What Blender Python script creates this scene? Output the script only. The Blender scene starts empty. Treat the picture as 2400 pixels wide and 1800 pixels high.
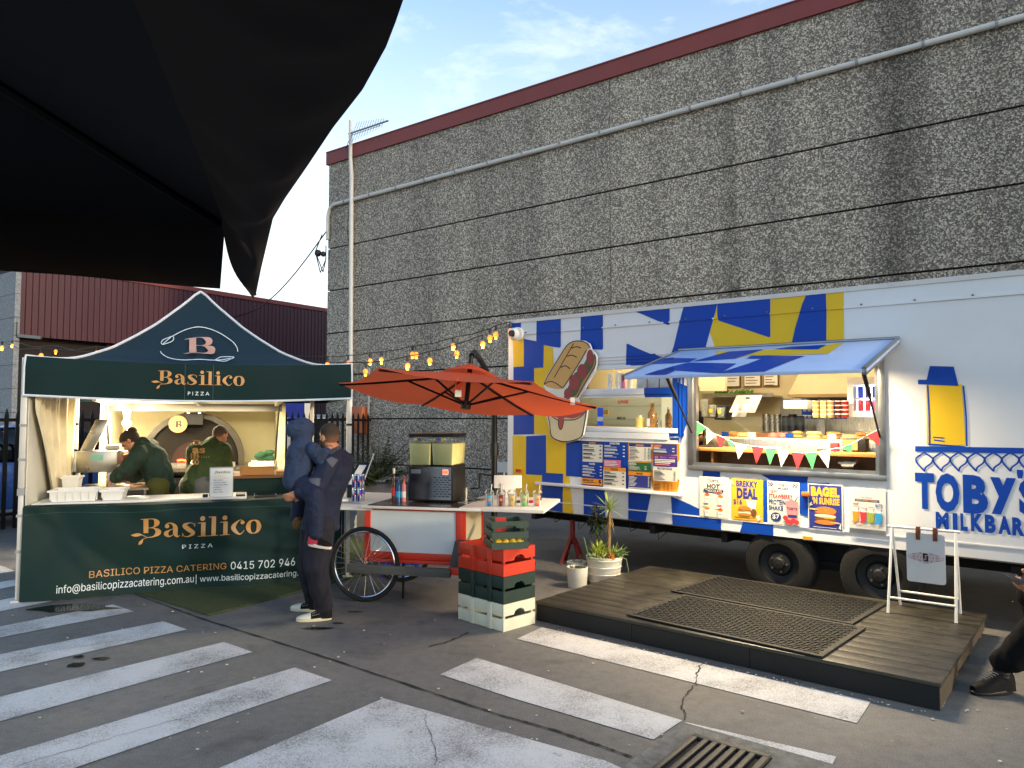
import bpy, bmesh, math, random
from math import sin, cos, pi, radians as RAD, sqrt, atan2, atan
from mathutils import Vector as V3, Matrix, geometry as MG
from mathutils.bvhtree import BVHTree
random.seed(7)
SC = bpy.context.scene
COL = SC.collection
# ---------------- camera
F_PX, EYE = 1690.0, 1.68
PITCH = atan(85 / F_PX)
cam = bpy.data.objects.new('camera', bpy.data.cameras.new('camera'))
COL.objects.link(cam)
cam.data.sensor_width = 36; cam.data.lens = F_PX / 2400 * 36
cam.data.clip_start = 0.02; cam.data.clip_end = 2000
cam.location = (0, 0, EYE); cam.rotation_euler = (pi / 2 + PITCH, 0, 0)
SC.camera = cam
# ---------------- world, sun, exposure
SKY_STRENGTH, SKY_EL, SKY_ROT = 0.15, 9.0, 129.7
GLOW = (2.6, 2.6, 2.5, 1)
SUN_STRENGTH, SUN_EL = 0.5, 9.0
SC.view_settings.view_transform = 'Standard'; SC.view_settings.look = 'None'
SC.view_settings.exposure = 1.75; SC.view_settings.gamma = 1
wd = bpy.data.worlds.new('World'); SC.world = wd; wd.use_nodes = True
nt = wd.node_tree; nt.nodes.clear()
def N(tree, typ, **kw):
    n = tree.nodes.new(typ)
    for k, v in kw.items(): setattr(n, k, v)
    return n
sky = N(nt, 'ShaderNodeTexSky', sky_type='NISHITA', sun_disc=False)
sky.sun_elevation = RAD(SKY_EL); sky.sun_rotation = RAD(SKY_ROT)
sky.air_density = 1.0; sky.dust_density = .8; sky.ozone_density = 2.2
tc = N(nt, 'ShaderNodeTexCoord'); mp = N(nt, 'ShaderNodeMapping'); mp.inputs['Scale'].default_value = (1, 1, 2.6)
nz = N(nt, 'ShaderNodeTexNoise'); nz.inputs['Scale'].default_value = 5.5; nz.inputs['Detail'].default_value = 9; nz.inputs['Roughness'].default_value = .62; nz.inputs['Distortion'].default_value = .25
rp = N(nt, 'ShaderNodeValToRGB'); rp.color_ramp.elements[0].position = .53; rp.color_ramp.elements[1].position = .78
rp.color_ramp.elements[0].color = (0, 0, 0, 1); rp.color_ramp.elements[1].color = (.6, .6, .6, 1)
mx = N(nt, 'ShaderNodeMix', data_type='RGBA'); mx.inputs['B'].default_value = (2.8, 2.9, 3.1, 1)
bg = N(nt, 'ShaderNodeBackground'); bg.inputs['Strength'].default_value = SKY_STRENGTH
wo = N(nt, 'ShaderNodeOutputWorld')
L = nt.links.new
L(tc.outputs['Generated'], mp.inputs['Vector']); L(mp.outputs['Vector'], nz.inputs['Vector']); L(nz.outputs['Fac'], rp.inputs['Fac'])
# evening afterglow: pale band over the horizon, strongest to the left of the big wall
sx = N(nt, 'ShaderNodeSeparateXYZ'); dt = N(nt, 'ShaderNodeVectorMath', operation='DOT_PRODUCT'); dt.inputs[1].default_value = (-.35, .94, 0)
gz_ = N(nt, 'ShaderNodeMapRange', interpolation_type='SMOOTHSTEP'); gz_.inputs['From Min'].default_value = .66; gz_.inputs['From Max'].default_value = 0.02
ga = N(nt, 'ShaderNodeMapRange'); ga.inputs['From Min'].default_value = -.6; ga.inputs['From Max'].default_value = 1; ga.inputs['To Min'].default_value = .42
gm = N(nt, 'ShaderNodeMath', operation='MULTIPLY'); m2 = N(nt, 'ShaderNodeMix', data_type='RGBA'); m2.inputs['B'].default_value = GLOW
L(tc.outputs['Generated'], sx.inputs[0]); L(tc.outputs['Generated'], dt.inputs[0]); L(sx.outputs['Z'], gz_.inputs['Value']); L(dt.outputs['Value'], ga.inputs['Value']); L(gz_.outputs[0], gm.inputs[0]); L(ga.outputs[0], gm.inputs[1])
L(sky.outputs['Color'], m2.inputs['A']); L(gm.outputs[0], m2.inputs['Factor'])
L(rp.outputs['Color'], mx.inputs['Factor']); L(m2.outputs['Result'], mx.inputs['A']); L(mx.outputs['Result'], bg.inputs['Color']); L(bg.outputs['Background'], wo.inputs['Surface'])
sl = bpy.data.lights.new('sun', 'SUN'); sl.energy = SUN_STRENGTH; sl.angle = RAD(5); sl.color = (1, .86, .64)
so = bpy.data.objects.new('sun', sl); COL.objects.link(so)
SUN_DIR = V3((.77 * cos(RAD(SUN_EL)), -.64 * cos(RAD(SUN_EL)), sin(RAD(SUN_EL)))).normalized()
so.location = SUN_DIR * 40; so.rotation_euler = SUN_DIR.to_track_quat('Z', 'Y').to_euler()
# ---------------- camera geometry: pixel of the 2400x1800 photo -> points in the place
_fw = V3((0, cos(PITCH), sin(PITCH))); _up = V3((0, -sin(PITCH), cos(PITCH))); _C = V3((0, 0, EYE))
def ray(x, y): return V3((1, 0, 0)) * ((x - 1200) / F_PX) + _up * ((900 - y) / F_PX) + _fw
def gp(x, y, z=0.0):
    d = ray(x, y); return _C + d * ((z - EYE) / d.z)
def at(x, y, Y):
    d = ray(x, y); return _C + d * (Y / d.y)
class Frame:
    def __init__(s, O, U, V=(0, 0, 1)):
        s.O = V3(O); s.U = V3(U).normalized(); s.V = V3(V).normalized(); s.N = s.U.cross(s.V)
    def px(s, x, y, w=0.0):
        d = ray(x, y); t = (s.O + s.N * w - _C).dot(s.N) / d.dot(s.N); p = _C + d * t - s.O
        return (p.dot(s.U), p.dot(s.V))
    def P(s, u, v, w=0.0): return s.O + s.U * u + s.V * v + s.N * w
    def rect(s, x0, y0, x1, y1, w=0.0):      # pixel top-left / bottom-right -> u0,u1,v0,v1
        a = s.px(x0, y0, w); b = s.px(x1, y1, w); return (a[0], b[0], b[1], a[1])
_a, _t = RAD(39), RAD(-.6)
_U = V3((cos(_a) * cos(_t), -sin(_a) * cos(_t), sin(_t))); _N0 = V3((-sin(_a), -cos(_a), 0))
TR = Frame(-_N0 * 6.9, _U, _N0.cross(_U))                       # food truck side
GZ = Frame(gp(40, 1412), gp(821, 1354) - gp(40, 1412))          # gazebo front
_k = RAD(13.6); _Nk = V3((-sin(_k), -cos(_k), 0))
KT = Frame(_Nk * gp(855, 1411).dot(_Nk), (cos(_k), -sin(_k), 0))   # drinks cart, wheel plane
BW = Frame(V3((.5807, .8141, 0)) * 11.8, (.8141, -.5807, 0))    # big concrete wall
RB = Frame(V3((-.8141, .5807, 0)) * 22, (.5807, .8141, 0))      # red shed facade
# ---------------- mesh helpers
class MB:
    def __init__(s): s.v = []; s.f = []
    def add(s, vs, fs):
        o = len(s.v); s.v += [V3(p) for p in vs]; s.f += [[i + o for i in f] for f in fs]; return s
    def hexa(s, p):      # 8 points: bottom loop then top loop
        return s.add(p, [(3, 2, 1, 0), (4, 5, 6, 7), (0, 1, 5, 4), (1, 2, 6, 5), (2, 3, 7, 6), (3, 0, 4, 7)])
    def fbox(s, fr, u0, u1, v0, v1, w0, w1):
        return s.hexa([fr.P(u, v, w) for v in (v0, v1) for (u, w) in ((u0, w1), (u1, w1), (u1, w0), (u0, w0))])
    def box(s, x0, x1, y0, y1, z0, z1):
        return s.hexa([V3((x, y, z)) for z in (z0, z1) for (x, y) in ((x0, y0), (x1, y0), (x1, y1), (x0, y1))])
    def bar(s, a, b, w, h, up=(0, 0, 1)):   # box beam a->b, width w, height h
        a, b = V3(a), V3(b); d = (b - a).normalized(); r = d.cross(V3(up))
        if r.length < 1e-4: r = d.cross(V3((1, 0, 0)))
        r.normalize(); u = r.cross(d).normalized(); r = r * w / 2; u = u * h / 2
        return s.hexa([a - r - u, a + r - u, b + r - u, b - r - u, a - r + u, a + r + u, b + r + u, b - r + u])
    def ring(s, c, ax, r, n, r2=None, ph=0):
        ax = V3(ax).normalized(); e = ax.cross(V3((0, 0, 1)))
        if e.length < 1e-3: e = V3((1, 0, 0))
        e.normalize(); f = ax.cross(e)
        return [V3(c) + e * r * cos(ph + 2 * pi * i / n) + f * (r2 or r) * sin(ph + 2 * pi * i / n) for i in range(n)]
    def cyl(s, a, b, r, r2=None, n=12, cap=True):
        a, b = V3(a), V3(b); r2 = r if r2 is None else r2
        o = len(s.v); s.v += s.ring(a, b - a, r, n) + s.ring(b, b - a, r2, n)
        for i in range(n): j = (i + 1) % n; s.f.append([o + i, o + j, o + n + j, o + n + i])
        if cap: s.f.append([o + i for i in range(n)][::-1]); s.f.append([o + n + i for i in range(n)])
        return s
    def tube(s, pts, r, n=8, cap=True):
        pts = [V3(p) for p in pts]; m = len(pts); rs = r if isinstance(r, (list, tuple)) else [r] * m
        o = len(s.v); e = None
        for i, p in enumerate(pts):
            d = (pts[min(i + 1, m - 1)] - pts[max(i - 1, 0)]).normalized()
            if e is None:
                e = d.cross(V3((0, 0, 1)))
                if e.length < 1e-3: e = V3((1, 0, 0))
            e = (e - d * e.dot(d)).normalized(); f = d.cross(e)
            s.v += [p + (e * cos(2 * pi * k / n) + f * sin(2 * pi * k / n)) * rs[i] for k in range(n)]
        for i in range(m - 1):
            for k in range(n):
                j = (k + 1) % n; s.f.append([o + i * n + k, o + i * n + j, o + (i + 1) * n + j, o + (i + 1) * n + k])
        if cap: s.f.append([o + k for k in range(n)][::-1]); s.f.append([o + (m - 1) * n + k for k in range(n)])
        return s
    def lathe(s, prof, c=(0, 0, 0), n=24, ax=(0, 0, 1)):
        ax = V3(ax).normalized(); o = len(s.v); m = len(prof)
        for r, z in prof: s.v += s.ring(V3(c) + ax * z, ax, max(r, 1e-4), n)
        for i in range(m - 1):
            for k in range(n):
                j = (k + 1) % n; s.f.append([o + i * n + k, o + i * n + j, o + (i + 1) * n + j, o + (i + 1) * n + k])
        return s
    def ball(s, c, r, n=10, sc=(1, 1, 1), rot=None):
        c = V3(c); vs = []; fs = []; m = max(4, n // 2 + 1)
        for i in range(m + 1):
            t = pi * i / m
            for k in range(n):
                p = V3((sin(t) * cos(2 * pi * k / n) * sc[0], sin(t) * sin(2 * pi * k / n) * sc[1], cos(t) * sc[2])) * r
                if rot is not None: p = rot @ p
                vs.append(c + p)
        for i in range(m):
            for k in range(n):
                j = (k + 1) % n; fs.append((i * n + k, (i + 1) * n + k, (i + 1) * n + j, i * n + j))
        return s.add(vs, fs)
    def poly(s, pts, fn, th=0.0):     # pts: 2D loop; fn(u,v,w)->world; filled sheet, optional thickness
        tri = MG.tessellate_polygon([[V3((p[0], p[1], 0)) for p in pts]]); n = len(pts)
        vs = [fn(p[0], p[1], 0) for p in pts]; fs = []
        for t in tri:
            a, b, c = [pts[i] for i in t]
            ar = (b[0] - a[0]) * (c[1] - a[1]) - (b[1] - a[1]) * (c[0] - a[0])
            if abs(ar) > 1e-9: fs.append(tuple(t) if ar > 0 else tuple(t[::-1]))
        if not th: return s.add(vs, fs)
        ar = sum(pts[i][0] * pts[(i + 1) % n][1] - pts[(i + 1) % n][0] * pts[i][1] for i in range(n))
        vs += [fn(p[0], p[1], -th) for p in pts]; fs2 = fs + [tuple(i + n for i in f[::-1]) for f in fs]
        for i in range(n):
            j = (i + 1) % n; q = (i, i + n, j + n, j); fs2.append(q if ar > 0 else q[::-1])
        return s.add(vs, fs2)
    def rect(s, fr, u0, u1, v0, v1, w):
        return s.add([fr.P(u0, v0, w), fr.P(u1, v0, w), fr.P(u1, v1, w), fr.P(u0, v1, w)], [(0, 1, 2, 3)])
    def grid(s, fn, nu, nv, closed=False):
        vs = [fn(i / nu, j / nv) for j in range(nv + 1) for i in range(nu + 1)]; k = nu + 1
        return s.add(vs, [(j * k + i, j * k + i + 1, (j + 1) * k + i + 1, (j + 1) * k + i) for j in range(nv) for i in range(nu)])
    def ribbon(s, pts, fn, sm=5):     # variable-width stroke [(x,y,w)...] in 2D
        P = smooth3(pts, sm); n = len(P); vs = []
        for i, (x, y, w) in enumerate(P):
            a = P[max(i - 1, 0)]; b = P[min(i + 1, n - 1)]; dx, dy = b[0] - a[0], b[1] - a[1]; l = sqrt(dx * dx + dy * dy) or 1
            nx, ny = -dy / l * w / 2, dx / l * w / 2; vs += [fn(x + nx, y + ny, 0), fn(x - nx, y - ny, 0)]
        return s.add(vs, [(2 * i, 2 * i + 1, 2 * i + 3, 2 * i + 2) for i in range(n - 1)])
    def disc(s, x, y, r, fn, n=20, r2=None):
        return s.poly([(x + r * cos(2 * pi * i / n), y + (r2 or r) * sin(2 * pi * i / n)) for i in range(n)], fn)
    def text(s, st, u0, v0, u1, v1, fn, off=0.0, sub=0.0, slant=0.0):   # fit text into the box
        vs, fs = text_mesh(st, off, sub)
        x0 = min(p[0] for p in vs); x1 = max(p[0] for p in vs); y0 = min(p[1] for p in vs); y1 = max(p[1] for p in vs)
        out = []
        for x, y in vs:
            a = (x - x0) / (x1 - x0); b = (y - y0) / max(y1 - y0, 1e-6)
            out.append(fn(u0 + (u1 - u0) * a + slant * b * (v1 - v0), v0 + (v1 - v0) * b, 0))
        return s.add(out, fs)
    def solid(s, th):       # not used for closed meshes: thicken a sheet along its normals
        bm = bmesh.new(); vs = [bm.verts.new(p) for p in s.v]
        for f in s.f: bm.faces.new([vs[i] for i in f])
        bmesh.ops.remove_doubles(bm, verts=bm.verts, dist=1e-5); bm.normal_update()
        bmesh.ops.solidify(bm, geom=bm.faces[:], thickness=th)
        bm.verts.index_update(); s.v = [v.co.copy() for v in bm.verts]; s.f = [[v.index for v in f.verts] for f in bm.faces]; bm.free(); return s
def smooth3(P, n):
    if len(P) < 3 or n < 2: return [tuple(p) for p in P]
    out = []
    for i in range(len(P) - 1):
        p0, p1, p2, p3 = P[max(i - 1, 0)], P[i], P[i + 1], P[min(i + 2, len(P) - 1)]
        for k in range(n):
            t = k / n
            out.append(tuple(.5 * (2 * b + (c - a) * t + (2 * a - 5 * b + 4 * c - d) * t * t + (3 * b - a - 3 * c + d) * t ** 3) for a, b, c, d in zip(p0, p1, p2, p3)))
    out.append(tuple(P[-1])); return out
_tc = {}
import os
FONT = None
try:      # Blender's own bundled interface font, if this build ships it
    FONT = bpy.data.fonts.load(os.path.join(bpy.utils.system_resource('DATAFILES'), 'fonts', 'Inter.woff2'))
except Exception: FONT = None
def text_mesh(st, off, sub):
    k = (st, off, sub)
    if k in _tc: return _tc[k]
    cu = bpy.data.curves.new('txt', 'FONT')
    if FONT and off <= .004: cu.font = FONT
    cu.resolution_u = 3
    cu.body = st; cu.offset = off; cu.resolution_u = 3; cu.space_character = 1.0 + off * 1.5
    o = bpy.data.objects.new('txt', cu); COL.objects.link(o)
    dg = bpy.context.evaluated_depsgraph_get(); me = bpy.data.meshes.new_from_object(o.evaluated_get(dg))
    bpy.data.objects.remove(o); bpy.data.curves.remove(cu)
    if sub:
        bm = bmesh.new(); bm.from_mesh(me)
        for _ in range(3):
            es = [e for e in bm.edges if e.calc_length() > sub]
            if es: bmesh.ops.subdivide_edges(bm, edges=es, cuts=1)
        bmesh.ops.triangulate(bm, faces=bm.faces[:]); bm.to_mesh(me); bm.free()
    _tc[k] = ([(v.co.x, v.co.y) for v in me.vertices], [tuple(p.vertices) for p in me.polygons])
    bpy.data.meshes.remove(me); return _tc[k]
def clip(P, ax, lim, keep_less):
    out = []; n = len(P)
    for i in range(n):
        a, b = P[i], P[(i + 1) % n]; ia = (a[ax] <= lim) == keep_less or a[ax] == lim; ib = (b[ax] <= lim) == keep_less or b[ax] == lim
        if ia: out.append(a)
        if ia != ib:
            t = (lim - a[ax]) / (b[ax] - a[ax]); q = [a[0] + (b[0] - a[0]) * t, a[1] + (b[1] - a[1]) * t]; q[ax] = lim; out.append(tuple(q))
    return out
def minus(P, R):
    u0, u1, v0, v1 = R; r = [clip(P, 0, u0, True), clip(P, 0, u1, False)]
    m = clip(P, 0, u0, False); m = clip(m, 0, u1, True) if m else m
    if m: r += [clip(m, 1, v0, True), clip(m, 1, v1, False)]
    return [q for q in r if len(q) > 2]
def wall_cells(mb, fr, u0, u1, v0, v1, w0, w1, holes):
    us = sorted({u0, u1} | {h[i] for h in holes for i in (0, 1)}); vs = sorted({v0, v1} | {h[i] for h in holes for i in (2, 3)})
    for a, b in zip(us, us[1:]):
        run = None
        for c, d in zip(vs, vs[1:]):
            inh = any(h[0] - 1e-6 <= a and b <= h[1] + 1e-6 and h[2] - 1e-6 <= c and d <= h[3] + 1e-6 for h in holes)
            if inh:
                if run: mb.fbox(fr, a, b, run[0], run[1], w0, w1); run = None
            else: run = (run[0], d) if run else (c, d)
        if run: mb.fbox(fr, a, b, run[0], run[1], w0, w1)
# ---------------- scene objects
WLOC = {}
def tag(o, label, cat, group=None, kind=None):
    if label: o['label'] = label
    if cat: o['category'] = cat
    if group: o['group'] = group
    if kind: o['kind'] = kind
    return o
def thing(name, label, cat, loc, group=None):
    o = bpy.data.objects.new(name, None); COL.objects.link(o); o.location = loc; o.empty_display_size = .1
    WLOC[o] = V3(loc); return tag(o, label, cat, group)
def part(name, mb, m, parent=None, label=None, bev=0, smooth=35, loc=None, kind=None, norm=True):
    base = V3(loc) if loc is not None else (WLOC[parent] if parent else V3((0, 0, 0)))
    me = bpy.data.meshes.new(name)
    bm = bmesh.new(); vs = [bm.verts.new(p - base) for p in mb.v]
    for f in mb.f:
        if len(set(f)) > 2:
            try: bm.faces.new([vs[i] for i in f])
            except ValueError: pass
    if norm: bmesh.ops.recalc_face_normals(bm, faces=bm.faces[:])
    if bev:
        bm.normal_update()
        es = [e for e in bm.edges if len(e.link_faces) == 2 and e.calc_face_angle(0) > .6]
        bmesh.ops.bevel(bm, geom=es, offset=bev, segments=2, profile=.5, affect='EDGES', clamp_overlap=True)
    bm.to_mesh(me); bm.free()
    if smooth:
        me.polygons.foreach_set('use_smooth', [True] * len(me.polygons)); me.set_sharp_from_angle(angle=RAD(smooth))
    for x in (m if isinstance(m, (list, tuple)) else [m]): me.materials.append(x)
    o = bpy.data.objects.new(name, me); COL.objects.link(o)
    if parent: o.parent = parent; o.location = base - WLOC[parent]
    else: o.location = base
    WLOC[o] = base
    if label: o['label'] = label
    if kind: o['kind'] = kind
    return o
def solo(name, mb, m, label, cat, group=None, kind=None, **kw):
    c = sum(mb.v, V3()) / len(mb.v); z = min(p.z for p in mb.v)
    return tag(part(name, mb, m, None, loc=(c.x, c.y, z), **kw), label, cat, group, kind)
def copy_tree(o, loc=None, rz=None, label=None, parent=None):
    c = o.copy(); COL.objects.link(c)
    if parent: c.parent = parent
    if loc is not None: c.location = loc
    if rz is not None: c.rotation_euler = (0, 0, rz)
    if label: c['label'] = label
    WLOC[c] = V3(loc) if loc is not None else WLOC[o]
    for ch in list(o.children): copy_tree(ch, parent=c)
    return c
from mathutils import noise as NZ
def wrinkle(mb, amp=.006, fr=9.0, st=(1, 1, .55), seed=0.0):     # soft cloth creases pushed along the surface normals
    nr = [V3() for _ in mb.v]
    for f in mb.f:
        n = (mb.v[f[1]] - mb.v[f[0]]).cross(mb.v[f[2]] - mb.v[f[0]])
        for i in f: nr[i] += n
    for i, p in enumerate(mb.v):
        q = V3((p.x * fr * st[0] + seed, p.y * fr * st[1], p.z * fr * st[2])); a = 1 - 2 * abs(NZ.noise(q + NZ.noise_vector(q * .7) * .8)); b = NZ.noise(q * 2.7)
        if nr[i].length > 0: mb.v[i] = p + nr[i].normalized() * amp * (a * .9 - .35 + .4 * b)
    return mb
def frame_remesh(mb, vox, sm=2):
    me = bpy.data.meshes.new('t'); me.from_pydata([tuple(p) for p in mb.v], [], [f for f in mb.f if len(set(f)) > 2])
    o = bpy.data.objects.new('t', me); COL.objects.link(o)
    m = o.modifiers.new('r', 'REMESH'); m.mode = 'VOXEL'; m.voxel_size = vox
    dg = bpy.context.evaluated_depsgraph_get(); me2 = bpy.data.meshes.new_from_object(o.evaluated_get(dg))
    bpy.data.objects.remove(o); bpy.data.meshes.remove(me)
    bm = bmesh.new(); bm.from_mesh(me2)
    for _ in range(sm): bmesh.ops.smooth_vert(bm, verts=bm.verts[:], factor=.5, use_axis_x=True, use_axis_y=True, use_axis_z=True)
    bm.verts.index_update(); r = MB(); r.v = [v.co.copy() for v in bm.verts]; r.f = [[v.index for v in f.verts] for f in bm.faces]
    bm.free(); bpy.data.meshes.remove(me2); return r
# ---------------- materials
def lin(c):
    if isinstance(c, str):
        c = c.lstrip('#'); c = [int(c[i:i + 2], 16) / 255 for i in (0, 2, 4)]
        return tuple(x / 12.92 if x <= .04045 else ((x + .055) / 1.055) ** 2.4 for x in c)
    return tuple(c)
def mat(name, col, rough=.55, metal=0.0, var=.12, scale=6.0, bump=0.0, bscale=80.0, emit=0.0, ecol=None, trans=0.0, alpha=1.0, ior=1.45, coat=0.0, rvar=.15, stretch=None, spec=None, dirt=0.0):
    m = bpy.data.materials.new(name); m.use_nodes = True; t = m.node_tree; b = t.nodes['Principled BSDF']; c = lin(col); Lk = t.links.new
    tcn = N(t, 'ShaderNodeTexCoord'); src = tcn.outputs['Object']
    if stretch:
        mpn = N(t, 'ShaderNodeMapping'); mpn.inputs['Scale'].default_value = stretch; Lk(src, mpn.inputs['Vector']); src = mpn.outputs['Vector']
    if var or rvar:
        n = N(t, 'ShaderNodeTexNoise'); n.inputs['Scale'].default_value = scale; n.inputs['Detail'].default_value = 5; n.inputs['Roughness'].default_value = .6; Lk(src, n.inputs['Vector'])
        r = N(t, 'ShaderNodeMapRange'); r.inputs['From Min'].default_value = .3; r.inputs['From Max'].default_value = .7; Lk(n.outputs['Fac'], r.inputs['Value'])
        x = N(t, 'ShaderNodeMix', data_type='RGBA'); x.inputs['A'].default_value = [k * (1 - var) for k in c] + [1]; x.inputs['B'].default_value = [min(k * (1 + var), .95) for k in c] + [1]
        Lk(r.outputs['Result'], x.inputs['Factor']); out = x.outputs['Result']
        if dirt:
            n2 = N(t, 'ShaderNodeTexNoise'); n2.inputs['Scale'].default_value = scale * .6; n2.inputs['Detail'].default_value = 8; n2.inputs['Roughness'].default_value = .75; Lk(tcn.outputs['Object'], n2.inputs['Vector'])
            r2 = N(t, 'ShaderNodeMapRange'); r2.inputs['From Min'].default_value = .55; r2.inputs['From Max'].default_value = .75; r2.inputs['To Max'].default_value = dirt; Lk(n2.outputs['Fac'], r2.inputs['Value'])
            x2 = N(t, 'ShaderNodeMix', data_type='RGBA'); x2.inputs['B'].default_value = (.05, .042, .03, 1); Lk(r2.outputs['Result'], x2.inputs['Factor']); Lk(out, x2.inputs['A']); out = x2.outputs['Result']
        Lk(out, b.inputs['Base Color'])
        rr = N(t, 'ShaderNodeMapRange'); rr.inputs['To Min'].default_value = max(rough - rvar, .02); rr.inputs['To Max'].default_value = min(rough + rvar, 1); Lk(n.outputs['Fac'], rr.inputs['Value']); Lk(rr.outputs['Result'], b.inputs['Roughness'])
    else: b.inputs['Base Color'].default_value = (*c, 1); b.inputs['Roughness'].default_value = rough
    b.inputs['Metallic'].default_value = metal; b.inputs['IOR'].default_value = ior
    if trans: b.inputs['Transmission Weight'].default_value = trans
    if coat: b.inputs['Coat Weight'].default_value = coat; b.inputs['Coat Roughness'].default_value = .12
    if alpha < 1: b.inputs['Alpha'].default_value = alpha
    if spec is not None: b.inputs['Specular IOR Level'].default_value = spec
    if emit: b.inputs['Emission Color'].default_value = (*lin(ecol or col), 1); b.inputs['Emission Strength'].default_value = emit
    if bump:
        n = N(t, 'ShaderNodeTexNoise'); n.inputs['Scale'].default_value = bscale; n.inputs['Detail'].default_value = 4; Lk(src, n.inputs['Vector'])
        bp = N(t, 'ShaderNodeBump'); bp.inputs['Strength'].default_value = bump; bp.inputs['Distance'].default_value = .01; Lk(n.outputs['Fac'], bp.inputs['Height']); Lk(bp.outputs['Normal'], b.inputs['Normal'])
    return m
M = {}
def mk(name, *a, **k): M[name] = mat(name, *a, **k); return M[name]
def glassy(name, col, tint=.12, rough=.03):   # thin sheet glass: mostly clear, real reflections
    m = bpy.data.materials.new(name); m.use_nodes = True; t = m.node_tree; t.nodes.clear()
    o = N(t, 'ShaderNodeOutputMaterial'); tr = N(t, 'ShaderNodeBsdfTransparent'); gl = N(t, 'ShaderNodeBsdfGlossy'); fr = N(t, 'ShaderNodeFresnel'); ms = N(t, 'ShaderNodeMixShader')
    c = lin(col); tr.inputs['Color'].default_value = (*[1 - tint * (1 - x) for x in c], 1); gl.inputs['Roughness'].default_value = rough; fr.inputs['IOR'].default_value = 1.45
    t.links.new(fr.outputs['Fac'], ms.inputs['Fac']); t.links.new(tr.outputs['BSDF'], ms.inputs[1]); t.links.new(gl.outputs['BSDF'], ms.inputs[2]); t.links.new(ms.outputs['Shader'], o.inputs['Surface'])
    M[name] = m; return m
def px(z, ox, oy, s): return [(ox + x / s, oy + y / s) for x, y in z]
# ======================================================================= SETTING
def solve_w(fr, x, y, u):       # depth offset w at which a pixel's ray has this u
    d = ray(x, y); t = (u - (_C - fr.O).dot(fr.U)) / d.dot(fr.U); p = _C + d * t - fr.O; return p.dot(fr.N), p.dot(fr.V)
def gf(pts, z): return [(lambda p: (p.x, p.y))(gp(x, y)) for x, y in pts]
flat = lambda z: (lambda u, v, w: V3((u, v, z + w)))
def ground_mat():
    m = bpy.data.materials.new('asphalt'); m.use_nodes = True; t = m.node_tree; b = t.nodes['Principled BSDF']; Lk = t.links.new
    tcn = N(t, 'ShaderNodeTexCoord'); P = tcn.outputs['Object']
    def noise(s, d=5, r=.6):
        n = N(t, 'ShaderNodeTexNoise'); n.inputs['Scale'].default_value = s; n.inputs['Detail'].default_value = d; n.inputs['Roughness'].default_value = r; Lk(P, n.inputs['Vector']); return n.outputs['Fac']
    def ramp(f, e):
        r = N(t, 'ShaderNodeValToRGB'); Lk(f, r.inputs['Fac']); el = r.color_ramp.elements
        el[0].position, el[0].color = e[0][0], (*e[0][1], 1); el[1].position, el[1].color = e[-1][0], (*e[-1][1], 1)
        for p, c in e[1:-1]: x = el.new(p); x.color = (*c, 1)
        return r.outputs['Color']
    def mul(a, b_, f=1):
        x = N(t, 'ShaderNodeMix', data_type='RGBA', blend_type='MULTIPLY'); x.inputs['Factor'].default_value = f; Lk(a, x.inputs['A']); Lk(b_, x.inputs['B']); return x.outputs['Result']
    big = ramp(noise(.55, 7, .65), [(.3, (.104, .099, .091)), (.5, (.137, .131, .120)), (.72, (.170, .163, .149))])
    sp = ramp(noise(130, 3, .85), [(.32, (.45, .45, .45)), (.52, (1, 1, 1)), (.70, (1.6, 1.56, 1.48))])
    md = ramp(noise(14, 6, .7), [(.32, (.8, .8, .8)), (.6, (1.08, 1.08, 1.08))])
    st = ramp(noise(2.4, 4, .5), [(.30, (.66, .66, .67)), (.44, (1, 1, 1))])
    Lk(mul(mul(mul(big, sp), md), st), b.inputs['Base Color'])
    rr = N(t, 'ShaderNodeMapRange'); rr.inputs['To Min'].default_value = .5; rr.inputs['To Max'].default_value = .95; Lk(noise(1.7, 6, .6), rr.inputs['Value']); Lk(rr.outputs['Result'], b.inputs['Roughness'])
    bp = N(t, 'ShaderNodeBump'); bp.inputs['Strength'].default_value = .35; bp.inputs['Distance'].default_value = .006; Lk(noise(150, 4, .8), bp.inputs['Height']); Lk(bp.outputs['Normal'], b.inputs['Normal'])
    return m
def paint_mat():      # worn road paint, asphalt showing through the gaps
    m = bpy.data.materials.new('road_paint'); m.use_nodes = True; t = m.node_tree; b = t.nodes['Principled BSDF']; Lk = t.links.new
    tcn = N(t, 'ShaderNodeTexCoord'); P = tcn.outputs['Object']
    def noise(s, d, r):
        n = N(t, 'ShaderNodeTexNoise'); n.inputs['Scale'].default_value = s; n.inputs['Detail'].default_value = d; n.inputs['Roughness'].default_value = r; Lk(P, n.inputs['Vector']); return n.outputs['Fac']
    a = N(t, 'ShaderNodeMath', operation='ADD'); s1 = N(t, 'ShaderNodeMath', operation='MULTIPLY'); s1.inputs[1].default_value = .62
    Lk(noise(120, 4, .8), a.inputs[0]); Lk(noise(2.1, 5, .62), s1.inputs[0]); Lk(s1.outputs[0], a.inputs[1])
    r = N(t, 'ShaderNodeMapRange'); r.inputs['From Min'].default_value = .62; r.inputs['From Max'].default_value = .86; Lk(a.outputs[0], r.inputs['Value'])
    x = N(t, 'ShaderNodeMix', data_type='RGBA'); x.inputs['A'].default_value = (.13, .125, .115, 1); x.inputs['B'].default_value = (.56, .55, .53, 1); Lk(r.outputs['Result'], x.inputs['Factor']); Lk(x.outputs['Result'], b.inputs['Base Color'])
    b.inputs['Roughness'].default_value = .75; return m
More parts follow.
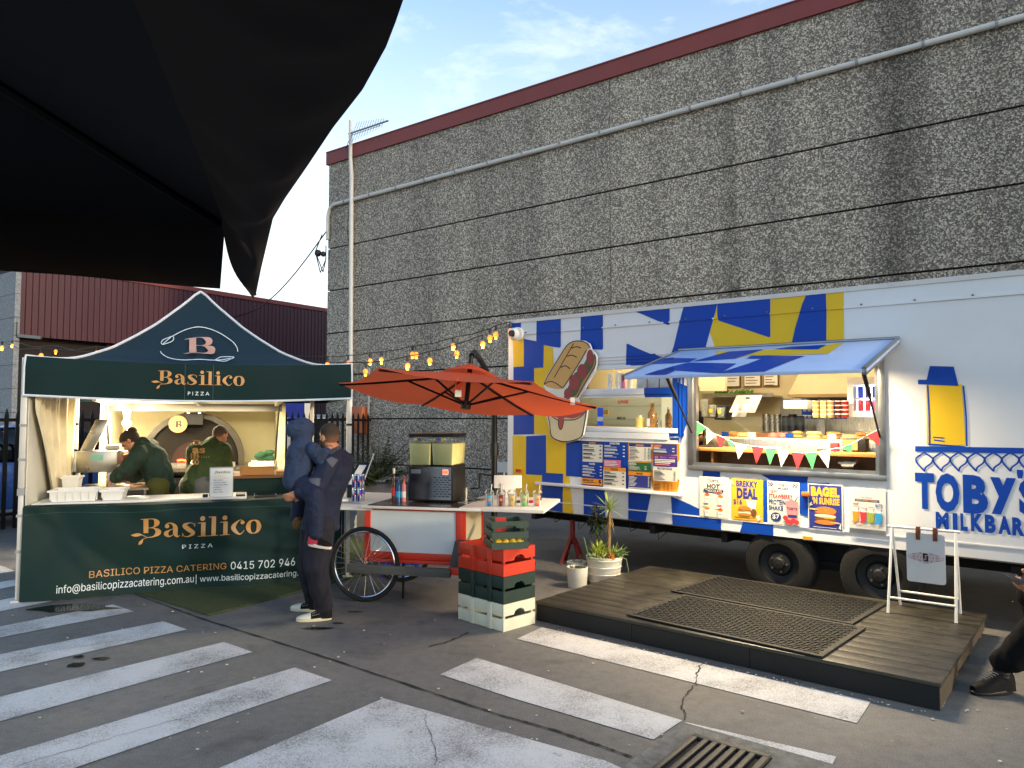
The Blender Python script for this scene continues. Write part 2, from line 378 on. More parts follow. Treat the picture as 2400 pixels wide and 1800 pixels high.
def aggregate_mat(name, lo, hi, tint, streak=True):   # exposed-aggregate concrete panel
    m = bpy.data.materials.new(name); m.use_nodes = True; t = m.node_tree; b = t.nodes['Principled BSDF']; Lk = t.links.new
    P = N(t, 'ShaderNodeNewGeometry').outputs['Position']
    vo = N(t, 'ShaderNodeTexVoronoi', feature='F1'); vo.inputs['Scale'].default_value = 50; Lk(P, vo.inputs['Vector'])
    sx = N(t, 'ShaderNodeSeparateColor'); Lk(vo.outputs['Color'], sx.inputs['Color'])
    r = N(t, 'ShaderNodeValToRGB'); Lk(sx.outputs['Red'], r.inputs['Fac']); el = r.color_ramp.elements
    el[0].position = .25; el[0].color = (*[lo * k for k in tint], 1); el[1].position = .95; el[1].color = (*[hi * k for k in tint], 1)
    x = el.new(.6); x.color = (*[(lo * .55 + hi * .33) * k for k in tint], 1); out = r.outputs['Color']
    def mul(a, f):
        y = N(t, 'ShaderNodeMix', data_type='RGBA', blend_type='MULTIPLY'); y.inputs['Factor'].default_value = 1; Lk(a, y.inputs['A']); Lk(f, y.inputs['B']); return y.outputs['Result']
    if streak:      # rain streaks under the roof edge and joints: position along the wall, broken by noise
        d = N(t, 'ShaderNodeVectorMath', operation='DOT_PRODUCT'); d.inputs[1].default_value = BW.U; Lk(P, d.inputs[0])
        sh = N(t, 'ShaderNodeSeparateXYZ'); Lk(P, sh.inputs[0])
        cb = N(t, 'ShaderNodeCombineXYZ'); z = N(t, 'ShaderNodeMath', operation='MULTIPLY'); z.inputs[1].default_value = .09; Lk(sh.outputs['Z'], z.inputs[0]); Lk(d.outputs['Value'], cb.inputs['X']); Lk(z.outputs[0], cb.inputs['Z'])
        n = N(t, 'ShaderNodeTexNoise'); n.inputs['Scale'].default_value = .5; n.inputs['Detail'].default_value = 5; n.inputs['Roughness'].default_value = .6; Lk(cb.outputs[0], n.inputs['Vector'])
        rr = N(t, 'ShaderNodeValToRGB'); Lk(n.outputs['Fac'], rr.inputs['Fac']); e = rr.color_ramp.elements; e[0].position = .33; e[0].color = (.7, .7, .71, 1); e[1].position = .6; e[1].color = (1.08, 1.07, 1.05, 1)
        out = mul(out, rr.outputs['Color'])
        b0 = BW.O.dot(BW.U); mr = N(t, 'ShaderNodeMapRange'); mr.inputs['From Min'].default_value = -14 + b0; mr.inputs['From Max'].default_value = 1 + b0; Lk(d.outputs['Value'], mr.inputs['Value'])
        n3 = N(t, 'ShaderNodeMath', operation='MULTIPLY_ADD'); n3.inputs[1].default_value = .10; Lk(n.outputs['Fac'], n3.inputs[0]); Lk(mr.outputs['Result'], n3.inputs[2])
        r4 = N(t, 'ShaderNodeValToRGB'); r4.color_ramp.interpolation = 'EASE'; Lk(n3.outputs[0], r4.inputs['Fac']); e = r4.color_ramp.elements; e[0].position = 0; e[1].position = 1
        for p, k in STREAKS:
            q = e.new(p); q.color = (k, k, k, 1)
        out = mul(out, r4.outputs['Color'])
    Lk(out, b.inputs['Base Color']); b.inputs['Roughness'].default_value = .9
    bp = N(t, 'ShaderNodeBump'); bp.inputs['Strength'].default_value = .6; bp.inputs['Distance'].default_value = .012; Lk(vo.outputs['Distance'], bp.inputs['Height']); Lk(bp.outputs['Normal'], b.inputs['Normal'])
    return m
_su = lambda x, y: (BW.px(x, y)[0] + 14) / 15 + .05
STREAKS = [(.02, 1)]
for _x, _k, _h in ((1135, .72, .014), (1250, .75, .012), (1560, .82, .012), (1722, .55, .013), (1790, .8, .01), (2080, .38, .016), (2330, .7, .02)):
    _p = _su(_x, 300); STREAKS += [(_p - _h * 2, 1), (_p, _k * .8 + .2), (_p + _h * 2, 1)]
STREAKS = sorted(p for p in STREAKS if 0 < p[0] < 1)
M['asphalt'] = ground_mat(); M['paint'] = paint_mat()
M['wall'] = aggregate_mat('aggregate_concrete', .14, .66, (1, .88, .72))
M['block'] = aggregate_mat('grey_aggregate', .20, .34, (.95, 1, 1.05), False)
mk('joint', '#1a1815', .9); mk('fascia', '#7e3a36', .6, var=.12, scale=1.5, dirt=.25); mk('white_pipe', '#c9c6c0', .45, var=.06, dirt=.2); mk('grey_pipe', '#8d8d8c', .5)
mk('maroon', '#47212a', .5, var=.1, scale=.8, stretch=(1, 1, .2)); mk('black_metal', '#0b0b0c', .45, metal=.3); mk('dark_wall', '#241b1a', .8, var=.35, scale=2)
mk('orange_box', '#b3623a', .5); mk('cable', '#17161a', .6); mk('rubber', '#0c0c0c', .75, bump=.2); mk('dark_glass', '#0a0d12', .06, var=0, rvar=0)
mk('white', '#d9d6ce', .5, var=.05); mk('steel', '#a5a39d', .3, metal=1, var=.04); mk('dull_steel', '#7d7b77', .42, metal=1, var=.12)
mk('turf', '#3f4a26', .95, var=.45, scale=60, bump=1, bscale=300, dirt=.15); mk('moss', '#1b1c10', .95, var=.6, scale=30); mk('crack', '#15130f', .95)
mk('iron', '#4a4844', .6, metal=.5, var=.3, scale=12, bump=.3); mk('concrete', '#77746b', .9, var=.35, scale=14, bump=.8, bscale=120, dirt=.75); mk('pit_shade', '#050505', .9)
# ground and markings
g = MB(); g.add([V3((-200, -200, 0)), V3((200, -200, 0)), V3((200, 200, 0)), V3((-200, 200, 0))], [(0, 1, 2, 3)])
part('ground', g, M['asphalt'], kind='structure')
Z6 = lambda p: px(p, 0, 1300, 1.7015); Z3 = lambda p: px(p, 1200, 1200, 1.843); Z5 = lambda p: px(p, 0, 1140, 4.608)
stripes = [Z5([(-400, 940), (-60, 850), (30, 865), (160, 915), (-200, 985)]), Z5([(-300, 1090), (170, 1008), (300, 1050), (-300, 1170)]), Z5([(-400, 1320), (350, 1160), (560, 1243), (-400, 1432)]),
    Z6([(450, 200), (535, 228), (-300, 390), (-300, 347)]), Z6([(650, 267), (747, 300), (-300, 537), (-300, 460)]), Z6([(893, 350), (1007, 390), (-350, 763), (-350, 655)]),
    Z6([(1175, 452), (1325, 503), (100, 920), (-250, 880)]), [(899, 1638), (1420, 1785), (1560, 1850), (560, 1890), (400, 1850)],
    Z3([(20, 550), (130, 500), (1550, 822), (1490, 915)]), [(1031.5, 1582), (1117, 1543), (1599, 1690), (1531, 1735), (1200, 1637)], [(1603, 1693), (1960, 1775), (1949, 1797), (1660, 1725)]]
for s in stripes:
    part('crosswalk_stripe', MB().poly(gf(s, 0), flat(.004)), M['paint'], kind='structure', smooth=0)
jt = MB(); jp = [(317, 1394), (482, 1454), (705, 1523), (999, 1620), (1180, 1680), (1300, 1713), (1400, 1747), (1487, 1778)]
pts = [gp(*p) for p in jp]; fine = []
for a, b in zip(pts, pts[1:]):
    for k in range(14): p = a.lerp(b, k / 14); fine.append((p.x + random.uniform(-.004, .004), p.y + random.uniform(-.004, .004), random.choice((.008, .012, .016, .022))))
jt.ribbon(fine, flat(.0055), 1); part('expansion_joint', jt, M['moss'], kind='structure', smooth=0)
ck = MB()
for path, wd_ in ((Z3([(820, 655), (795, 700), (800, 745), (765, 775), (742, 800), (738, 850), (752, 880), (745, 905)]), .009), (Z6([(1690, 640), (1712, 700), (1735, 800), (1740, 851)]), .004), (Z6([(1180, 452), (900, 510), (700, 560), (640, 580)]), .004), (Z6([(0, 425), (300, 372), (560, 335)]), .004), (Z6([(60, 850), (330, 770), (600, 690), (800, 640)]), .004), (Z6([(1715, 367), (1800, 345), (1875, 308)]), .02)):
    q = [gp(*p) for p in path]; fp = []
    for a, b in zip(q, q[1:]):
        for k in range(6): p = a.lerp(b, k / 6); fp.append((p.x + random.uniform(-.01, .01), p.y + random.uniform(-.01, .01), wd_ * random.uniform(.4, 1.2)))
    ck.ribbon(fp, flat(.0062), 1)
part('ground_cracks', ck, M['crack'], kind='structure', smooth=0)
mk('wet', '#121316', .2, var=.1, rvar=.1)
wt = MB()
for c, rx, ry in (((165, 1427), .42, .14), ((178, 1560), .06, .05), ((184, 1541), .04, .03), ((238, 1545), .06, .03), ((745, 1474), .13, .035), ((792, 1462), .05, .02), ((833, 1435), .07, .02)):
    p = gp(*c); wt.poly([(p.x + rx * cos(i / 14 * 2 * pi) * random.uniform(.7, 1.15), p.y + ry * sin(i / 14 * 2 * pi) * random.uniform(.7, 1.2)) for i in range(14)], flat(.0072))
part('wet_patches', wt, M['wet'], kind='structure', smooth=0)
gl = MB(); random.seed(31)
for i in range(90):
    c = gp(random.uniform(0, 2400), random.uniform(1400, 1790)); r_ = random.uniform(.003, .009); gl.box(c.x - r_, c.x + r_, c.y - r_ * .7, c.y + r_ * .7, .0062, .0062 + r_ * .6)
for i in range(140):      # grit gathered along the deck front
    t = i / 140; c = gp(2215 - 20 * random.random(), 1600 + 60 * random.random()) if i < 60 else gp(1290, 1475).lerp(gp(2180, 1672), random.random()) + V3((random.gauss(0, .015), random.gauss(-.02, .015), 0)); r_ = random.uniform(.002, .005); gl.box(c.x - r_, c.x + r_, c.y - r_, c.y + r_, .0062, .0062 + r_)
solo('ground_grit', gl, mat('grit', '#a9a498', .9, var=.5, scale=3), 'scattered pale grit and crumbs on the asphalt', 'grit', kind='stuff', smooth=0)
# drain grate
D0 = gp(1628.6, 1730.7); DU = (gp(1808, 1783) - D0); dl = DU.length; DR = Frame(D0, DU, (gp(1536, 1800) - D0)); DR.V = (DR.V - DR.U * DR.V.dot(DR.U)).normalized()
up = lambda z: (lambda u, v, w: D0 + DR.U * u + DR.V * v + V3((0, 0, z + w)))
def gbox(mb, u0, u1, v0, v1, z0, z1): return mb.hexa([up(z)(u, v, 0) for z in (z0, z1) for (u, v) in ((u0, v0), (u0, v1), (u1, v1), (u1, v0))])
dr = thing('drain_grate', 'rusty slotted storm drain grate set in cracked concrete at the front edge', 'drain', D0)
ap = MB(); gbox(ap, -.13, dl + .35, -.13, .75, .0, .0105); part('apron', ap, M['concrete'], dr)
pt = MB(); gbox(pt, -.005, dl + .005, -.005, .60, .011, .0135); part('pit_shade', pt, M['pit_shade'], dr)  # black slab on the ground painted as the shade below the grate
gr = MB(); fr_ = .03
gbox(gr, 0, dl, 0, fr_ * 1.2, .012, .03); gbox(gr, 0, dl, .56, .6, .012, .03); gbox(gr, 0, fr_, fr_ * 1.2, .56, .012, .03); gbox(gr, dl - fr_, dl, fr_ * 1.2, .56, .012, .03)
nb = 7; st = (dl - 2 * fr_) / nb
for i in range(1, nb): gbox(gr, fr_ + i * st - st * .28, fr_ + i * st + st * .28, fr_ * 1.2, .56, .012, .03)
part('grate', gr, M['iron'], dr, bev=.003)
# turf mat under the gazebo
A = gp(488, 1444); d1 = (gp(317, 1391) - A).normalized(); d2 = (gp(866, 1346) - A).normalized()
tm = MB().poly([(p.x, p.y) for p in (A, A + d2 * 3.6, A + d2 * 3.6 + d1 * 2.9, A + d1 * 2.9)], flat(.016), .012)
solo('turf_mat', tm, M['turf'], 'worn green artificial turf mat on the asphalt under the pizza gazebo', 'mat')
# big concrete building
bl = thing('concrete_building', 'tall industrial building of pebbled concrete panels with maroon roof fascia', 'building', BW.P(-7, 0, -6))
js = [0, .66, 1.70, 2.76, 3.80, 4.86, 5.92, 8.06]; wl = MB(); vj = BW.px(1430, 500)[0]
for a, b in zip(js, js[1:]):
    for u0, u1 in ((-14.04, vj - .006), (vj + .006, 9)): wl.fbox(BW, u0, u1, a + (.032 if a else 0), b, -.2, 0)
part('wall', wl, M['wall'], bl)
bk = MB().fbox(BW, -13.98, 8.9, 0, 8.05, -12, -.2005); bk.fbox(BW, -14.0, 8.98, 0, 8.05, -.2, -.05); part('core', bk, M['joint'], bl)
fs = MB().fbox(BW, -14.1, 9.1, 8.06, 8.36, -.26, .05); fs.fbox(BW, -14.1, 9.1, 8.36, 8.385, -.3, .065); part('fascia', fs, M['fascia'], bl)
cd = MB(); cz = 7.06; cd.tube([BW.P(-13.99, 6.15, .06), BW.P(-13.99, 6.75, .06), BW.P(-13.93, 6.92, .06), BW.P(-13.78, 7.0, .06), BW.P(-7.4, 7.03, .06), BW.P(.1, 7.13, .06), BW.P(8, 7.2, .06)], .045, 10)
co = part('conduit', cd, M['white_pipe'], bl)
for i in range(24): u = -13.4 + i * .88; z = 7.0 + (u + 13.78) * .0085; part('conduit_clip', MB().cyl(BW.P(u, z, .06), BW.P(u + .04, z, .06), .056, n=10), M['grey_pipe'], co)
mp_ = BW.px(830, 400)[0] + .02
ms = thing('antenna_mast', 'thin white mast pipe up the wall corner carrying a comb antenna', 'antenna', BW.P(mp_, 1.9, .09))
m1 = MB().tube([BW.P(mp_ - .05, 8.95, .1), BW.P(mp_ - .04, 8.0, .1), BW.P(mp_, 7.6, .1), BW.P(mp_ + .06, 1.95, .1)], [.045, .045, .05, .055], 12); part('pole', m1, M['white_pipe'], ms)
an = MB(); an.bar(BW.P(mp_ - .1, 8.62, .12), BW.P(mp_ + 1.25, 8.62, .12), .03, .03); an.bar(BW.P(mp_ - .1, 8.56, .12), BW.P(mp_ + 1.0, 8.57, .12), .012, .012)
for i in range(12): u = mp_ + .12 + i * .09; l = .34 - i * .018; an.cyl(BW.P(u, 8.62 - l, .12 + l * .5), BW.P(u - .06, 8.62 + l * .9, .12 - l * .4), .006, n=5)
part('antenna', an, M['dull_steel'], ms)
cb_ = MB().tube([BW.P(mp_ - .1, 8.5, .09), BW.P(mp_ - .22, 8.3, .09), BW.P(mp_ - .1, 8.15, .08), BW.P(mp_ - .12, 7.2, .03), BW.P(mp_ - .2, 6.3, .03), BW.P(mp_ - .05, 5.4, .03)], .008, 5); part('antenna_lead', cb_, M['cable'], ms)
# orange box on the wall
u1 = BW.px(863, 980)[0]; wo_, _ = solve_w(BW, 848, 980, u1); wo_ = max(.15, min(wo_, .9)); u0 = BW.px(823, 980, wo_)[0]; v1 = BW.px(835, 953, wo_)[1]; v0 = BW.px(835, 1016, wo_)[1]
ob = thing('meter_box', 'terracotta orange meter box on the concrete wall behind the black fence', 'utility box', BW.P(u0, v0, 0))
part('box', MB().fbox(BW, u0, u1, v0, v1, .003, wo_), M['orange_box'], ob, bev=.01)
part('conduit', MB().tube([BW.P(u1 - .2, v0, .08), BW.P(u1 - .2, v0 - .25, .08), BW.P(u1 - .05, v0 - .38, .08), BW.P(u1 + .08, v0 - .25, .08), BW.P(u1 + .1, v1 + .9, .08)], .025, 8), M['grey_pipe'], ob)
# red shed and grey block
ub = RB.px(45, 800, .45)[0]; ua = RB.px(32, 800, .45)[0]; zt = RB.px(40, 633, .45)[1]
sh = thing('red_shed', 'long maroon corrugated metal shed behind the gazebo', 'building', RB.P(ub + 5, 0, -5))
z0 = RB.px(160, 796)[1]; z1 = RB.px(600, 706)[1]
cl = MB(); n = 150; us = [ub + .01 + i * .16 for i in range(n)]
prof = []
for u in us: prof += [(u, 0), (u + .1, 0), (u + .115, .03), (u + .145, .03)]
ul = RB.px(700, 800)[0]
for (a, wa), (b, wb) in zip(prof, prof[1:]):
    zz = z0 if a < ul else 1.9
    cl.add([RB.P(a, zz, wa), RB.P(b, zz, wb), RB.P(b, z1, wb), RB.P(a, z1, wa)], [(0, 1, 2, 3)])
part('cladding', cl, M['maroon'], sh, smooth=0)
part('roof_trim', MB().fbox(RB, ub + .0, us[-1], z1, z1 + .14, -.3, .06), M['fascia'], sh)
part('lower_wall', MB().fbox(RB, ub + .005, ul, 0, z0 + .3, -6, -.5), M['dark_wall'], sh)
part('body', MB().fbox(RB, ub + .01, us[-1] - .02, z0 + .31, z1, -6, -.03), M['dark_wall'], sh)
wn = MB()
for i in range(4): wn.fbox(RB, ub + .6 + i * 1.9, ub + 1.9 + i * 1.9, 1.2, z0 - .5, -.5, -.46)
part('window', wn, M['dark_glass'], sh)
bt = MB().fbox(RB, ub + 2.6, ub + 3.4, .6, z0, -.5, -.35); part('brick_pier', bt, mat('brick', '#5d2f28', .85, var=.3, scale=18), sh)
part('light_strip', MB().fbox(RB, ul + .3, us[-1], 1.76, 1.9, -.02, .05), M['white'], sh)
part('roller_door', MB().fbox(RB, ul + .01, us[-1] - .05, 0, 1.75, -5, -.02), M['black_metal'], sh)
gbk = thing('grey_block', 'pale grey concrete panel building end at the far left behind the fence', 'building', RB.P(ua, 0, -3))
gw = MB(); k = 9; hz = zt / k
for i in range(k): gw.fbox(RB, ua, ub, i * hz + .012, (i + 1) * hz, -9, .45)
part('wall', gw, M['block'], gbk); part('core', MB().fbox(RB, ua + .03, ub - .03, 0, zt - .02, -8.97, .42), M['joint'], gbk)
sl_ = MB().bar(RB.P(ub - .05, 3.9, .5), RB.P(ub + .35, 3.85, .9), .1, .08); sl_.cyl(RB.P(ub - .1, 3.9, .47), RB.P(ub - .1, 4.25, .47), .04, n=8)
solo('security_floodlight', sl_, M['dull_steel'], 'small unlit grey floodlight on the corner of the maroon shed', 'floodlight')
# palisade fence
f0 = at(12, 957, 10.8); f1 = at(875, 967, 16.9); f0.z = f1.z = 0; FN = Frame(f0, f1 - f0); fl = (f1 - f0).length; FH = 1.86
fe = thing('palisade_fence', 'black palisade fence with spear tops running to the concrete wall', 'fence', FN.P(fl / 2, 0, 0))
proto = None; k = 0; u = fl - .02
while u > -1.4:
    pk = MB(); b_ = FN.P(u, .05, 0)
    if proto is None:
        o = FN.P(u, 0, 0); pk.hexa([FN.P(u + a, .06, w) for a, w in ((-.028, .02), (.028, .02), (.028, 0), (-.028, 0))] + [FN.P(u + a, 1.76, w) for a, w in ((-.028, .02), (.028, .02), (.028, 0), (-.028, 0))])
        pk.hexa([FN.P(u + a, 1.76, w) for a, w in ((-.028, .02), (.028, .02), (.028, 0), (-.028, 0))] + [FN.P(u + a, FH, w) for a, w in ((-.003, .012), (.003, .012), (.003, .008), (-.003, .008))])
        proto = part('picket', pk, M['black_metal'], fe, loc=o, smooth=0)
    else:
        c = proto.copy(); COL.objects.link(c); c.location = FN.P(u, 0, 0) - WLOC[fe]; WLOC[c] = FN.P(u, 0, 0)
    u -= .152
for z in (1.66, .25): part('rail', MB().fbox(FN, -1.45, fl, z, z + .05, -.04, -.002), M['black_metal'], fe)
part('wall_bracket', MB().fbox(FN, fl - .02, fl + .3, 1.64, 1.73, -.05, .02), M['white'], fe)
# overhead service cable
c1 = BW.P(-14.0, 6.35, .1); c2 = RB.P(RB.px(540, 745)[0], RB.px(540, 745)[1], .1)
cw = MB().tube([c1.lerp(c2, t / 12) - V3((0, 0, .5 * sin(pi * t / 12))) for t in range(13)], .016, 6)
for a in ((.0, -.35), (.1, -.5)): cw.tube([c1 + BW.U * -.15 + V3((0, 0, -.05)), c1 + BW.U * -.4 + V3((0, 0, -.45)), c1 + BW.U * (-.2 + a[0]) + V3((0, 0, -1.0)), c1 + V3((0, 0, -.7)), c1 + V3((0, 0, a[1]))], .014, 5)
cw.ball(c1 + BW.U * -.3 + V3((0, 0, -.5)), .09, 8); cw.ball(c1 + BW.U * -.1 + V3((0, 0, -.55)), .07, 8)
solo('service_cable', cw, M['cable'], 'overhead power cable from the concrete wall corner to the maroon shed', 'cable')
# parked vehicles behind the fence
def parked_car(loc, rz, body, name, label, cat):
    t = thing(name, label, cat, loc); R = Matrix.Rotation(rz, 4, 'Z'); X = lambda x, y, z: V3(loc) + R @ V3((x, y, z))
    def loft(secs): # each: x, halfwidth, zlow, zhigh, top inset
        mb = MB(); vs = []
        for x, hw, zl, zh, ins in secs: vs += [X(x, -hw, zl), X(x, -hw, (zl + zh) / 2), X(x, -hw + ins, zh), X(x, hw - ins, zh), X(x, hw, (zl + zh) / 2), X(x, hw, zl)]
        n = len(secs); fs = [tuple(range(6))[::-1], tuple(range((n - 1) * 6, n * 6))]
        for i in range(n - 1):
            for k in range(6): j = (k + 1) % 6; fs.append((i * 6 + k, i * 6 + j, i * 6 + 6 + j, i * 6 + 6 + k))
        return mb.add(vs, fs)
    part('body', loft([(-2.15, .75, .45, .8, .1), (-2.05, .86, .3, .98, .08), (-1.0, .9, .28, 1.02, .05), (.9, .9, .28, 1.0, .05), (1.9, .86, .3, .9, .1), (2.15, .72, .42, .72, .15)]), body, t, bev=.03)
    part('cabin', loft([(-1.9, .78, .98, 1.0, .02), (-1.4, .8, .98, 1.5, .16), (-.3, .8, .98, 1.58, .16), (.5, .8, .98, 1.5, .16), (1.25, .78, .98, 1.0, .02)]), M['dark_glass'], t, bev=.02)
    part('roof', loft([(-1.45, .66, 1.5, 1.53, .03), (-.3, .66, 1.58, 1.61, .03), (.5, .66, 1.5, 1.53, .03)]), body, t)
    for x in (-1.3, 1.3):
        for y in (-.84, .84):
            w = part('wheel', MB().cyl(X(x, y - .1, .32), X(x, y + .1, .32), .32, n=24), M['rubber'], t, bev=.02); part('rim', MB().cyl(X(x, y - .11, .32), X(x, y + .11, .32), .2, n=16), M['dull_steel'], w)
    return t
ca = atan2(FN.U.y, FN.U.x)
parked_car(FN.P(1.0, 0, -1.5), ca, mat('blue_paint', '#3d62a8', .25, coat=1, var=.05), 'parked_car', 'blue car parked behind the black palisade fence at left', 'car')
tv = FN.px(0, 0)[0]
q = Frame(FN.P(fl - 2.2, 0, -1.4), FN.U); ra = q.rect(684, 925, 735, 1120)
vt = thing('box_trailer', 'white box trailer painted with blue blocks behind the fence beside the gazebo', 'trailer', q.P(ra[0], 0, -1))
part('body', MB().fbox(q, ra[0] - .6, ra[1], .5, 2.5, -2, 0), M['white'], vt, bev=.02)
bb = MB().rect(q, ra[0] - .4, ra[0] + (ra[1] - ra[0]) * .55, 1.75, 2.2, .003); bb.rect(q, ra[0] - .1, ra[0] + (ra[1] - ra[0]) * .3, 1.3, 1.748, .003)
part('blue_block', bb, mat('blue_panel', '#1f2f86', .4), vt, smooth=0)
for u in (ra[0] - .2, ra[1] - .4): part('wheel', MB().cyl(q.P(u, .33, -.25), q.P(u, .33, -.03), .33, n=20), M['rubber'], vt)
# ======================================================================= FOOD TRUCK
mk('truck_white', '#d6d6d6', .45, var=.03, scale=2, dirt=.10); mk('truck_blue', '#033d9c', .5, var=.05, scale=3, spec=.3); mk('truck_yellow', '#dcb424', .5, var=.05, scale=3, spec=.3)
mk('cream', '#c2b48f', .5, var=.04); mk('stainless', '#b5b2aa', .3, metal=1, var=.06, stretch=(40, 1, 1)); mk('alu', '#a5a4a2', .35, metal=1, var=.08)
mk('wood', '#a8743e', .45, var=.3, scale=5, stretch=(1, 1, 14)); mk('wood_dark', '#6a4420', .5, var=.25, scale=4, stretch=(1, 1, 10)); mk('black', '#0d0d0e', .45, var=.1); mk('black_cloth', '#08080a', .95, var=.2, spec=.2)
mk('under', '#0a0a0b', .8); mk('tyre', '#0c0c0b', .85, var=.3, scale=5, bump=.3); mk('steel_wheel', '#08080a', .55)
mk('lamp', '#fff0cf', .4, emit=2.5, ecol='#ffe3ae', var=0, rvar=0); glassy('glass', '#dff0ea', .12); mk('paper', '#d9d6cc', .6, var=.03); mk('orange', '#d8891a', .5, var=.03); mk('navy', '#1c2a63', .5, var=.04)
mk('red', '#b8242a', .5, var=.05); mk('green', '#2f8f4a', .5, var=.06); mk('yellow', '#dba91f', .5, var=.05); mk('purple', '#43247a', .5); mk('pink', '#c96a92', .5); mk('dkgreen', '#1d5a30', .5)
mk('ink', '#14162a', .6, var=0); mk('skyblue', '#2b8fc4', .4); mk('brown', '#6b3a1c', .55, var=.2); mk('bun', '#b8742c', .5, var=.15); mk('clear', '#e8ece6', .1, trans=.9, var=0, rvar=0); mk('plastic_white', '#d8d6d0', .4, var=.03); mk('led_panel', '#f4f6ff', .4, emit=2.2, ecol='#dfe9ff', var=0, rvar=0)
UL, UR, TOP, BOT = -5.67, 1.6, 2.83, .565
fn = lambda w: (lambda u, v, d=0: TR.P(u, v, w + d))
tk = thing('food_truck', 'long white food truck painted with blue and yellow shapes, serving hatch propped open', 'food truck', TR.P(-2, .57, -1.1) * 1)
B1 = [(60, 535), (0, 0)]
# window rectangles in truck coordinates
W1 = (-4.66, TR.px(1578, 931)[0], 1.56, 2.20); W2 = (-3.215, -1.49, 1.19, 2.36)
wb = MB(); wall_cells(wb, TR, UL, UR, BOT, TOP, -.05, 0, [W1, W2])
body = part('body', wb, M['truck_white'], tk)
sh_ = MB()
sh_.fbox(TR, UL, UR, BOT + .05, TOP - .02, -2.3, -2.25); sh_.fbox(TR, UL, UL + .05, BOT + .05, TOP - .02, -2.25, -.051); sh_.fbox(TR, UR - .05, UR, BOT + .05, TOP - .02, -2.25, -.051); sh_.fbox(TR, UL, UR, TOP - .02, TOP + .02, -2.3, -.02)
part('shell', sh_, M['cream'], tk)
part('floor', MB().fbox(TR, UL, UR, BOT - .02, BOT + .049, -2.3, -.051), M['dull_steel'], tk)
# painted shapes
XB = lambda p: px(p, 1180, 740, 4.608); XA = lambda p: px(p, 1180, 660, 5.53); XC = lambda p: px(p, 1180, 940, 4.608); XD = lambda p: px(p, 1600, 1080, 4.254); XE = lambda p: px(p, 1540, 660, 3.814)
blue = [XB([(40, 76), (190, 62), (190, 150), (40, 160)]),
  XB([(360, 45), (622, 22), (620, 330), (612, 345), (530, 335), (437, 315), (432, 560), (332, 565), (332, 1280), (110, 1285), (110, 555), (222, 548), (222, 250), (357, 275)]),
  XC([(248, 378), (460, 368), (462, 775), (645, 785), (640, 1200), (300, 1150), (415, 1060), (420, 800), (245, 790)]),
  XC([(680, 448), (845, 410), (845, 820), (678, 808)]), XC([(868, 900), (1103, 900), (1100, 1250), (868, 1222)]), XC([(1350, 940), (1600, 940), (1590, 1020), (1535, 1302), (1350, 1278)]),
  XC([(1810, 1030)]) + XD([(0, 400), (170, 480), (385, 560), (385, 694), (0, 648)]) + XC([(1830, 1335)]), XD([(205, 95), (375, 110), (375, 200), (200, 190)]),
  XD([(780, 135), (1255, 160), (1240, 218), (1465, 222), (1465, 236), (1250, 240), (1250, 560), (1170, 525), (905, 400), (905, 756), (570, 719), (605, 600), (800, 600), (795, 195), (885, 195)]),
  XB([(1800, 690), (1985, 760), (1990, 1130), (1910, 1400), (1895, 1300), (1785, 1310), (1660, 1225), (1800, 1225)]),
  XA([(1005, 430), (1290, 405), (1292, 870), (1280, 882), (1110, 875), (1000, 760)]), XA([(1670, 372), (2155, 325), (2155, 545), (2145, 565), (2100, 550), (1980, 500), (1840, 440)]), XA([(1598, 808), (1615, 806), (1750, 870), (1915, 940), (2000, 958), (2100, 1000), (2100, 1098), (1590, 1098)]),
  XE([(245, 205), (540, 172), (537, 205), (522, 270), (470, 455), (425, 625), (125, 650), (150, 580), (220, 290)]), XE([(540, 172), (1012, 128), (1012, 490), (1000, 497), (740, 410), (555, 350), (543, 330), (540, 300)]), XE([(1345, 95), (1508, 80), (1516, 300), (1512, 575), (1195, 600), (1235, 420), (1300, 200)])]
yell = [XB([(100, 256), (222, 250), (222, 548), (110, 553)]), XB([(437, 318), (535, 345), (545, 560), (540, 1280), (332, 1280), (332, 567), (432, 562)]), XC([(100, 370), (246, 380), (245, 792), (418, 802), (412, 1060), (100, 1100)]),
  XC([(462, 366), (500, 358), (680, 448), (678, 810), (708, 815), (755, 1212), (642, 1199), (647, 785), (464, 775)]),
  XE([(540, 205), (543, 320), (555, 352), (1000, 499), (1014, 492), (1014, 125), (1345, 97), (1298, 200), (1233, 420), (1193, 600), (525, 640), (510, 560), (472, 455), (524, 270)]), XE([(1510, 80), (1668, 66), (1672, 575), (1514, 575)])]
H1 = (W1[0] - .005, W1[1] + .005, W1[2] - .005, W1[3] + .005); H2 = (W2[0] - .03, W2[1] + .03, W2[2] - .05, W2[3])
for nm, polys, w in (('blue_shape', blue, .0045), ('yellow_shape', yell, .0025)):
    for i, p in enumerate(polys):
        mb = MB(); q = [TR.px(*a) for a in p]; q = clip(q, 1, BOT, False); q = clip(q, 1, TOP, True); q = clip(q, 0, UL + .001, False)
        for r in minus(q, H1):
            for r2 in minus(r, H2):
                cu = [r2[k] for k in range(len(r2)) if (abs(r2[k][0] - r2[k - 1][0]) + abs(r2[k][1] - r2[k - 1][1])) > 1e-5]
                if len(cu) > 2: mb.poly(cu, fn(w))
        if mb.f: part(nm, mb, M['truck_blue' if nm[0] == 'b' else 'truck_yellow'], tk, smooth=0)
tr_ = MB()
def rail(v, u0, u1, h=.02, d=.014): tr_.fbox(TR, u0, u1, v, v + h, -.001, d)
part('roof_rail', MB().fbox(TR, UL - .01, UR, TOP - .012, TOP + .03, -.04, .012), M['white_pipe'], tk)
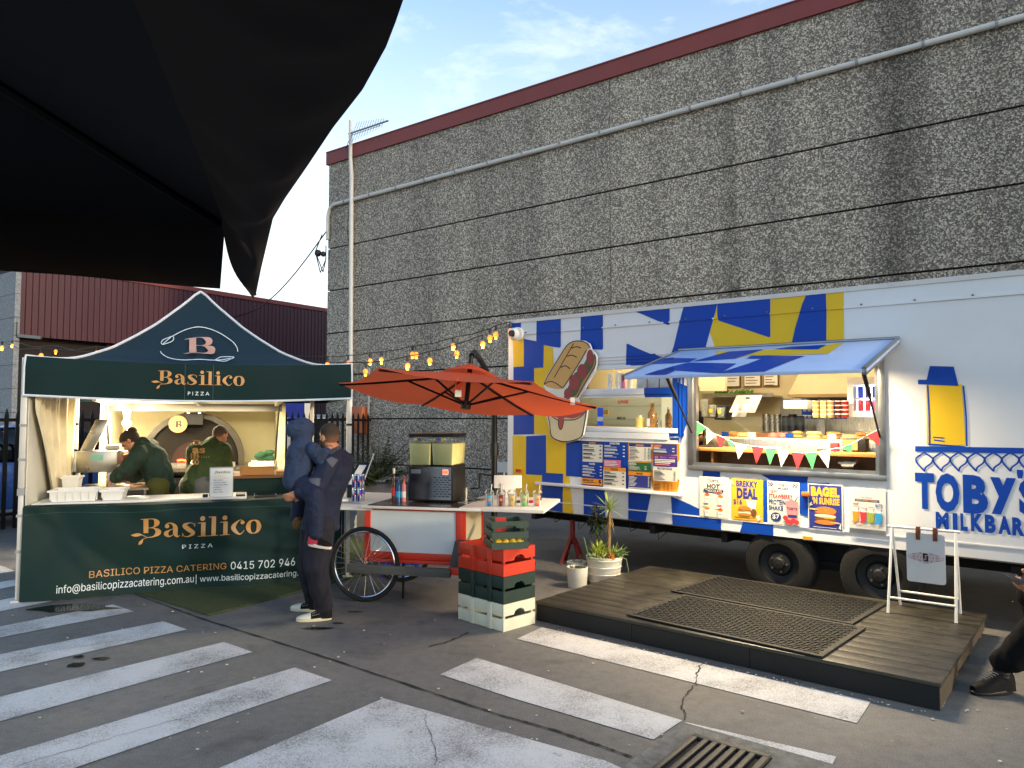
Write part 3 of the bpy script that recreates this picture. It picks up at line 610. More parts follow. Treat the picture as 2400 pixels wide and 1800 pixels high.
for (v, a, b) in ((BOT + .105, UL, UR),): rail(v, a, b, .012, .008)
part('skirt_trim', tr_, M['truck_white'], tk); tr_ = MB()
pass
rb = MB()
def inpoly(P, x, y):
    c = False
    for i in range(len(P)):
        (x0, y0), (x1, y1) = P[i], P[i - 1]
        if (y0 > y) != (y1 > y) and x < (x1 - x0) * (y - y0) / (y1 - y0) + x0: c = not c
    return c
UVB = [[TR.px(*a) for a in p] for p in blue]; UVY = [[TR.px(*a) for a in p] for p in yell]
def painted_rail(nm, v, u0, u1, h, d):      # a moulding that carries the paint it crosses
    runs = []; u = u0; st = .02
    while u < u1 - 1e-6:
        k = 'truck_blue' if any(inpoly(p, u + st / 2, v) for p in UVB) else 'truck_yellow' if any(inpoly(p, u + st / 2, v) for p in UVY) else 'truck_white'
        if runs and runs[-1][2] == k: runs[-1][1] = min(u + st, u1)
        else: runs.append([u, min(u + st, u1), k])
        u += st
    for a, b, k in runs: part(nm, MB().fbox(TR, a, b, v, v + h, .0005, d), M[k], tk, smooth=0)
painted_rail('gutter_strip', 2.665, UL, UR, .016, .014)
for v in (2.225, 2.262, 2.30, 2.335): painted_rail('wall_rib', v, -4.9, -3.36, .014, .013)
rv = MB()
for i in range(15): rv.ball(TR.P(-5.4 + i * .42, 2.69, .004), .011, 6)
part('rivets', rv, M['dull_steel'], tk, kind='stuff')
lg = MB(); lg.fbox(TR, TR.px(1262, 1131)[0], TR.px(1600, 1160)[0], .868, .898, 0, .075); part('menu_ledge', lg, M['truck_white'], tk, bev=.004)
# small window: frame, counters, sill
w1 = part('window_frame', MB(), M['truck_white'], tk) if 0 else None
fr1 = MB()
for a, b, c, d in ((W1[0] - .05, W1[1] + .05, W1[3], W1[3] + .03), (W1[0] - .05, W1[1] + .05, W1[2] - .05, W1[2]), (W1[0] - .04, W1[0], W1[2], W1[3])): fr1.fbox(TR, a, b, c, d, -.04, .02)
wf1 = part('small_window', fr1, M['truck_white'], tk, bev=.003)
ub_ = MB(); ub_.fbox(TR, W1[1], W1[1] + .05, W1[2], W1[3], -.04, .02); ub_.fbox(TR, W1[1] + .07, W1[1] + .085, W1[2] - .08, W1[3] + .02, 0, .014); ub_.fbox(TR, W1[1] + .11, W1[1] + .122, W1[2] - .08, W1[3] + .02, 0, .012)
part('blue_jamb', ub_, M['truck_blue'], wf1)
sv = TR.px(1500, 931)[1]; su = TR.px(1513, 915)[0]
sf = MB().fbox(TR, W1[0], su, 1.915, 1.985, -.3, .035); sf.fbox(TR, W1[0], su, 1.885, 1.914, -.02, .02); part('middle_shelf', sf, M['truck_white'], wf1, bev=.003)
sf = MB().fbox(TR, su + .001, W1[1] - .001, 1.915, 1.985, -.3, .035); sf.fbox(TR, su + .001, W1[1] - .001, 1.885, 1.914, -.02, .02); part('blue_shelf', sf, M['truck_blue'], wf1, bev=.003)
part('sill', MB().fbox(TR, W1[0] - .1, W1[1] - .05, 1.44, 1.505, 0, .03).fbox(TR, W1[0] - .1, W1[1] + .06, 1.40, 1.435, 0, .018), M['truck_white'], wf1)
# hatch window frame
f2 = MB()
for a, b, c, d in ((W2[0] - .055, W2[1] + .055, W2[2] - .05, W2[2]), (W2[0] - .055, W2[0], W2[2], W2[3]), (W2[1], W2[1] + .055, W2[2], W2[3])): f2.fbox(TR, a, b, c, d, -.06, .025)
hw = part('hatch_window', f2, M['alu'], tk, bev=.004)
f3 = MB()
for a, b, c, d in ((W2[0], W2[1], W2[2], W2[2] + .03), (W2[0], W2[0] + .03, W2[2] + .031, W2[3]), (W2[1] - .03, W2[1], W2[2] + .031, W2[3])): f3.fbox(TR, a, b, c, d, -.05, .01)
part('inner_frame', f3, M['alu'], hw)
# awning (hatch flap): hinge line to outer edge
AW, AV = 1.165, 2.042
hA, hB = -3.365, -1.315
AU = TR.U; slope = (TR.N * AW + TR.V * (AV - 2.362)); AL = slope.length; AF = Frame(TR.P(0, 2.362, .03), AU, -slope.normalized())
# AF: u along truck, v=0 at hinge and negative outwards
if AF.N.z < 0: AFN = -1
else: AFN = 1
af = lambda w: (lambda u, v, d=0: AF.P(u, v, (w + d) * AFN))
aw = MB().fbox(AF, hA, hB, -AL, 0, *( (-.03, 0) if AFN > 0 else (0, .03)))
awn = part('awning', aw, mat('awning_sky_tint', '#b3c6e8', .4, var=.04), tk, bev=.004)  # white flap; the blue of the sky it reflects is in the base colour
apx = lambda pts: [(lambda q: (q[0], q[1]))(AF.px(*p)) for p in pts]
ab = [XE([(130, 685), (360, 690), (285, 722), (-60, 740), (-20, 690)]), XE([(320, 716), (640, 628), (955, 608), (700, 690)]), XE([(-100, 832), (130, 762), (280, 726), (710, 735), (580, 812), (520, 820), (140, 795), (40, 832)]),
  XE([(582, 810), (820, 735), (935, 692), (800, 690), (850, 663), (1320, 668), (1190, 715), (960, 808), (1125, 812), (1110, 836), (350, 836), (525, 822)]), XE([(1050, 606), (1190, 585), (1512, 568), (1440, 607)]), XA([(1990, 1062), (2150, 990), (2212, 985), (2212, 1062)]), XA([(1830, 1212), (2010, 1150), (2212, 1110), (2212, 1165), (2100, 1215)])]
ay = [XE([(525, 655), (540, 618), (640, 625), (590, 645)]), XE([(957, 612), (1438, 609), (1512, 570), (1670, 545), (1525, 650), (800, 665), (700, 690)])]
for nm, P_, w in (('blue_shape', ab, .004), ('yellow_shape', ay, .0025)):
    for p in P_:
        mb = MB(); q = apx(p); q = clip(q, 0, hA + .01, False); q = clip(q, 0, hB - .01, True) if q else q; q = clip(q, 1, -AL + .001, False) if q else q; q = clip(q, 1, -.001, True) if q else q
        if len(q) > 2: mb.poly(q, af(w))
        if mb.f: part(nm, mb, M['truck_blue' if nm[0] == 'b' else 'truck_yellow'], awn, smooth=0)
for u in (hA, hB - .03): part('edge_trim', MB().fbox(AF, u, u + .03, -AL, 0, *((-.045, .012) if AFN > 0 else (-.012, .045))), M['alu'], awn)
part('hinge', MB().cyl(TR.P(hA, 2.372, .03), TR.P(hB, 2.372, .03), .014), M['alu'], tk)
for u in (W2[0] - .01, W2[1] + .01):
    a = af(-.04)(u, -AL * .55); b = TR.P(u, 1.52, .03); c = a.lerp(b, .45)
    st_ = part('gas_strut', MB().cyl(a, c, .018), M['black'], tk); part('rod', MB().cyl(c, b, .009), M['black_metal'], st_)
# LED batten under the flap, LED panels on the ceiling
bt_ = MB().bar(af(-.07)(-3.0, -.22), af(-.07)(-1.7, -.22), .05, .03); part('led_batten', bt_, M['lamp'], tk)
cp = MB()
for u in (-4.1, -2.9, -1.8): cp.fbox(TR, u - .4, u + .4, TOP - .06, TOP - .04, -1.3, -.9)
part('ceiling_light', cp, M['lamp'], tk)
def alight(name, loc, target, sx, sy, e, col=(1, .86, .62), spread=180, xa=None):
    l = bpy.data.lights.new(name, 'AREA'); l.shape = 'RECTANGLE'; l.size = sx; l.size_y = sy; l.energy = e; l.color = col; l.spread = RAD(spread)
    o = bpy.data.objects.new(name, l); COL.objects.link(o); o.location = loc; z = (V3(loc) - V3(target)).normalized(); x = V3(xa or TR.U); x = (x - z * x.dot(z)).normalized(); o.rotation_euler = Matrix((x, z.cross(x), z)).transposed().to_euler(); return o
alight('truck_light', TR.P(-2.4, 2.72, -.75), TR.P(-2.4, 1, -.85), 1.6, .5, 13)
alight('truck_light_small', TR.P(-4.1, 2.72, -.7), TR.P(-4.1, 1, -.8), .9, .5, 8)
alight('awning_light', af(-.10)(-2.35, -.36), TR.P(-2.35, .4, .35), 1.3, .06, 52, (1, .79, .5), 165)
# wheels, chassis, jack stand
for (cx, cy) in ((1824, 1317), (2060, 1349)):
    u = TR.px(cx, cy)[0]; c = TR.P(u, 0, -.12); c.z = .33
    wh = part('wheel', MB().lathe([(.17, -.11), (.27, -.115), (.315, -.1), (.33, -.06), (.33, .06), (.315, .1), (.27, .115), (.19, .11)], c, 40, TR.N), M['tyre'], tk)
    rm = MB().lathe([(.19, .10), (.185, .07), (.12, .055), (.10, .085), (.06, .09), (.045, .12), (.0, .125)], c, 32, TR.N); part('rim', rm, M['steel_wheel'], wh)
    for i in range(5):
        a = i * 2 * pi / 5; part('wheel_nut', MB().cyl(c + TR.U * .075 * cos(a) + TR.V * .075 * sin(a) + TR.N * .085, c + TR.U * .075 * cos(a) + TR.V * .075 * sin(a) + TR.N * .105, .01, n=6), M['dull_steel'], wh)
chs = MB()
for w in (-.5, -1.8): chs.fbox(TR, UL + .1, UR, .40, .53, w - .04, w + .04)
for i in range(9): chs.fbox(TR, UL + .3 + i * .8, UL + .36 + i * .8, .43, .52, -2.2, -.1)
chs.fbox(TR, -2.6, -1.2, .25, .5, -.75, -.3); chs.fbox(TR, -2.45, -1.35, .3, .34, -2.1, -.25)
part('chassis', chs, M['under'], tk)
lo = MB()
for i in range(5): p = TR.P(-5.2 + i * .35, .5, -.35); lo.tube([p, p - V3((0, 0, .12 + .05 * (i % 3))), p + V3((.12, -.05, -.05)), p + TR.U * .35], .006, 5)
part('dangling_wire', lo, M['cable'], tk)
ml = MB(); p = TR.px(1217, 1103); ml.fbox(TR, p[0] - .03, p[0] + .03, p[1] - .02, p[1] + .02, 0, .03); part('marker_light', ml, M['red'], tk)
p = TR.px(1890, 1158); part('marker_light', MB().fbox(TR, p[0] - .035, p[0] + .035, p[1] - .022, p[1] + .022, 0, .04), mat('amber', '#d06020', .2, coat=1), tk, bev=.008)
p = TR.px(1893, 1261); part('reflector', MB().fbox(TR, p[0] - .04, p[0] + .04, p[1] - .015, p[1] + .015, .0, .01), M['orange'], tk)
# painted emblem and name at the right end
ey = MB(); XF = lambda x, y: TR.px(2060 + x / 2.677, 680 + y / 2.677); pf = lambda pts: [XF(*p) for p in pts]
ey.poly(pf([(298, 590), (520, 590), (545, 972), (300, 972)]), fn(.003)); part('yellow_carton', ey, M['truck_yellow'], tk, smooth=0)
eb = MB(); eb.poly(pf([(246, 562), (300, 562), (320, 476), (470, 480), (500, 602), (246, 590)]), fn(.0045))
ln = lambda pts, wd: eb.ribbon([(*XF(*p), wd) for p in pts], fn(.0048), 4)
ln([(306, 595), (315, 780), (318, 965)], .012); ln([(310, 966), (430, 975), (545, 985)], .014); ln([(530, 600), (548, 800), (552, 980)], .012); ln([(340, 922), (410, 928)], .01); ln([(345, 940), (412, 948)], .01)
eb.poly(pf([(228, 978), (910, 990), (910, 1026), (228, 1012)]), fn(.0052))
for k in range(8):
    x = 232 + k * 108; ln([(x + 54, 1018), (x + 20, 1040), (x, 1056)], .013); ln([(x + 54, 1018), (x + 90, 1042), (x + 108, 1058)], .013)
    ln([(x, 1056), (x + 8, 1085), (x + 54, 1135)], .013); ln([(x + 108, 1058), (x + 98, 1085), (x + 62, 1112), (x + 54, 1138)], .013)
for ch, x0, x1, y0, y1 in (('T', 230, 346, 1150, 1368), ('O', 358, 503, 1152, 1386), ('B', 530, 682, 1164, 1396), ('y', 702, 860, 1180, 1402), ("'", 866, 905, 1128, 1180), ('S', 880, 1030, 1188, 1412)):
    a = XF(x0, y1); b = XF(x1, y0); eb.text(ch, a[0], a[1], b[0], b[1], fn(.005), .055)
for ch, x0, x1, y0, y1 in (('M', 358, 437, 1396, 1496), ('I', 464, 492, 1400, 1503), ('L', 513, 556, 1403, 1508), ('K', 578, 655, 1405, 1512), ('B', 666, 732, 1412, 1520), ('A', 750, 828, 1420, 1528), ('R', 838, 912, 1430, 1537)):
    a = XF(x0, y1); b = XF(x1, y0); eb.text(ch, a[0], a[1], b[0], b[1], fn(.005), .055)
part('painted_name', eb, M['truck_blue'], tk, smooth=0)
# ---- inside the truck
def tb(name, x0, y0, x1, y1, w0, w1, m, label, cat, group=None, bev=.004, mbx=None):
    r = TR.rect(x0, y0, x1, y1, w1); return solo(name, MB().fbox(TR, r[0], r[1], r[2], r[3], w0, w1), m, label, cat, group, bev=bev)
ct = thing('serving_counter', 'oak topped serving counter just inside the open hatch', 'counter', TR.P(-2.35, .62, -.3))
part('top', MB().fbox(TR, W2[0] - .1, W2[1] + .1, 1.335, 1.372, -.42, -.06), M['wood'], ct, bev=.003)
part('front', MB().fbox(TR, W2[0] - .1, W2[1] + .1, .65, 1.334, -.40, -.30), M['wood_dark'], ct); part('end_panel', MB().fbox(TR, W2[0] + .14, W2[0] + .16, 1.0, 1.334, -.299, -.1), M['wood_dark'], ct)
# display case
dc = thing('display_case', 'glass pastry display case behind the hatch counter', 'display case', TR.P(-2.35, .62, -.7))
part('base', MB().fbox(TR, W2[0] - .1, W2[1] + .2, .65, 1.46, -1.0, -.43), M['stainless'], dc, bev=.004)
part('tray', MB().fbox(TR, W2[0] - .08, W2[1] + .18, 1.461, 1.475, -.98, -.45), M['cream'], dc)
part('glass_front', MB().fbox(TR, W2[0] - .08, W2[1] + .18, 1.476, 1.671, -.452, -.446), M['glass'], dc); part('glass_top', MB().fbox(TR, W2[0] - .08, W2[1] + .18, 1.672, 1.684, -.98, -.44), M['glass'], dc)
part('post', MB().fbox(TR, -2.28, -2.2, 1.476, 1.671, -.98, -.93), M['stainless'], dc)
mk('pastry_gold', '#b87f36', .6, var=.4, scale=25, bump=.6, bscale=60); mk('pastry_pale', '#cfae72', .6, var=.3, scale=25, bump=.6); mk('pastry_pink', '#c4695c', .6, var=.2, scale=20); mk('pastry_brown', '#71431f', .6, var=.3, scale=20)
random.seed(3)
u = W2[0] + .12; kinds = [('croissant', 'pastry_gold'), ('pastry', 'pastry_pale'), ('brownie', 'pastry_brown'), ('iced_bun', 'pastry_pink'), ('cookie', 'pastry_gold'), ('cookie', 'pastry_pale'), ('cookie', 'pastry_gold'), ('scone', 'pastry_pale'), ('cookie', 'pastry_gold')]
desc = {'croissant': 'golden croissant in the pastry display case', 'pastry': 'pale flaky pastry in the pastry display case', 'brownie': 'dark brownie slice in the pastry display case', 'iced_bun': 'pink iced bun in the pastry display case', 'cookie': 'round golden cookie in the pastry display case', 'scone': 'pale scone in the pastry display case'}
for i in range(9):
    k, m = kinds[i]
    for r in range(4):
        c = TR.P(u + random.uniform(-.02, .05) + (r % 2) * .06, 1.476, -.55 - .09 * (r // 2) - random.uniform(0, .03)); mb = MB()
        if k == 'croissant':
            mb.tube([c + TR.U * (a * .05) + TR.N * (-.02 * a * a) + V3((0, 0, .025)) for a in (-1, -.6, -.2, .2, .6, 1)], [.008, .02, .028, .028, .02, .008], 8)
        elif k == 'brownie': mb.fbox(TR, *[q for q in (0, 0, 0, 0, 0, 0)]) if 0 else mb.hexa([c + TR.U * a * .045 + TR.N * b * .03 + V3((0, 0, z)) for z in (0, .045) for a, b in ((-1, 1), (1, 1), (1, -1), (-1, -1))])
        else: mb.lathe([(.001, 0), (.045, 0), (.052, .012), (.04, .03 + .012 * (k != 'cookie')), (.001, .036 + .015 * (k != 'cookie'))], c, 12)
        if k == 'cookie' and r > 1: mb.v = [p + V3((0, 0, .036)) for p in mb.v]
        solo(k, mb, M[m], desc[k].replace('golden cookie', 'pale cookie') if m == 'pastry_pale' else desc[k], k.replace('_', ' '), 'pastries in the display case')
    u += .165
for i, x in enumerate((1700, 1762, 1850, 1950)):
    r = TR.px(x, 1018, -.5); solo('price_card', MB().fbox(TR, r[0] - .04, r[0] + .04, 1.477, 1.525, -.50, -.495), M['paper'] if i % 2 else M['truck_blue'], ['blue price card in front of the croissants', 'white price card in front of the brownies', 'blue price card in front of the cookies', 'white price card at the right of the cookies'][i], 'price card', 'price cards in the display case')
# point of sale tablet, cups, containers on the glass
r = TR.rect(1712, 930, 1782, 985, -.6)
ps = thing('sales_tablet', 'silver sales tablet on a stand on top of the glass display case', 'tablet', TR.P((r[0] + r[1]) / 2, 1.685, -.65)); uc = (r[0] + r[1]) / 2
part('screen', MB().hexa([TR.P(uc + a, v, w) for v, w0 in ((1.73, -.5), (1.92, -.72)) for a, w in ((-.14, w0), (.14, w0), (.14, w0 - .02), (-.14, w0 - .02))]), mat('tablet_grey', '#8d897f', .4, var=.03), ps, bev=.006)
part('stand', MB().hexa([TR.P(uc + a - .02, v, w) for v, w0 in ((1.685, -.46), (1.83, -.60)) for a, w in ((-.075, w0), (.075, w0), (.075, w0 - .015), (-.075, w0 - .015))]), M['alu'], ps, bev=.006)
part('logo_mark', MB().fbox(TR, uc - .02, uc + .02, 1.86, 1.895, -.70, -.672), M['ink'], ps)
for i, (x, m, lb) in enumerate(((1651, 'clear', 'stack of clear plastic cups at the left end of the display case'), (1670, 'clear', 'clear cup with a yellow smiley sticker, taller of two'), (1690, 'clear', 'clear cup with a yellow smiley sticker, shorter of two'))):
    u = TR.px(x, 960, -.6)[0]; h = (.19, .13, .10)[i]; t = thing('plastic_cup', lb, 'cup', TR.P(u, 1.685, -.6)); part('cup', MB().lathe([(.03, 0), (.045, h), (.042, h), (.028, .004), (.001, .004)], TR.P(u, 1.685, -.6), 16), M['clear'], t)
    if i: part('sticker', MB().disc(u, 1.685 + h * .5, .022, lambda a, b, c: TR.P(a, b, -.555)), M['yellow'], t)
mk('sauce_a', '#c9964a', .3); mk('sauce_b', '#d7c06a', .3); mk('sauce_c', '#c57f4a', .3); mk('sauce_d', '#4a1712', .3); mk('sauce_e', '#8f1a18', .3)
for i, x in enumerate((1912, 1930, 1947, 1965, 1982)):
    u = TR.px(x, 970, -.6)[0]
    for j in range(4):
        c = TR.P(u, 1.685 + j * .042, -.6); t = thing('sauce_tub', ('tan', 'yellow', 'orange', 'dark brown', 'red')[i] + ' sauce tub in stacked rows on the glass display case, ' + ('bottom', 'second', 'third', 'top')[j] + ' of its stack', 'tub', c, 'stacked sauce tubs'); part('tub', MB().lathe([(.026, 0), (.031, .03), (.001, .03)], c, 14), M['sauce_' + 'abcde'[i]], t); part('lid', MB().lathe([(.001, .0395), (.033, .0395), (.033, .031), (.031, .031)], c, 14), M['plastic_white'], t)
# drinks fridge
r = TR.rect(1985, 885, 2076, 978, -.7)
fg = thing('drinks_fridge', 'small white counter fridge lit inside and full of canned drinks', 'fridge', TR.P((r[0] + r[1]) / 2, 1.69, -.9))
fb = MB()
wall_cells(fb, TR, r[0], r[1] + .15, 1.695, r[3], -.82, -.7, [(r[0] + .055, r[1] + .1, 1.75, r[3] - .07)]); fb.fbox(TR, r[0], r[1] + .15, 1.695, r[3], -1.12, -1.1); fb.fbox(TR, r[0], r[0] + .03, 1.695, r[3], -1.099, -.821); fb.fbox(TR, r[0] + .031, r[1] + .15, r[3] - .03, r[3], -1.099, -.821)
part('cabinet', fb, M['plastic_white'], fg); part('back_light', MB().fbox(TR, r[0] + .035, r[1] + .14, 1.70, r[3] - .035, -1.098, -1.095), M['led_panel'], fg)
mid = (1.75 + r[3] - .07) / 2; part('shelf', MB().fbox(TR, r[0] + .04, r[1] + .13, mid - .006, mid + .006, -1.09, -.84), M['plastic_white'], fg)
part('door_glass', MB().fbox(TR, r[0] + .056, r[1] + .099, 1.751, r[3] - .071, -.722, -.718), M['glass'], fg)
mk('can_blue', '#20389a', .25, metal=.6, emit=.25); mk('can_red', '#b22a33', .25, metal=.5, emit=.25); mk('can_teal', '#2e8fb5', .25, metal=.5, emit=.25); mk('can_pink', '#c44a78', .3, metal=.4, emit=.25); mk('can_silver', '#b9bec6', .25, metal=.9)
cw_ = (r[1] + .1 - r[0] - .055) / 6
for j, v in enumerate((1.752, mid + .007)):
    for i in range(6):
        c = TR.P(r[0] + .055 + cw_ * (i + .5), v, -.86); cm = (('can_red', 'can_red', 'can_pink', 'can_pink', 'can_blue', 'can_blue'), ('can_blue', 'can_blue', 'can_blue', 'can_red', 'can_teal', 'can_teal'))[j][i]
        h = min(.125, (r[3] - 1.82) / 2 - .02)
        solo('drink_can', MB().lathe([(.001, 0), (.02, 0), (.025, .008), (.025, h - .012), (.02, h), (.001, h)], c, 14), M[cm], {'can_red': 'red', 'can_pink': 'pink', 'can_blue': 'blue', 'can_teal': 'teal'}[cm] + ' drink can on the ' + ('lower', 'upper')[j] + ' shelf of the lit fridge', 'can', 'cans in the drinks fridge')
# back wall: hood, shelf with leaves, certificates, menu sheets, jars
hd = MB(); a0 = TR.rect(1850, 850, 2070, 922, -1.5)
hd.hexa([TR.P(u, v, w) for v, k in ((a0[2], 0), (2.42, .18)) for u, w in ((a0[0] + k, -1.45 - k), (a0[1] + .3 - k, -1.45 - k), (a0[1] + .3 - k, -2.24), (a0[0] + k, -2.24))]); hd.fbox(TR, a0[0] - .01, a0[1] + .31, a0[2] - .035, a0[2] - .001, -2.24, -1.44)
solo('range_hood', hd, mat('hood_steel', '#7d6a4a', .45, metal=.3, var=.15), 'sloping stainless steel range hood on the back wall of the truck', 'hood')
sr = TR.rect(1645, 922, 1812, 930, -1.9); sm_ = MB().fbox(TR, sr[0], sr[1], sr[2], sr[2] + .02, -2.24, -1.9); sm_.fbox(TR, sr[0], sr[1], sr[2] + .021, sr[2] + .05, -1.915, -1.9)
solo('wall_shelf', sm_, M['stainless'], 'stainless steel wall shelf holding green leaves', 'shelf')
lf = MB(); random.seed(5)
for i in range(70):
    u = random.uniform(sr[0] + .12, sr[0] + .62); b = TR.P(u, sr[2] + .022, -1.97 - random.random() * .1); d = TR.U * random.uniform(-.1, .14) + V3((0, 0, random.uniform(.02, .1))) + TR.N * random.uniform(-.03, .05); n_ = V3((random.random(), random.random(), 1)).cross(d).normalized() * .012
    lf.add([b, b + d * .5 + n_, b + d, b + d * .5 - n_], [(0, 1, 2, 3)])
solo('salad_greens', lf, mat('leaf', '#4f8a2a', .5, var=.3, scale=20), 'heap of green leaves on the stainless wall shelf', 'greens', norm=False)
for i, (x0, x1, y0, y1) in enumerate(((1658, 1694, 870, 909), (1700, 1734, 868, 907), (1742, 1783, 872, 906), (1788, 1824, 876, 905))):
    r = TR.rect(x0, y0, x1, y1, -2.2); ft = thing('framed_certificate', ('certificate with a green heading, leftmost of the four on the back wall', 'certificate with symbols, second from the left on the back wall', 'certificate with a violet dotted foot, third on the back wall', 'square bordered certificate beside the range hood')[i], 'certificate', TR.P((r[0] + r[1]) / 2, r[2], -2.2), 'framed certificates on the back wall')
    part('frame', MB().fbox(TR, r[0], r[1], r[2], r[3] + .12, -2.24, -2.21), M['wood_dark'], ft); part('sheet', MB().fbox(TR, r[0] + .012, r[1] - .012, r[2] + .012, r[3] + .108, -2.209, -2.205), M['paper'], ft)
    dk = MB()
    for k in range(5): dk.rect(TR, r[0] + .03, r[1] - .04 - .02 * (k % 3), r[3] - .01 - k * .035, r[3] - k * .035, -2.203)
    part('print', dk, M['green'] if i == 0 else M['brown'], ft, smooth=0)
for i, (x0, x1) in enumerate(((1877, 1914), (1944, 1983))):
    r = TR.rect(x0, 920, x1, 962, -2.2); t = thing('recipe_sheet', ('blue recipe sheet on the steel wall, left of two', 'blue recipe sheet on the steel wall beside the fridge')[i], 'poster', TR.P((r[0] + r[1]) / 2, r[2], -2.2), 'blue recipe sheets on the wall')
    part('sheet', MB().fbox(TR, r[0], r[1], r[2] - .1, r[3], -2.235, -2.225), M['truck_blue'], t); dk = MB()
    for k in range(4):
        for j in range(3): c = (r[0] + (r[1] - r[0]) * (.2 + .3 * j), r[3] - .05 - k * .075); dk.rect(TR, c[0] - .025, c[0] + .025, c[1] - .012, c[1], -2.222); dk.rect(TR, c[0] - .018, c[0] + .018, c[1] - .028, c[1] - .02, -2.222)
    part('print', dk, M['paper'], t, smooth=0)
solo('steel_splashback', MB().fbox(TR, -3.1, -.9, 1.2, 1.92, -2.249, -2.242), M['stainless'], 'stainless splashback panel on the back wall below the shelf', 'panel')
bc = MB().fbox(TR, -3.1, -.6, .7, 1.52, -2.24, -1.6); solo('back_bench', bc, M['stainless'], 'stainless work bench along the back wall', 'bench')
for i, x in enumerate((1796, 1810, 1822, 1842, 1858, 1876)):
    u = TR.px(x, 970, -1.7)[0]; solo('steel_canister', MB().lathe([(.001, 0), (.045, 0), (.045, .2 - .02 * (i % 2)), (.04, .2 - .02 * (i % 2)), (.04, .01), (.001, .01)], TR.P(u, 1.521, -1.7), 14), M['steel'] if i < 3 else M['black'], ('steel' if i < 3 else 'black') + ' utensil canister on the back bench', 'canister', 'canisters on the back bench')
tb('storage_tub', 1836, 938, 1891, 958, -1.4, -1.1, M['plastic_white'], 'translucent food tub behind the display case', 'tub')
tb('coffee_grinder', 1672, 950, 1702, 985, -1.2, -1.0, M['black'], 'black machine behind the sticker cups', 'machine', bev=.02)
# small window contents
solo('grey_fridge', MB().fbox(TR, -5.2, -3.86, 1.0, 1.93, -1.2, -.55), mat('fridge_grey', '#9fa9a0', .35, var=.03), 'pale grey fridge seen through the small window', 'fridge', bev=.01)
gl_ = MB()
for v in (1.64, 1.80): gl_.fbox(TR, -5.2, -3.86, v, v + .004, -.549, -.546)
for s_, x0, y0, x1, y1, m in (('SUPREME', 1448, 946, 1473, 938, 'red'), ('MILKLAB', 1446, 983, 1466, 977, 'ink')): a = TR.px(x0, y0, -.544); b = TR.px(x1, y1, -.544); tag(part('fridge_lettering', MB().text(s_, a[0], a[1], b[0], b[1], fn(-.544), .02), M[m], None, loc=TR.P(*a, -.544), smooth=0), 'red script word on the grey fridge door' if m == 'red' else 'small dark milk logo lettering on the grey fridge door', 'lettering')
solo('fridge_seam', gl_, M['grey_pipe'], 'dark door seams across the grey fridge', 'seam')
part('inner_wall', MB().fbox(TR, -5.3, -3.4, 1.99, 2.5, -1.3, -1.25), M['cream'], tk)
for i, (x0, x1) in enumerate(((1490, 1510), (1518, 1539), (1545, 1566))):
    r = TR.rect(x0, 880, x1, 908, .0); t = thing('coffee_bag', ('silver coffee bag on the window shelf, left of three', 'silver coffee bag in the middle of the window shelf', 'silver coffee bag on the window shelf, right of three')[i], 'coffee bag', TR.P((r[0] + r[1]) / 2, 1.986, -.06), 'silver coffee bags on the window shelf')
    part('bag', MB().hexa([TR.P(u, v, w) for v, k in ((1.987, .035), (2.2, .012)) for u, w in ((r[0] - .01, -.06 + k), (r[1] + .01, -.06 + k), (r[1] + .01, -.06 - k), (r[0] - .01, -.06 - k))]), mat('foil', '#a3a8ac', .35, metal=.5, var=.1, bump=.4, bscale=15), t, bev=.006)
    part('print', MB().text('COLOSSUS', r[0], 2.115, r[1], 2.135, lambda u, v, w: TR.P(u, v, -.06 + .024), .02), M['ink'], t, smooth=0)
random.seed(9)
for i in range(7):
    u = -4.28 + (i % 4) * .075; z = 1.987 + .09 * (i // 4); solo('paper_cup_stack', MB().lathe([(.001, 0), (.025, 0), (.036, .085 + .03 * (i % 2)), (.03, .085), (.001, .02)], TR.P(u, z, -.12 - .05 * (i % 2)), 14), M['plastic_white'], 'short stack of white paper cups on the window shelf', 'cups', 'paper cups on the window shelf')
u = TR.px(1450, 890)[0]; solo('sauce_bottle', MB().lathe([(.001, 0), (.022, 0), (.024, .11), (.008, .14), (.004, .17), (.001, .17)], TR.P(u, 1.987, -.1), 14), M['pink'], 'pink squeeze bottle hanging at the window shelf', 'bottle')
mk('syrup', '#4a1a0a', .2); mk('amber_glass', '#b98b4a', .15, trans=.6); 
for i, (x, h, r_, m, cp_, lb) in enumerate(((1500, .11, .05, 'sauce_b', 'plastic_white', 'jar of beige sauce on the small window counter'), (1529, .24, .05, 'amber_glass', 'yellow', 'clear syrup bottle with a yellow cap on the window counter'), (1545, .08, .028, 'clear', 'clear', 'short glass tumbler on the window counter'), (1567, .2, .036, 'amber_glass', 'plastic_white', 'clear pump bottle at the right of the window counter'))):
    u = TR.px(x, 1000, -.12)[0]; c = TR.P(u, 1.56, -.12); t = thing('syrup_bottle' if h > .15 else 'jar', lb, 'bottle' if h > .15 else 'jar', c)
    part('vessel', MB().lathe([(.001, 0), (r_, 0), (r_, h * .65), (r_ * .4, h * .85), (r_ * .35, h), (.001, h)] if h > .15 else [(.001, 0), (r_, 0), (r_, h), (.001, h)], c, 16), M[m], t); part('cap', MB().lathe([(.001, 0), (r_ * .42, 0), (r_ * .42, .025), (.001, .025)], c + V3((0, 0, h + .001)), 12), M[cp_], t)
    if i == 1: part('label', MB().fbox(TR, u - .04, u - .005, 1.575, 1.66, -.075, -.07), M['paper'], t)
solo('window_counter', MB().fbox(TR, -5.2, W1[1] + .1, 1.50, 1.559, -.5, -.051), M['cream'], 'cream counter inside the small truck window', 'counter')
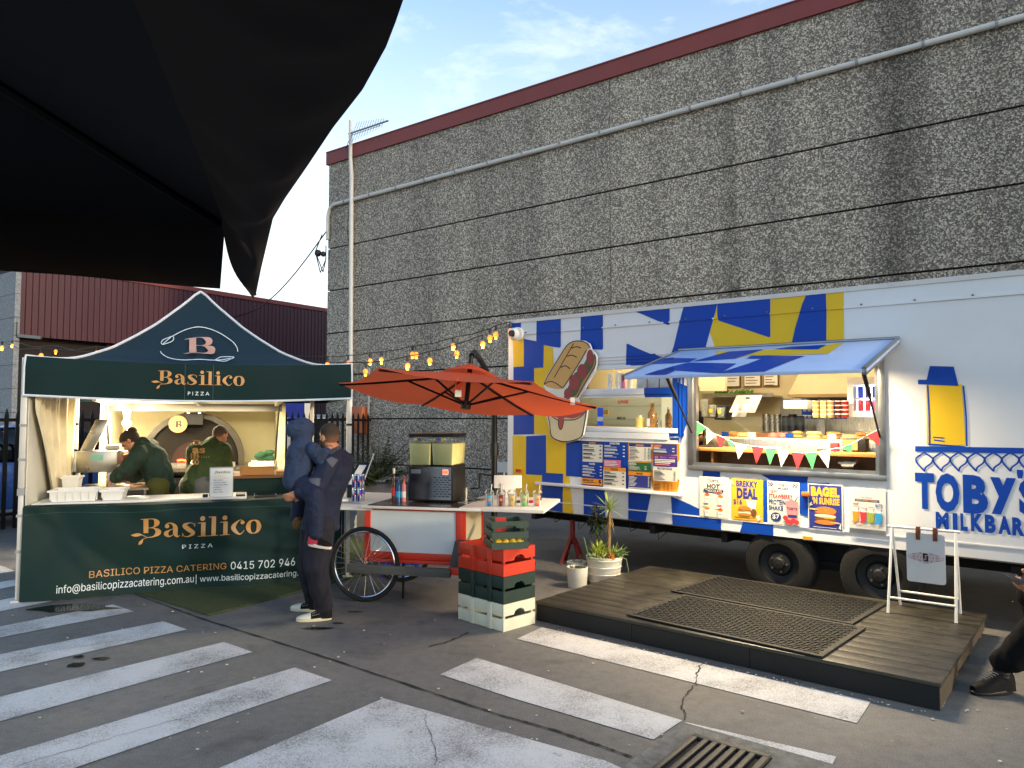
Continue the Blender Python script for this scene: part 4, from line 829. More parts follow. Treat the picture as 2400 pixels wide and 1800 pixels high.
r = TR.rect(1398, 956, 1411, 998, .004); t = thing('can_sticker', 'blue and silver can sticker on the small window pane', 'sticker', TR.P(r[0], r[2], 0)); part('sticker', MB().fbox(TR, r[0], r[1], r[2], r[3], -.536, -.532), M['can_blue'], t) if 0 else part('sticker', MB().fbox(TR, r[0], r[1], r[2], r[3], -.02, -.016), M['can_blue'], t); part('band', MB().rect(TR, r[0], r[1], r[2] + .05, r[2] + .1, -.0145), M['can_silver'], t, smooth=0)
r = TR.rect(1412, 960, 1426, 972, -.016); t = thing('notice_sticker', 'small yellow sticker reading no cold wombs style notice', 'sticker', TR.P(r[0], r[2], 0)); t['label'] = 'small yellow notice sticker beside the blue can sticker'; part('sticker', MB().fbox(TR, r[0], r[1], r[2], r[3], -.02, -.016), M['yellow'], t); part('print', MB().text('ICE COLD', r[0] + .005, r[2] + .028, r[1] - .005, r[3] - .006, fn(-.0145), .03).text('WINGS', r[0] + .005, r[2] + .008, r[1] - .005, r[2] + .024, fn(-.0145), .03), M['ink'], t, smooth=0)
# ======================================================================= PIZZA GAZEBO
mk('tent_green', '#0c2424', .8, spec=.25, var=.12, scale=2.5, bump=.25, bscale=9); mk('banner_green', '#072522', .7, spec=.3, var=.15, scale=2, bump=.25, bscale=7); mk('gold', '#b8874c', .45, var=.12, scale=9); mk('rose', '#b98f7e', .5, var=.08); mk('letter_white', '#cfd8da', .5, var=0)
mk('piping', '#c8ccd2', .6, var=.05); mk('pole', '#c3bfb6', .4, var=.06, metal=.2); mk('curtain', '#d6ccb0', .85, var=.12, scale=5, bump=.3, bscale=25); mk('side_panel', '#d5d2c6', .7, var=.05)
GU, GD = 3.02, 2.4; APX = (1.43, 3.175)
HT = [(0, 2.28), (.07, 2.272), (.15, 2.272), (.23, 2.285), (.30, 2.322), (.445, 2.428), (.58, 2.577), (.70, 2.722), (.82, 2.90), (.9, 3.02), (.96, 3.125), (1, 3.175)]
def hz(s):
    for (a, za), (b, zb) in zip(HT, HT[1:]):
        if s <= b: return za + (zb - za) * (s - a) / (b - a)
    return HT[-1][1]
gz = thing('gazebo', 'dark green pop-up pizza gazebo with gold lettering and a lit kitchen inside', 'gazebo', GZ.P(GU / 2, 0, -GD / 2))
CORN = [(0, 0), (GU, 0), (GU, -GD), (0, -GD)]
def roofpt(a, b, s, t):
    p = [CORN[a][k] + ((APX[0], -GD / 2)[k] - CORN[a][k]) * s for k in (0, 1)]; q = [CORN[b][k] + ((APX[0], -GD / 2)[k] - CORN[b][k]) * s for k in (0, 1)]
    u, w = p[0] + (q[0] - p[0]) * t, p[1] + (q[1] - p[1]) * t
    z = hz(s) - .05 * 4 * t * (1 - t) * (1 - s) * (1 if s < .3 else .5)
    return GZ.P(u, z, w)
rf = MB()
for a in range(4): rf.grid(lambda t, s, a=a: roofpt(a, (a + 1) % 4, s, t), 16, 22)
roof = part('roof', rf, mat('roof_sky_green', '#10232c', .55, var=.12, scale=2.5, bump=.25, bscale=9), gz, smooth=60)  # tent green with a bluish sky reflection mixed into its colour
pp = MB()
for a in range(4): pp.tube([GZ.P(CORN[a][0] + (APX[0] - CORN[a][0]) * s, hz(s) + .008, CORN[a][1] + (-GD / 2 - CORN[a][1]) * s) for s in [i / 24 for i in range(25)]], .014, 6)
part('piping', pp, M['piping'], roof)
def vwave(u): return .03 + .018 * sin(u * 4.2 + .6) + .010 * sin(u * 9.5)
vl = MB()
vtop = lambda u: 2.285 - .045 * sin(pi * u / GU); vbot = lambda u: 1.915 - .045 * sin(pi * u / GU)
vs_ = lambda u, v, w=0: GZ.P(u, v, vwave(u) * min(1, max(0, (2.30 - v) / .12)) + w)
vl.grid(lambda s, t: vs_(s * GU, vbot(s * GU) + (vtop(s * GU) - vbot(s * GU)) * t), 60, 6)
for (c0, c1) in ((1, 2), (2, 3), (3, 0)):
    vl.grid(lambda s, t, a=CORN[c0], b=CORN[c1]: GZ.P(a[0] + (b[0] - a[0]) * s, 1.915 + .37 * t, a[1] + (b[1] - a[1]) * s), 20, 3)
val = part('valance', vl, M['tent_green'], gz, smooth=60)
tr_ = MB().tube([vs_(i / 60 * GU, vbot(i / 60 * GU), .003) for i in range(61)], .012, 6); tr_.tube([vs_(.004, vbot(0) + i * .037, .004) for i in range(11)], .009, 6); tr_.tube([vs_(GU - .004, vbot(0) + i * .037, .004) for i in range(11)], .008, 6)
part('valance_trim', tr_, M['piping'], val)
# the word, drawn as variable width strokes in the photo's lettering
def word(fu):
    g = []
    R = lambda *p: g.append(list(p))
    R((462, 1030, 62), (462, 1130, 62), (462, 1232, 60)); R((395, 1033, 8), (480, 1032, 9), (560, 1032, 9)); R((490, 1033, 8), (560, 1036, 16), (602, 1090, 74), (560, 1150, 16), (490, 1160, 8)); R((490, 1162, 8), (565, 1168, 16), (622, 1227, 76), (560, 1285, 18), (480, 1294, 8)); R((480, 1294, 8), (430, 1265, 9), (385, 1240, 8))
    R((275, 1248, 2), (320, 1252, 38), (370, 1250, 42), (420, 1252, 3)); R((490, 1292, 7), (430, 1315, 9), (410, 1345, 36), (392, 1368, 40), (372, 1392, 2))
    R((715, 1125, 8), (745, 1102, 12), (800, 1108, 24), (842, 1160, 60), (846, 1255, 58), (875, 1296, 22), (905, 1275, 5)); R((822, 1182, 7), (765, 1205, 18), (722, 1250, 60), (765, 1292, 20), (822, 1262, 7))
    R((1098, 1160, 8), (1080, 1118, 8), (1025, 1106, 14), (962, 1140, 52), (1020, 1197, 62), (1082, 1252, 50), (1015, 1298, 16), (960, 1290, 8), (938, 1245, 8)); R((1101, 1108, 6), (1101, 1150, 6)); R((938, 1255, 6), (938, 1300, 6))
    for x, y0 in ((1212, 1107), (1350, 1030), (1507, 1112)): R((x, y0, 58), (x, 1200, 58), (x, 1303, 58)); R((x - 72, y0 + 6, 9), (x - 30, y0 + 6, 11), (x, y0 + 5, 13)); R((x - 72, 1300, 9), (x, 1300, 9), (x + 62, 1300, 9))
    R((1760, 1150, 10), (1735, 1112, 12), (1690, 1108, 14), (1612, 1206, 64), (1690, 1302, 22), (1740, 1285, 10), (1765, 1250, 5))
    R((1892, 1113, 10), (1840, 1140, 40), (1818, 1210, 66), (1840, 1280, 40), (1892, 1307, 10), (1946, 1280, 40), (1968, 1210, 66), (1946, 1140, 40), (1892, 1113, 10))
    mb = MB()
    for i, p in enumerate(g): mb.ribbon(p, lambda x, y, w, i=i: fu(x, y, i * .00025), 5)
    for k, (x, y, r) in enumerate(((735, 1143, 30), (1200, 1052, 34), (1497, 1057, 34), (1738, 1140, 28))): mb.disc(x, y, r, lambda a, b, w, k=k: fu(a, b, .008 + k * .0002 - .001))
    return mb
def word_map(u0, v0, u1, fsurf, w):      # zoom x 275..2010 -> u0..u1, baseline y 1303 -> v0
    s = (u1 - u0) / (2010 - 275); return lambda x, y, d: fsurf(u0 + (x - 275) * s, v0 - (y - 1303) * s, w + d)
part('lettering', word(word_map(1.07, 2.035, 1.938, vs_, .006)), M['gold'], val, smooth=0)
a = GZ.px(441, 926.7); b = GZ.px(491.5, 919); part('lettering', MB().text('P I Z Z A', a[0], a[1], b[0], b[1], lambda u, v, w: vs_(u, v, .006), .008), M['letter_white'], val, smooth=0)
sm_ = MB()
for x in (434, 500): u = GZ.px(x, 900)[0]; sm_.ribbon([(u, vbot(u) + .02 + i * .05, .003) for i in range(8)], lambda u, v, w: vs_(u, v, .004), 1)
part('seam', sm_, mat('seam', '#4a5f5c', .6), val, smooth=0)
# roof emblem on the front slope: pixel -> point on the slope between the two hips
def on_roof(x, y, off=.012):
    d = ray(x, y); best = None; lo, hi = 6.4, 9.5
    for i in range(90):
        Y = lo + (hi - lo) * i / 89; p = _C + d * (Y / d.y) - GZ.O; u, z, w = p.dot(GZ.U), p.z, p.dot(GZ.N); s = -w / (GD / 2)
        if 0 <= s <= 1 and z <= hz(s):
            a0, b0_ = Y - (hi - lo) / 89, Y
            for _ in range(18):
                Y = (a0 + b0_) / 2; p = _C + d * (Y / d.y) - GZ.O; s = -p.dot(GZ.N) / (GD / 2)
                if s >= 0 and p.z <= hz(min(s, 1)): b0_ = Y
                else: a0 = Y
            return p + GZ.O - d.normalized() * off
        if s > 1: break
    return None
ZR = lambda x, y: (320 + x / 7.9, 740 + y / 7.9)
def roof_fn(x, y, w):
    p = on_roof(*ZR(x, y), .03 + w); return p if p is not None else GZ.P(1.5, 2.6, -.4)
em = MB()
for p in ([(890, 438, 6), (950, 428, 12), (1110, 402, 10)], [(1040, 412, 130), (1040, 540, 128), (1042, 690, 135)], [(875, 704, 5), (960, 690, 14), (1110, 676, 10)], [(1105, 400, 8), (1230, 405, 22), (1345, 470, 130), (1260, 545, 24), (1105, 546, 8)], [(1105, 548, 8), (1260, 560, 26), (1395, 635, 140), (1290, 690, 26), (1105, 682, 8)]): em.ribbon(p, roof_fn, 6)
part('emblem', em, M['rose'], roof, smooth=0)
em = MB()
for p in ([(470, 470), (500, 440), (600, 400), (660, 380), (690, 415), (660, 470), (560, 510), (485, 530), (455, 500), (470, 470)], [(490, 520), (560, 460), (640, 390)], [(660, 382), (800, 305), (960, 240), (1130, 207), (1300, 228), (1480, 290), (1640, 380), (1790, 490), (1860, 590), (1875, 665)], [(440, 655), (480, 710), (580, 770), (720, 805), (900, 818), (1150, 806), (1350, 818), (1450, 822)], [(1450, 822), (1540, 770), (1640, 758), (1805, 765), (1720, 810), (1640, 840), (1540, 835), (1450, 822)], [(1470, 820), (1600, 812), (1740, 785)]): em.ribbon([(x, y, 13) for x, y in p], roof_fn, 5)
part('emblem_line', em, M['letter_white'], roof, smooth=0)
# poles and frame
for i, (u, w) in enumerate(((.0, -.02), (GU - .02, -.02), (2.80, -2.3), (-.01, -2.3))):
    b_ = MB().fbox(GZ, u - .026, u + .026, 1.05, 2.27, w - .026, w + .026); pl = part('pole', b_, M['pole'], gz, bev=.006)
    part('lower_pole', MB().fbox(GZ, u - .02, u + .02, .02, 1.049, w - .02, w + .02).fbox(GZ, u - .05, u + .05, .0, .019, w - .05, w + .05), M['pole'], pl, bev=.004)
    cl_ = MB()
    for z in (.45, .78, .98, 1.30, 1.62): cl_.fbox(GZ, u - .029, u + .029, z, z + .025 + .04 * (z in (.98,)), w - .029, w + .029)
    part('clip', cl_, M['black_metal'] if i else M['grey_pipe'], pl)
tr2 = MB()
for (c0, c1) in ((0, 1), (1, 2), (3, 0)):
    a, b = CORN[c0], CORN[c1]; n = 4 if c0 != 0 else 6
    for k in range(n):
        p = [a[j] + (b[j] - a[j]) * k / n for j in (0, 1)]; q = [a[j] + (b[j] - a[j]) * (k + 1) / n for j in (0, 1)]
        tr2.bar(GZ.P(p[0], 2.02 + .2 * (k % 2), p[1] - .05), GZ.P(q[0], 2.22 - .2 * (k % 2), q[1] - .05), .014, .025)
part('truss', tr2, M['pole'], gz)
# left side wall, gathered curtain
sp_ = MB().fbox(GZ, .03, .036, .02, 1.9, -1.9, -.03); part('side_wall', sp_, M['side_panel'], gz)
def cur(s, t):      # s along the gather, t down
    w0 = -.05 - s * 1.75; k = max(0, (t - .15) / .85); squeeze = k * .62; w = w0 + (-1.15 - w0) * squeeze * .9
    return GZ.P(.075 + .03 * sin(s * 52 + 2 * t) * (1 - .3 * t) + .02 * sin(s * 23) + .04 * k, 1.93 - 1.03 * t, w)
part('curtain', MB().grid(cur, 130, 26), M['curtain'], gz, smooth=80)
# front banner
def bw(u, v): return .034 + .026 * sin(3.1 * u + 4.2 * v + .5) + .016 * sin(7.0 * u - 5.5 * v) + .010 * sin(2.2 * u * v * 6 + 2) + .02 * max(0, 1 - abs((u - .15) - (.87 - v) * .75) / .11) * .6 - .02 * max(0, 1 - abs((u - .0) - (.87 - v) * 1.35) / .13) * .5
bs = lambda u, v, w=0: GZ.P(u, v, bw(u, v) + w)
bt0 = lambda u: .872 - .012 * sin(pi * u / 2.9)
bn = MB().grid(lambda s, t: bs(.03 + s * 2.90, .012 + (bt0(.03 + s * 2.9) - .012) * t), 96, 34); bn.grid(lambda s, t: GZ.P(.03 + s * 2.9, bt0(s * 2.9) + .012 * sin(pi * t), bw(.03 + s * 2.9, .87) * (1 - t) - .12 * t), 60, 4)
ban = part('front_banner', bn, M['banner_green'], gz, smooth=70)
part('lettering', word(word_map(.928, .532, 2.127, bs, .009)), M['gold'], ban, smooth=0)
def btx(st, x0, y0, x1, y1, off=.0, sub=.6):
    a = GZ.px(x0, y0); b = GZ.px(x1, y1); return MB().text(st, a[0], a[1], b[0], b[1], lambda u, v, w: bs(u, v, .009), off, sub)
part('lettering', btx('P I Z Z A', 428, 1284, 499, 1271, .003), M['letter_white'], ban, smooth=0)
part('lettering', btx('BASILICO PIZZA CATERING', 211, 1353, 531, 1316.5, .0), M['gold'], ban, smooth=0)
t1 = btx('0415 702 946', 541, 1332.5, 691, 1305, .0)
a = GZ.px(137, 1391.5); b = GZ.px(454.6, 1346.5); t1.text('info@basilicopizzacatering.com.au', a[0], a[1], b[0], a[1] + (b[1] - a[1]), lambda u, v, w: bs(u, v, .009), .0, .6)
a2 = GZ.px(470.5, 1361.5); b2 = GZ.px(757, 1330); t1.text('| www.basilicopizzacatering.com.au', a2[0] - .045, a[1], b2[0], b[1], lambda u, v, w: bs(u, v, .009), .0, .6)
part('lettering', t1, M['letter_white'], ban, smooth=0)
sm_ = MB(); sm_.ribbon([(.04 + i * .058, .80 + .01 * sin(i * .3), .003) for i in range(51)], lambda u, v, w: bs(u, v, .004), 1); part('seam', sm_, mat('seam2', '#2f5048', .6), ban, smooth=0)
# serving table behind the banner
st = thing('serving_table', 'white topped serving table along the gazebo front', 'table', GZ.P(1, 0, -.4))
part('top', MB().fbox(GZ, .06, 1.975, .868, .89, -.62, -.105), M['white'], st, bev=.004)
part('dark_top', MB().fbox(GZ, 1.98, 2.9, .83, .855, -.62, -.105), M['tent_green'], st)
for u in (.12, 1.5, 2.8):
    for w in (-.15, -.57): part('leg', MB().cyl(GZ.P(u, 0, w), GZ.P(u, .829, w), .014, n=8), M['pole'], st)
def open_tub(name, fr, r, w0, w1, m, label, cat, group=None, wall=.008):
    mb = MB(); u0, u1, v0, v1 = r; k = .02
    P = lambda u, v, w: fr.P(u, v, w)
    def loop(a, v): return [P(u0 + a, v, w1 - a), P(u1 - a, v, w1 - a), P(u1 - a, v, w0 + a), P(u0 + a, v, w0 + a)]
    vs = loop(k, v0) + loop(0, v1) + loop(wall, v1) + loop(k + wall, v0 + .01); fs = [(3, 2, 1, 0), (12, 13, 14, 15)]
    for l in range(3):
        for i in range(4): j = (i + 1) % 4; fs.append((l * 4 + i, l * 4 + j, l * 4 + 4 + j, l * 4 + 4 + i))
    mb.add(vs, fs); t = thing(name, label, cat, fr.P((u0 + u1) / 2, v0, (w0 + w1) / 2), group); part('tub', mb, m, t)
    ri = MB()
    for (a, b, c, d) in ((u0 - .012, u1 + .012, w1, w1 + .012), (u0 - .012, u1 + .012, w0 - .012, w0), (u0 - .012, u0, w0, w1), (u1, u1 + .012, w0, w1)): ri.fbox(fr, a, b, v1 - .014, v1 + .004, c, d)
    part('rim', ri, m, t); return t
t = open_tub('dough_tray', GZ, (.19, .60, .893, 1.0), -.50, -.15, M['plastic_white'], 'long white dough tray on the serving table, left of two', 'tray')
rbs = MB()
for k in range(7): u = .2 + k * .066; rbs.fbox(GZ, u, u + .006, .91, .985, -.1605, -.146)
part('rib', rbs, M['plastic_white'], t)
open_tub('dough_tray', GZ, (.63, .83, .893, .99), -.48, -.15, M['plastic_white'], 'shorter white tray beside the long dough tray', 'tray')
# menu stand
mn = thing('menu_stand', 'white printed pizza menu in an upright stand on the serving table', 'menu', GZ.P(1.72, .891, -.2)); ra = GZ.rect(493, 1098, 545, 1167, -.2)
part('sheet', MB().fbox(GZ, ra[0], ra[1], .893, ra[3], -.206, -.2), M['white'], mn); part('frame', MB().fbox(GZ, ra[0] - .008, ra[1] + .004, .893, ra[3] + .012, -.216, -.207), M['grey_pipe'], mn)
mu, mh = ra[1] - ra[0], ra[3] - .893; q = MB(); tf = lambda u, v, w: GZ.P(u, v, -.1985 + w)
sc = mu * .72 / 1735
part('heading', word(lambda x, y, d: tf(ra[0] + mu * .17 + (x - 275) * sc, .893 + mh * .82 - (y - 1303) * sc, d * .3)), M['ink'], mn, smooth=0)
for k, (s_, x0, x1) in enumerate((('MARGHERITA', .15, .57), ('HAM AND CHEESE', .15, .7), ('GARLIC AND CHEESE', .15, .77), ('HAWAIIAN', .15, .46), ('PEPPERONI', .15, .5), ('MEAT LOVERS', .15, .57))): v = .893 + mh * (.56 - k * .085); q.text(s_, ra[0] + mu * x0, v, ra[0] + mu * x1, v + mh * .035, tf, .01)
part('print', q, M['ink'], mn, smooth=0); q = MB().text('18 $   PIZZA', ra[0] + mu * .17, .893 + mh * .70, ra[0] + mu * .57, .893 + mh * .735, tf, 0).text('5.5 $   SOFT DRINKS', ra[0] + mu * .17, .893 + mh * .63, ra[0] + mu * .8, .893 + mh * .665, tf, 0)
part('prices', q, M['orange'], mn, smooth=0)
solo('card_reader', MB().fbox(GZ, 1.87, 1.96, .893, .912, -.32, -.14), M['black'], 'black card reader beside the menu stand', 'card reader', bev=.004)
solo('black_tray', MB().fbox(GZ, 2.05, 2.27, .858, .866, -.35, -.14).fbox(GZ, 2.05, 2.27, .866, .893, -.145, -.14).fbox(GZ, 2.05, 2.055, .866, .893, -.35, -.1451).fbox(GZ, 2.265, 2.27, .866, .893, -.35, -.1451), M['black'], 'black tray at the right end of the serving table', 'tray')
solo('napkin_clamp', MB().fbox(GZ, 1.55, 1.60, .893, .925, -.19, -.15), M['black'], 'small black clamp left of the menu stand', 'clamp', bev=.005)
# ---- pizza trailer behind
pt = thing('pizza_trailer', 'cream lined pizza trailer with its side hatch raised over the gazebo kitchen', 'trailer', GZ.P(1.4, 0, -3.3))
TL, TRR = .26, 2.42; fl_ = MB()
mk('trailer_cream', '#d6cfae', .5, var=.04); mk('trailer_wall', '#ddd6b0', .55, var=.05)
part('back_wall', MB().fbox(GZ, TL, TRR, .3, 2.1, -3.76, -3.7), M['trailer_wall'], pt)
part('end_wall', MB().fbox(GZ, TL, TL + .05, .3, 2.1, -3.7, -2.55), M['trailer_cream'], pt); part('end_wall', MB().fbox(GZ, TRR - .05, TRR, .3, 2.1, -3.7, -2.55), M['trailer_cream'], pt)
part('roof', MB().fbox(GZ, TL - .02, TRR + .02, 2.1, 2.16, -3.78, -2.5), M['white_pipe'], pt); part('skirt', MB().fbox(GZ, TL, TRR, .28, .92, -3.0, -2.56), M['black'], pt)
part('bench', MB().fbox(GZ, TL + .05, TRR - .05, 1.0, 1.05, -3.69, -2.52), M['stainless'], pt); part('header', MB().fbox(GZ, TL, TRR, 1.80, 2.099, -2.6, -2.54), M['dull_steel'], pt)
hatch_ = MB().hexa([GZ.P(u, v + d, w) for d in (0, .035) for u, v, w in ((TL + .02, 1.93, -1.35), (TRR - .02, 1.93, -1.35), (TRR - .02, 1.90, -2.53), (TL + .02, 1.90, -2.53))]); ha = part('hatch', hatch_, M['trailer_cream'], pt)
ri = MB()
for u in (TL + .06, 1.35, TRR - .1): ri.hexa([GZ.P(a, v + d, w) for d in (-.03, -.001) for a, v, w in ((u, 1.93, -1.37), (u + .04, 1.93, -1.37), (u + .04, 1.90, -2.5), (u, 1.90, -2.5))])
part('hatch_rib', ri, M['pole'], ha)
for u in (TL + .07, TRR - .08): part('gas_strut', MB().cyl(GZ.P(u, 1.15, -2.5), GZ.P(u + .02, 1.86, -2.1), .014, n=8), M['dull_steel'], pt)
for u in (TL - .045, TRR + .001): part('door_post', MB().fbox(GZ, u, u + .044, .3, 2.1, -2.62, -2.5), M['trailer_cream'], pt)
for x, z in ((.8, .3), (1.9, .3)): part('wheel', MB().cyl(GZ.P(x, .3, -2.75), GZ.P(x, .3, -2.95), .3, n=20), M['rubber'], pt)
# oven
ov = thing('pizza_oven', 'domed wood fired pizza oven with steel arch front inside the trailer', 'oven', GZ.P(1.28, 1.05, -3.2)); oc = (1.28, 1.13)
def arch(r0, r1, w0, w1, n=30, base=1.052):
    mb = MB(); vs = []; fs = []
    pts = [(-1, None)] + [(cos(pi - pi * i / n), sin(pi * i / n)) for i in range(n + 1)] + [(1, None)]
    for (c, s) in pts:
        for r, w in ((r1, w1), (r1, w0), (r0, w0), (r0, w1)):
            vs.append(GZ.P(oc[0] + c * r, base if s is None else oc[1] + s * r, w))
    for i in range(len(pts) - 1):
        for k in range(4): j = (k + 1) % 4; fs.append((i * 4 + k, i * 4 + j, i * 4 + 4 + j, i * 4 + 4 + k))
    return mb.add(vs, fs)
part('steel_arch', arch(.585, .66, -3.5, -2.95), mat('arch_steel', '#403c35', .35, metal=.25, var=.06), ov)
dk = MB(); n = 30; dp = [(oc[0] + .583 * cos(pi - pi * i / n), oc[1] + .583 * sin(pi * i / n)) for i in range(n + 1)]; dp = [(oc[0] - .583, 1.053)] + dp + [(oc[0] + .583, 1.053)]
mouth = [(oc[0] - .30 + .01, 1.10)] + [(oc[0] + .02 + .29 * cos(pi - pi * i / 16), 1.13 + .26 * sin(pi * i / 16)) for i in range(17)] + [(oc[0] + .31, 1.10)]
dk.poly(dp, lambda u, v, w: GZ.P(u, v, -3.02 + w), .3); part('face', dk, mat('oven_face', '#0e0a07', .6, var=.15, spec=.2), ov, smooth=0)
mo = MB().poly(mouth, lambda u, v, w: GZ.P(u, v, -3.017 + w)); part('mouth', mo, mat('oven_mouth', '#200806', .8, var=.2), ov, smooth=0)
part('ember', MB().tube([GZ.P(oc[0] - .2 + i * .05, 1.125 + .01 * (i % 2), -3.0) for i in range(5)], .016, 6), mat('ember', '#ff3a18', .5, emit=3, ecol='#ff4a20'), ov)
part('ledge', MB().fbox(GZ, oc[0] - .545, oc[0] + .545, 1.052, 1.10, -3.01, -2.86), M['stainless'], ov)
part('flue_box', MB().fbox(GZ, oc[0] - .12, oc[0] + .12, 1.62, 1.79, -3.0, -2.85), M['black'], ov)
ld = MB()
for d in (-.08, .06): ld.fbox(GZ, oc[0] + d, oc[0] + d + .03, 1.775, 1.786, -2.849, -2.83)
part('spot_led', ld, M['lamp'], ov)
sg = thing('round_sign', 'round timber sign with a black letter hanging on the oven front', 'sign', GZ.P(1.08, 1.53, -2.83)); sc_ = GZ.px(417, 994, -2.82)
part('disc', MB().cyl(GZ.P(*sc_, -2.84), GZ.P(*sc_, -2.825), .115, n=36), mat('timber', '#b98a58', .5, var=.15, scale=14, stretch=(1, 1, 8)), sg)
sf_ = lambda x, y, w: GZ.P(sc_[0] + x, sc_[1] + y, -2.8235 + w)
q = MB()
for p in ([(-.028, .04, .004), (.0, .041, .004)], [(-.012, .04, .026), (-.012, -.04, .026)], [(-.032, -.04, .004), (0, -.041, .004)], [(.0, .04, .004), (.03, .03, .02), (.028, .005, .01), (0, .0, .004)], [(0, 0, .004), (.034, -.012, .022), (.03, -.035, .01), (0, -.04, .004)]): q.ribbon(p, sf_, 5)
for a0, a1 in ((-.5, 1.2), (1.9, 3.0), (3.6, 4.9)): q.ribbon([(.092 * cos(a0 + (a1 - a0) * i / 10), .092 * sin(a0 + (a1 - a0) * i / 10), .003) for i in range(11)], sf_, 1)
part('emblem', q, M['ink'], sg, smooth=0)
# bulb lamp
bp = GZ.P(*GZ.px(297, 992, -2.3), -2.3); lp = thing('clamp_lamp', 'bare glowing bulb in a clamp lamp at the trailer hatch', 'lamp', bp)
part('bulb', MB().ball(bp, .05, 14), mat('bulb_glow', '#ffe2b0', .3, emit=60, ecol='#ffd9a0', var=0, rvar=0), lp); part('holder', MB().cyl(bp + V3((0, 0, .05)), bp + V3((0, 0, .17)), .03, .05, 12), M['white'], lp); part('cord', MB().tube([bp + V3((0, 0, -.05)), bp + V3((.03, 0, -.2)), bp + V3((.07, 0, -.4))], .006, 6), M['white'], lp)
pl_ = bpy.data.lights.new('bulb_light', 'POINT'); pl_.energy = 42; pl_.color = (1, .82, .55); pl_.shadow_soft_size = .06; po = bpy.data.objects.new('bulb_light', pl_); COL.objects.link(po); po.location = bp + V3((.02, -.1, .0))
alight('hatch_fill', GZ.P(1.5, 1.88, -1.9), GZ.P(1.5, .5, -1.9), 1.4, .3, 26, (1, .84, .55), 180, GZ.U)  # fill lamp added under the hatch to spread the clamp bulb's light
# kitchen things
pf = thing('prep_fridge', 'stainless topping fridge with raised lid at the left of the kitchen', 'fridge', GZ.P(.4, .3, -1.4))
part('cabinet', MB().fbox(GZ, .2, .6, 1.10, 1.335, -1.75, -1.25).fbox(GZ, .5, .6, .87, 1.099, -1.3, -1.25).fbox(GZ, .2, .24, .87, 1.099, -1.3, -1.25), M['steel'], pf, bev=.004)
part('lid', MB().hexa([GZ.P(u + k, v, w) for v, k, w0 in ((1.34, 0, 0), (1.69, .15, 0)) for u, w in ((.22, -1.32), (.35, -1.32), (.35, -1.36), (.22, -1.36))]), M['steel'], pf, bev=.003)
part('label_plate', MB().fbox(GZ, .345, .465, 1.235, 1.295, -1.249, -1.246), mat('label_teal', '#6fae9c', .5), pf)
part('shelf', MB().hexa([GZ.P(u, v, w) for v in (1.30, 1.32) for u, w in ((.61, -1.6), (.80, -1.6), (.80, -2.2), (.61, -2.2))]), M['steel'], pf)
fd = MB()
for i in range(5): fd.fbox(GZ, .62, .78, 1.14, 1.29, -1.62 - i * .12, -1.6 - i * .12)
solo('topping_tub', MB().fbox(GZ, .62, .78, 1.16, 1.28, -1.75, -1.55), M['red'], 'red topping tub beside the raised fridge lid', 'tub', bev=.01)
solo('sandwich_bag', MB().fbox(GZ, .44, .60, 1.338, 1.40, -1.6, -1.45), M['plastic_white'], 'white plastic bag on top of the topping fridge', 'bag', bev=.025)
open_tub('plastic_container', GZ, (.17, .33, .895, 1.09), -.95, -.75, M['plastic_white'], 'tall white container behind the dough trays', 'container')
wt_ = thing('work_table', 'narrow steel work table where the pizza maker leans', 'table', GZ.P(.7, 0, -1.2)); part('top', MB().fbox(GZ, .25, .98, .93, .95, -1.6, -.8), M['steel'], wt_)
for u, w in ((.28, -.85), (.94, -.85), (.28, -1.55), (.94, -1.55)): part('leg', MB().cyl(GZ.P(u, 0, w), GZ.P(u, .93, w), .016, n=8), M['steel'], wt_)
pz = GZ.P(.78, .952, -.95); t = thing('pizza', 'raw pizza on a wooden board on the work table', 'pizza', pz); part('board', MB().lathe([(.001, 0), (.17, 0), (.17, .012), (.001, .012)], pz, 24), M['wood'], t); part('base', MB().lathe([(.001, .013), (.14, .013), (.145, .03), (.12, .026), (.001, .024)], pz, 24), M['pastry_pale'], t); part('sauce', MB().lathe([(.11, .0275), (.001, .0275)], pz, 20), M['red'], t)
# right counter with box, books, cloth
rc = thing('side_counter', 'dark counter at the right of the gazebo kitchen', 'counter', GZ.P(2.3, 0, -1.1)); part('top', MB().fbox(GZ, 1.68, 2.72, 1.02, 1.05, -1.7, -.85), M['wood_dark'], rc); part('front', MB().fbox(GZ, 1.70, 2.70, .02, 1.019, -.95, -.9), M['banner_green'], rc)
pb = thing('pizza_box', 'open brown cardboard pizza box on the side counter', 'box', GZ.P(2.1, 1.05, -1.1)); mk('card', '#a8743c', .75, var=.1)
part('base', MB().fbox(GZ, 1.90, 2.25, 1.052, 1.075, -1.35, -1.0), M['card'], pb); part('lid', MB().hexa([GZ.P(u, v + d, w) for d in (0, .008) for u, v, w in ((1.92, 1.15, -.92), (2.27, 1.13, -.92), (2.25, 1.08, -1.3), (1.92, 1.12, -1.3))]), M['card'], pb); part('flap', MB().hexa([GZ.P(u, v, w) for v in (1.052, 1.148) for u, w in ((1.90 + .02 * (v > 1.1), -.92), (2.27, -.92), (2.27, -.93), (1.90, -.93))]), M['card'], pb)
solo('cardboard_sheet', MB().fbox(GZ, 2.30, 2.62, 1.052, 1.085, -1.3, -.95), M['card'], 'flat cardboard lid right of the open pizza box', 'cardboard')
bkq = thing('book_stack', 'stack of white boxes at the trailer counter corner', 'boxes', GZ.P(2.2, 1.05, -2.7)); part('lower_box', MB().fbox(GZ, 2.0, 2.33, 1.052, 1.09, -2.9, -2.55), M['paper'], bkq); part('upper_box', MB().fbox(GZ, 2.03, 2.32, 1.091, 1.12, -2.88, -2.57), M['plastic_white'], bkq)
cl = MB(); random.seed(4)
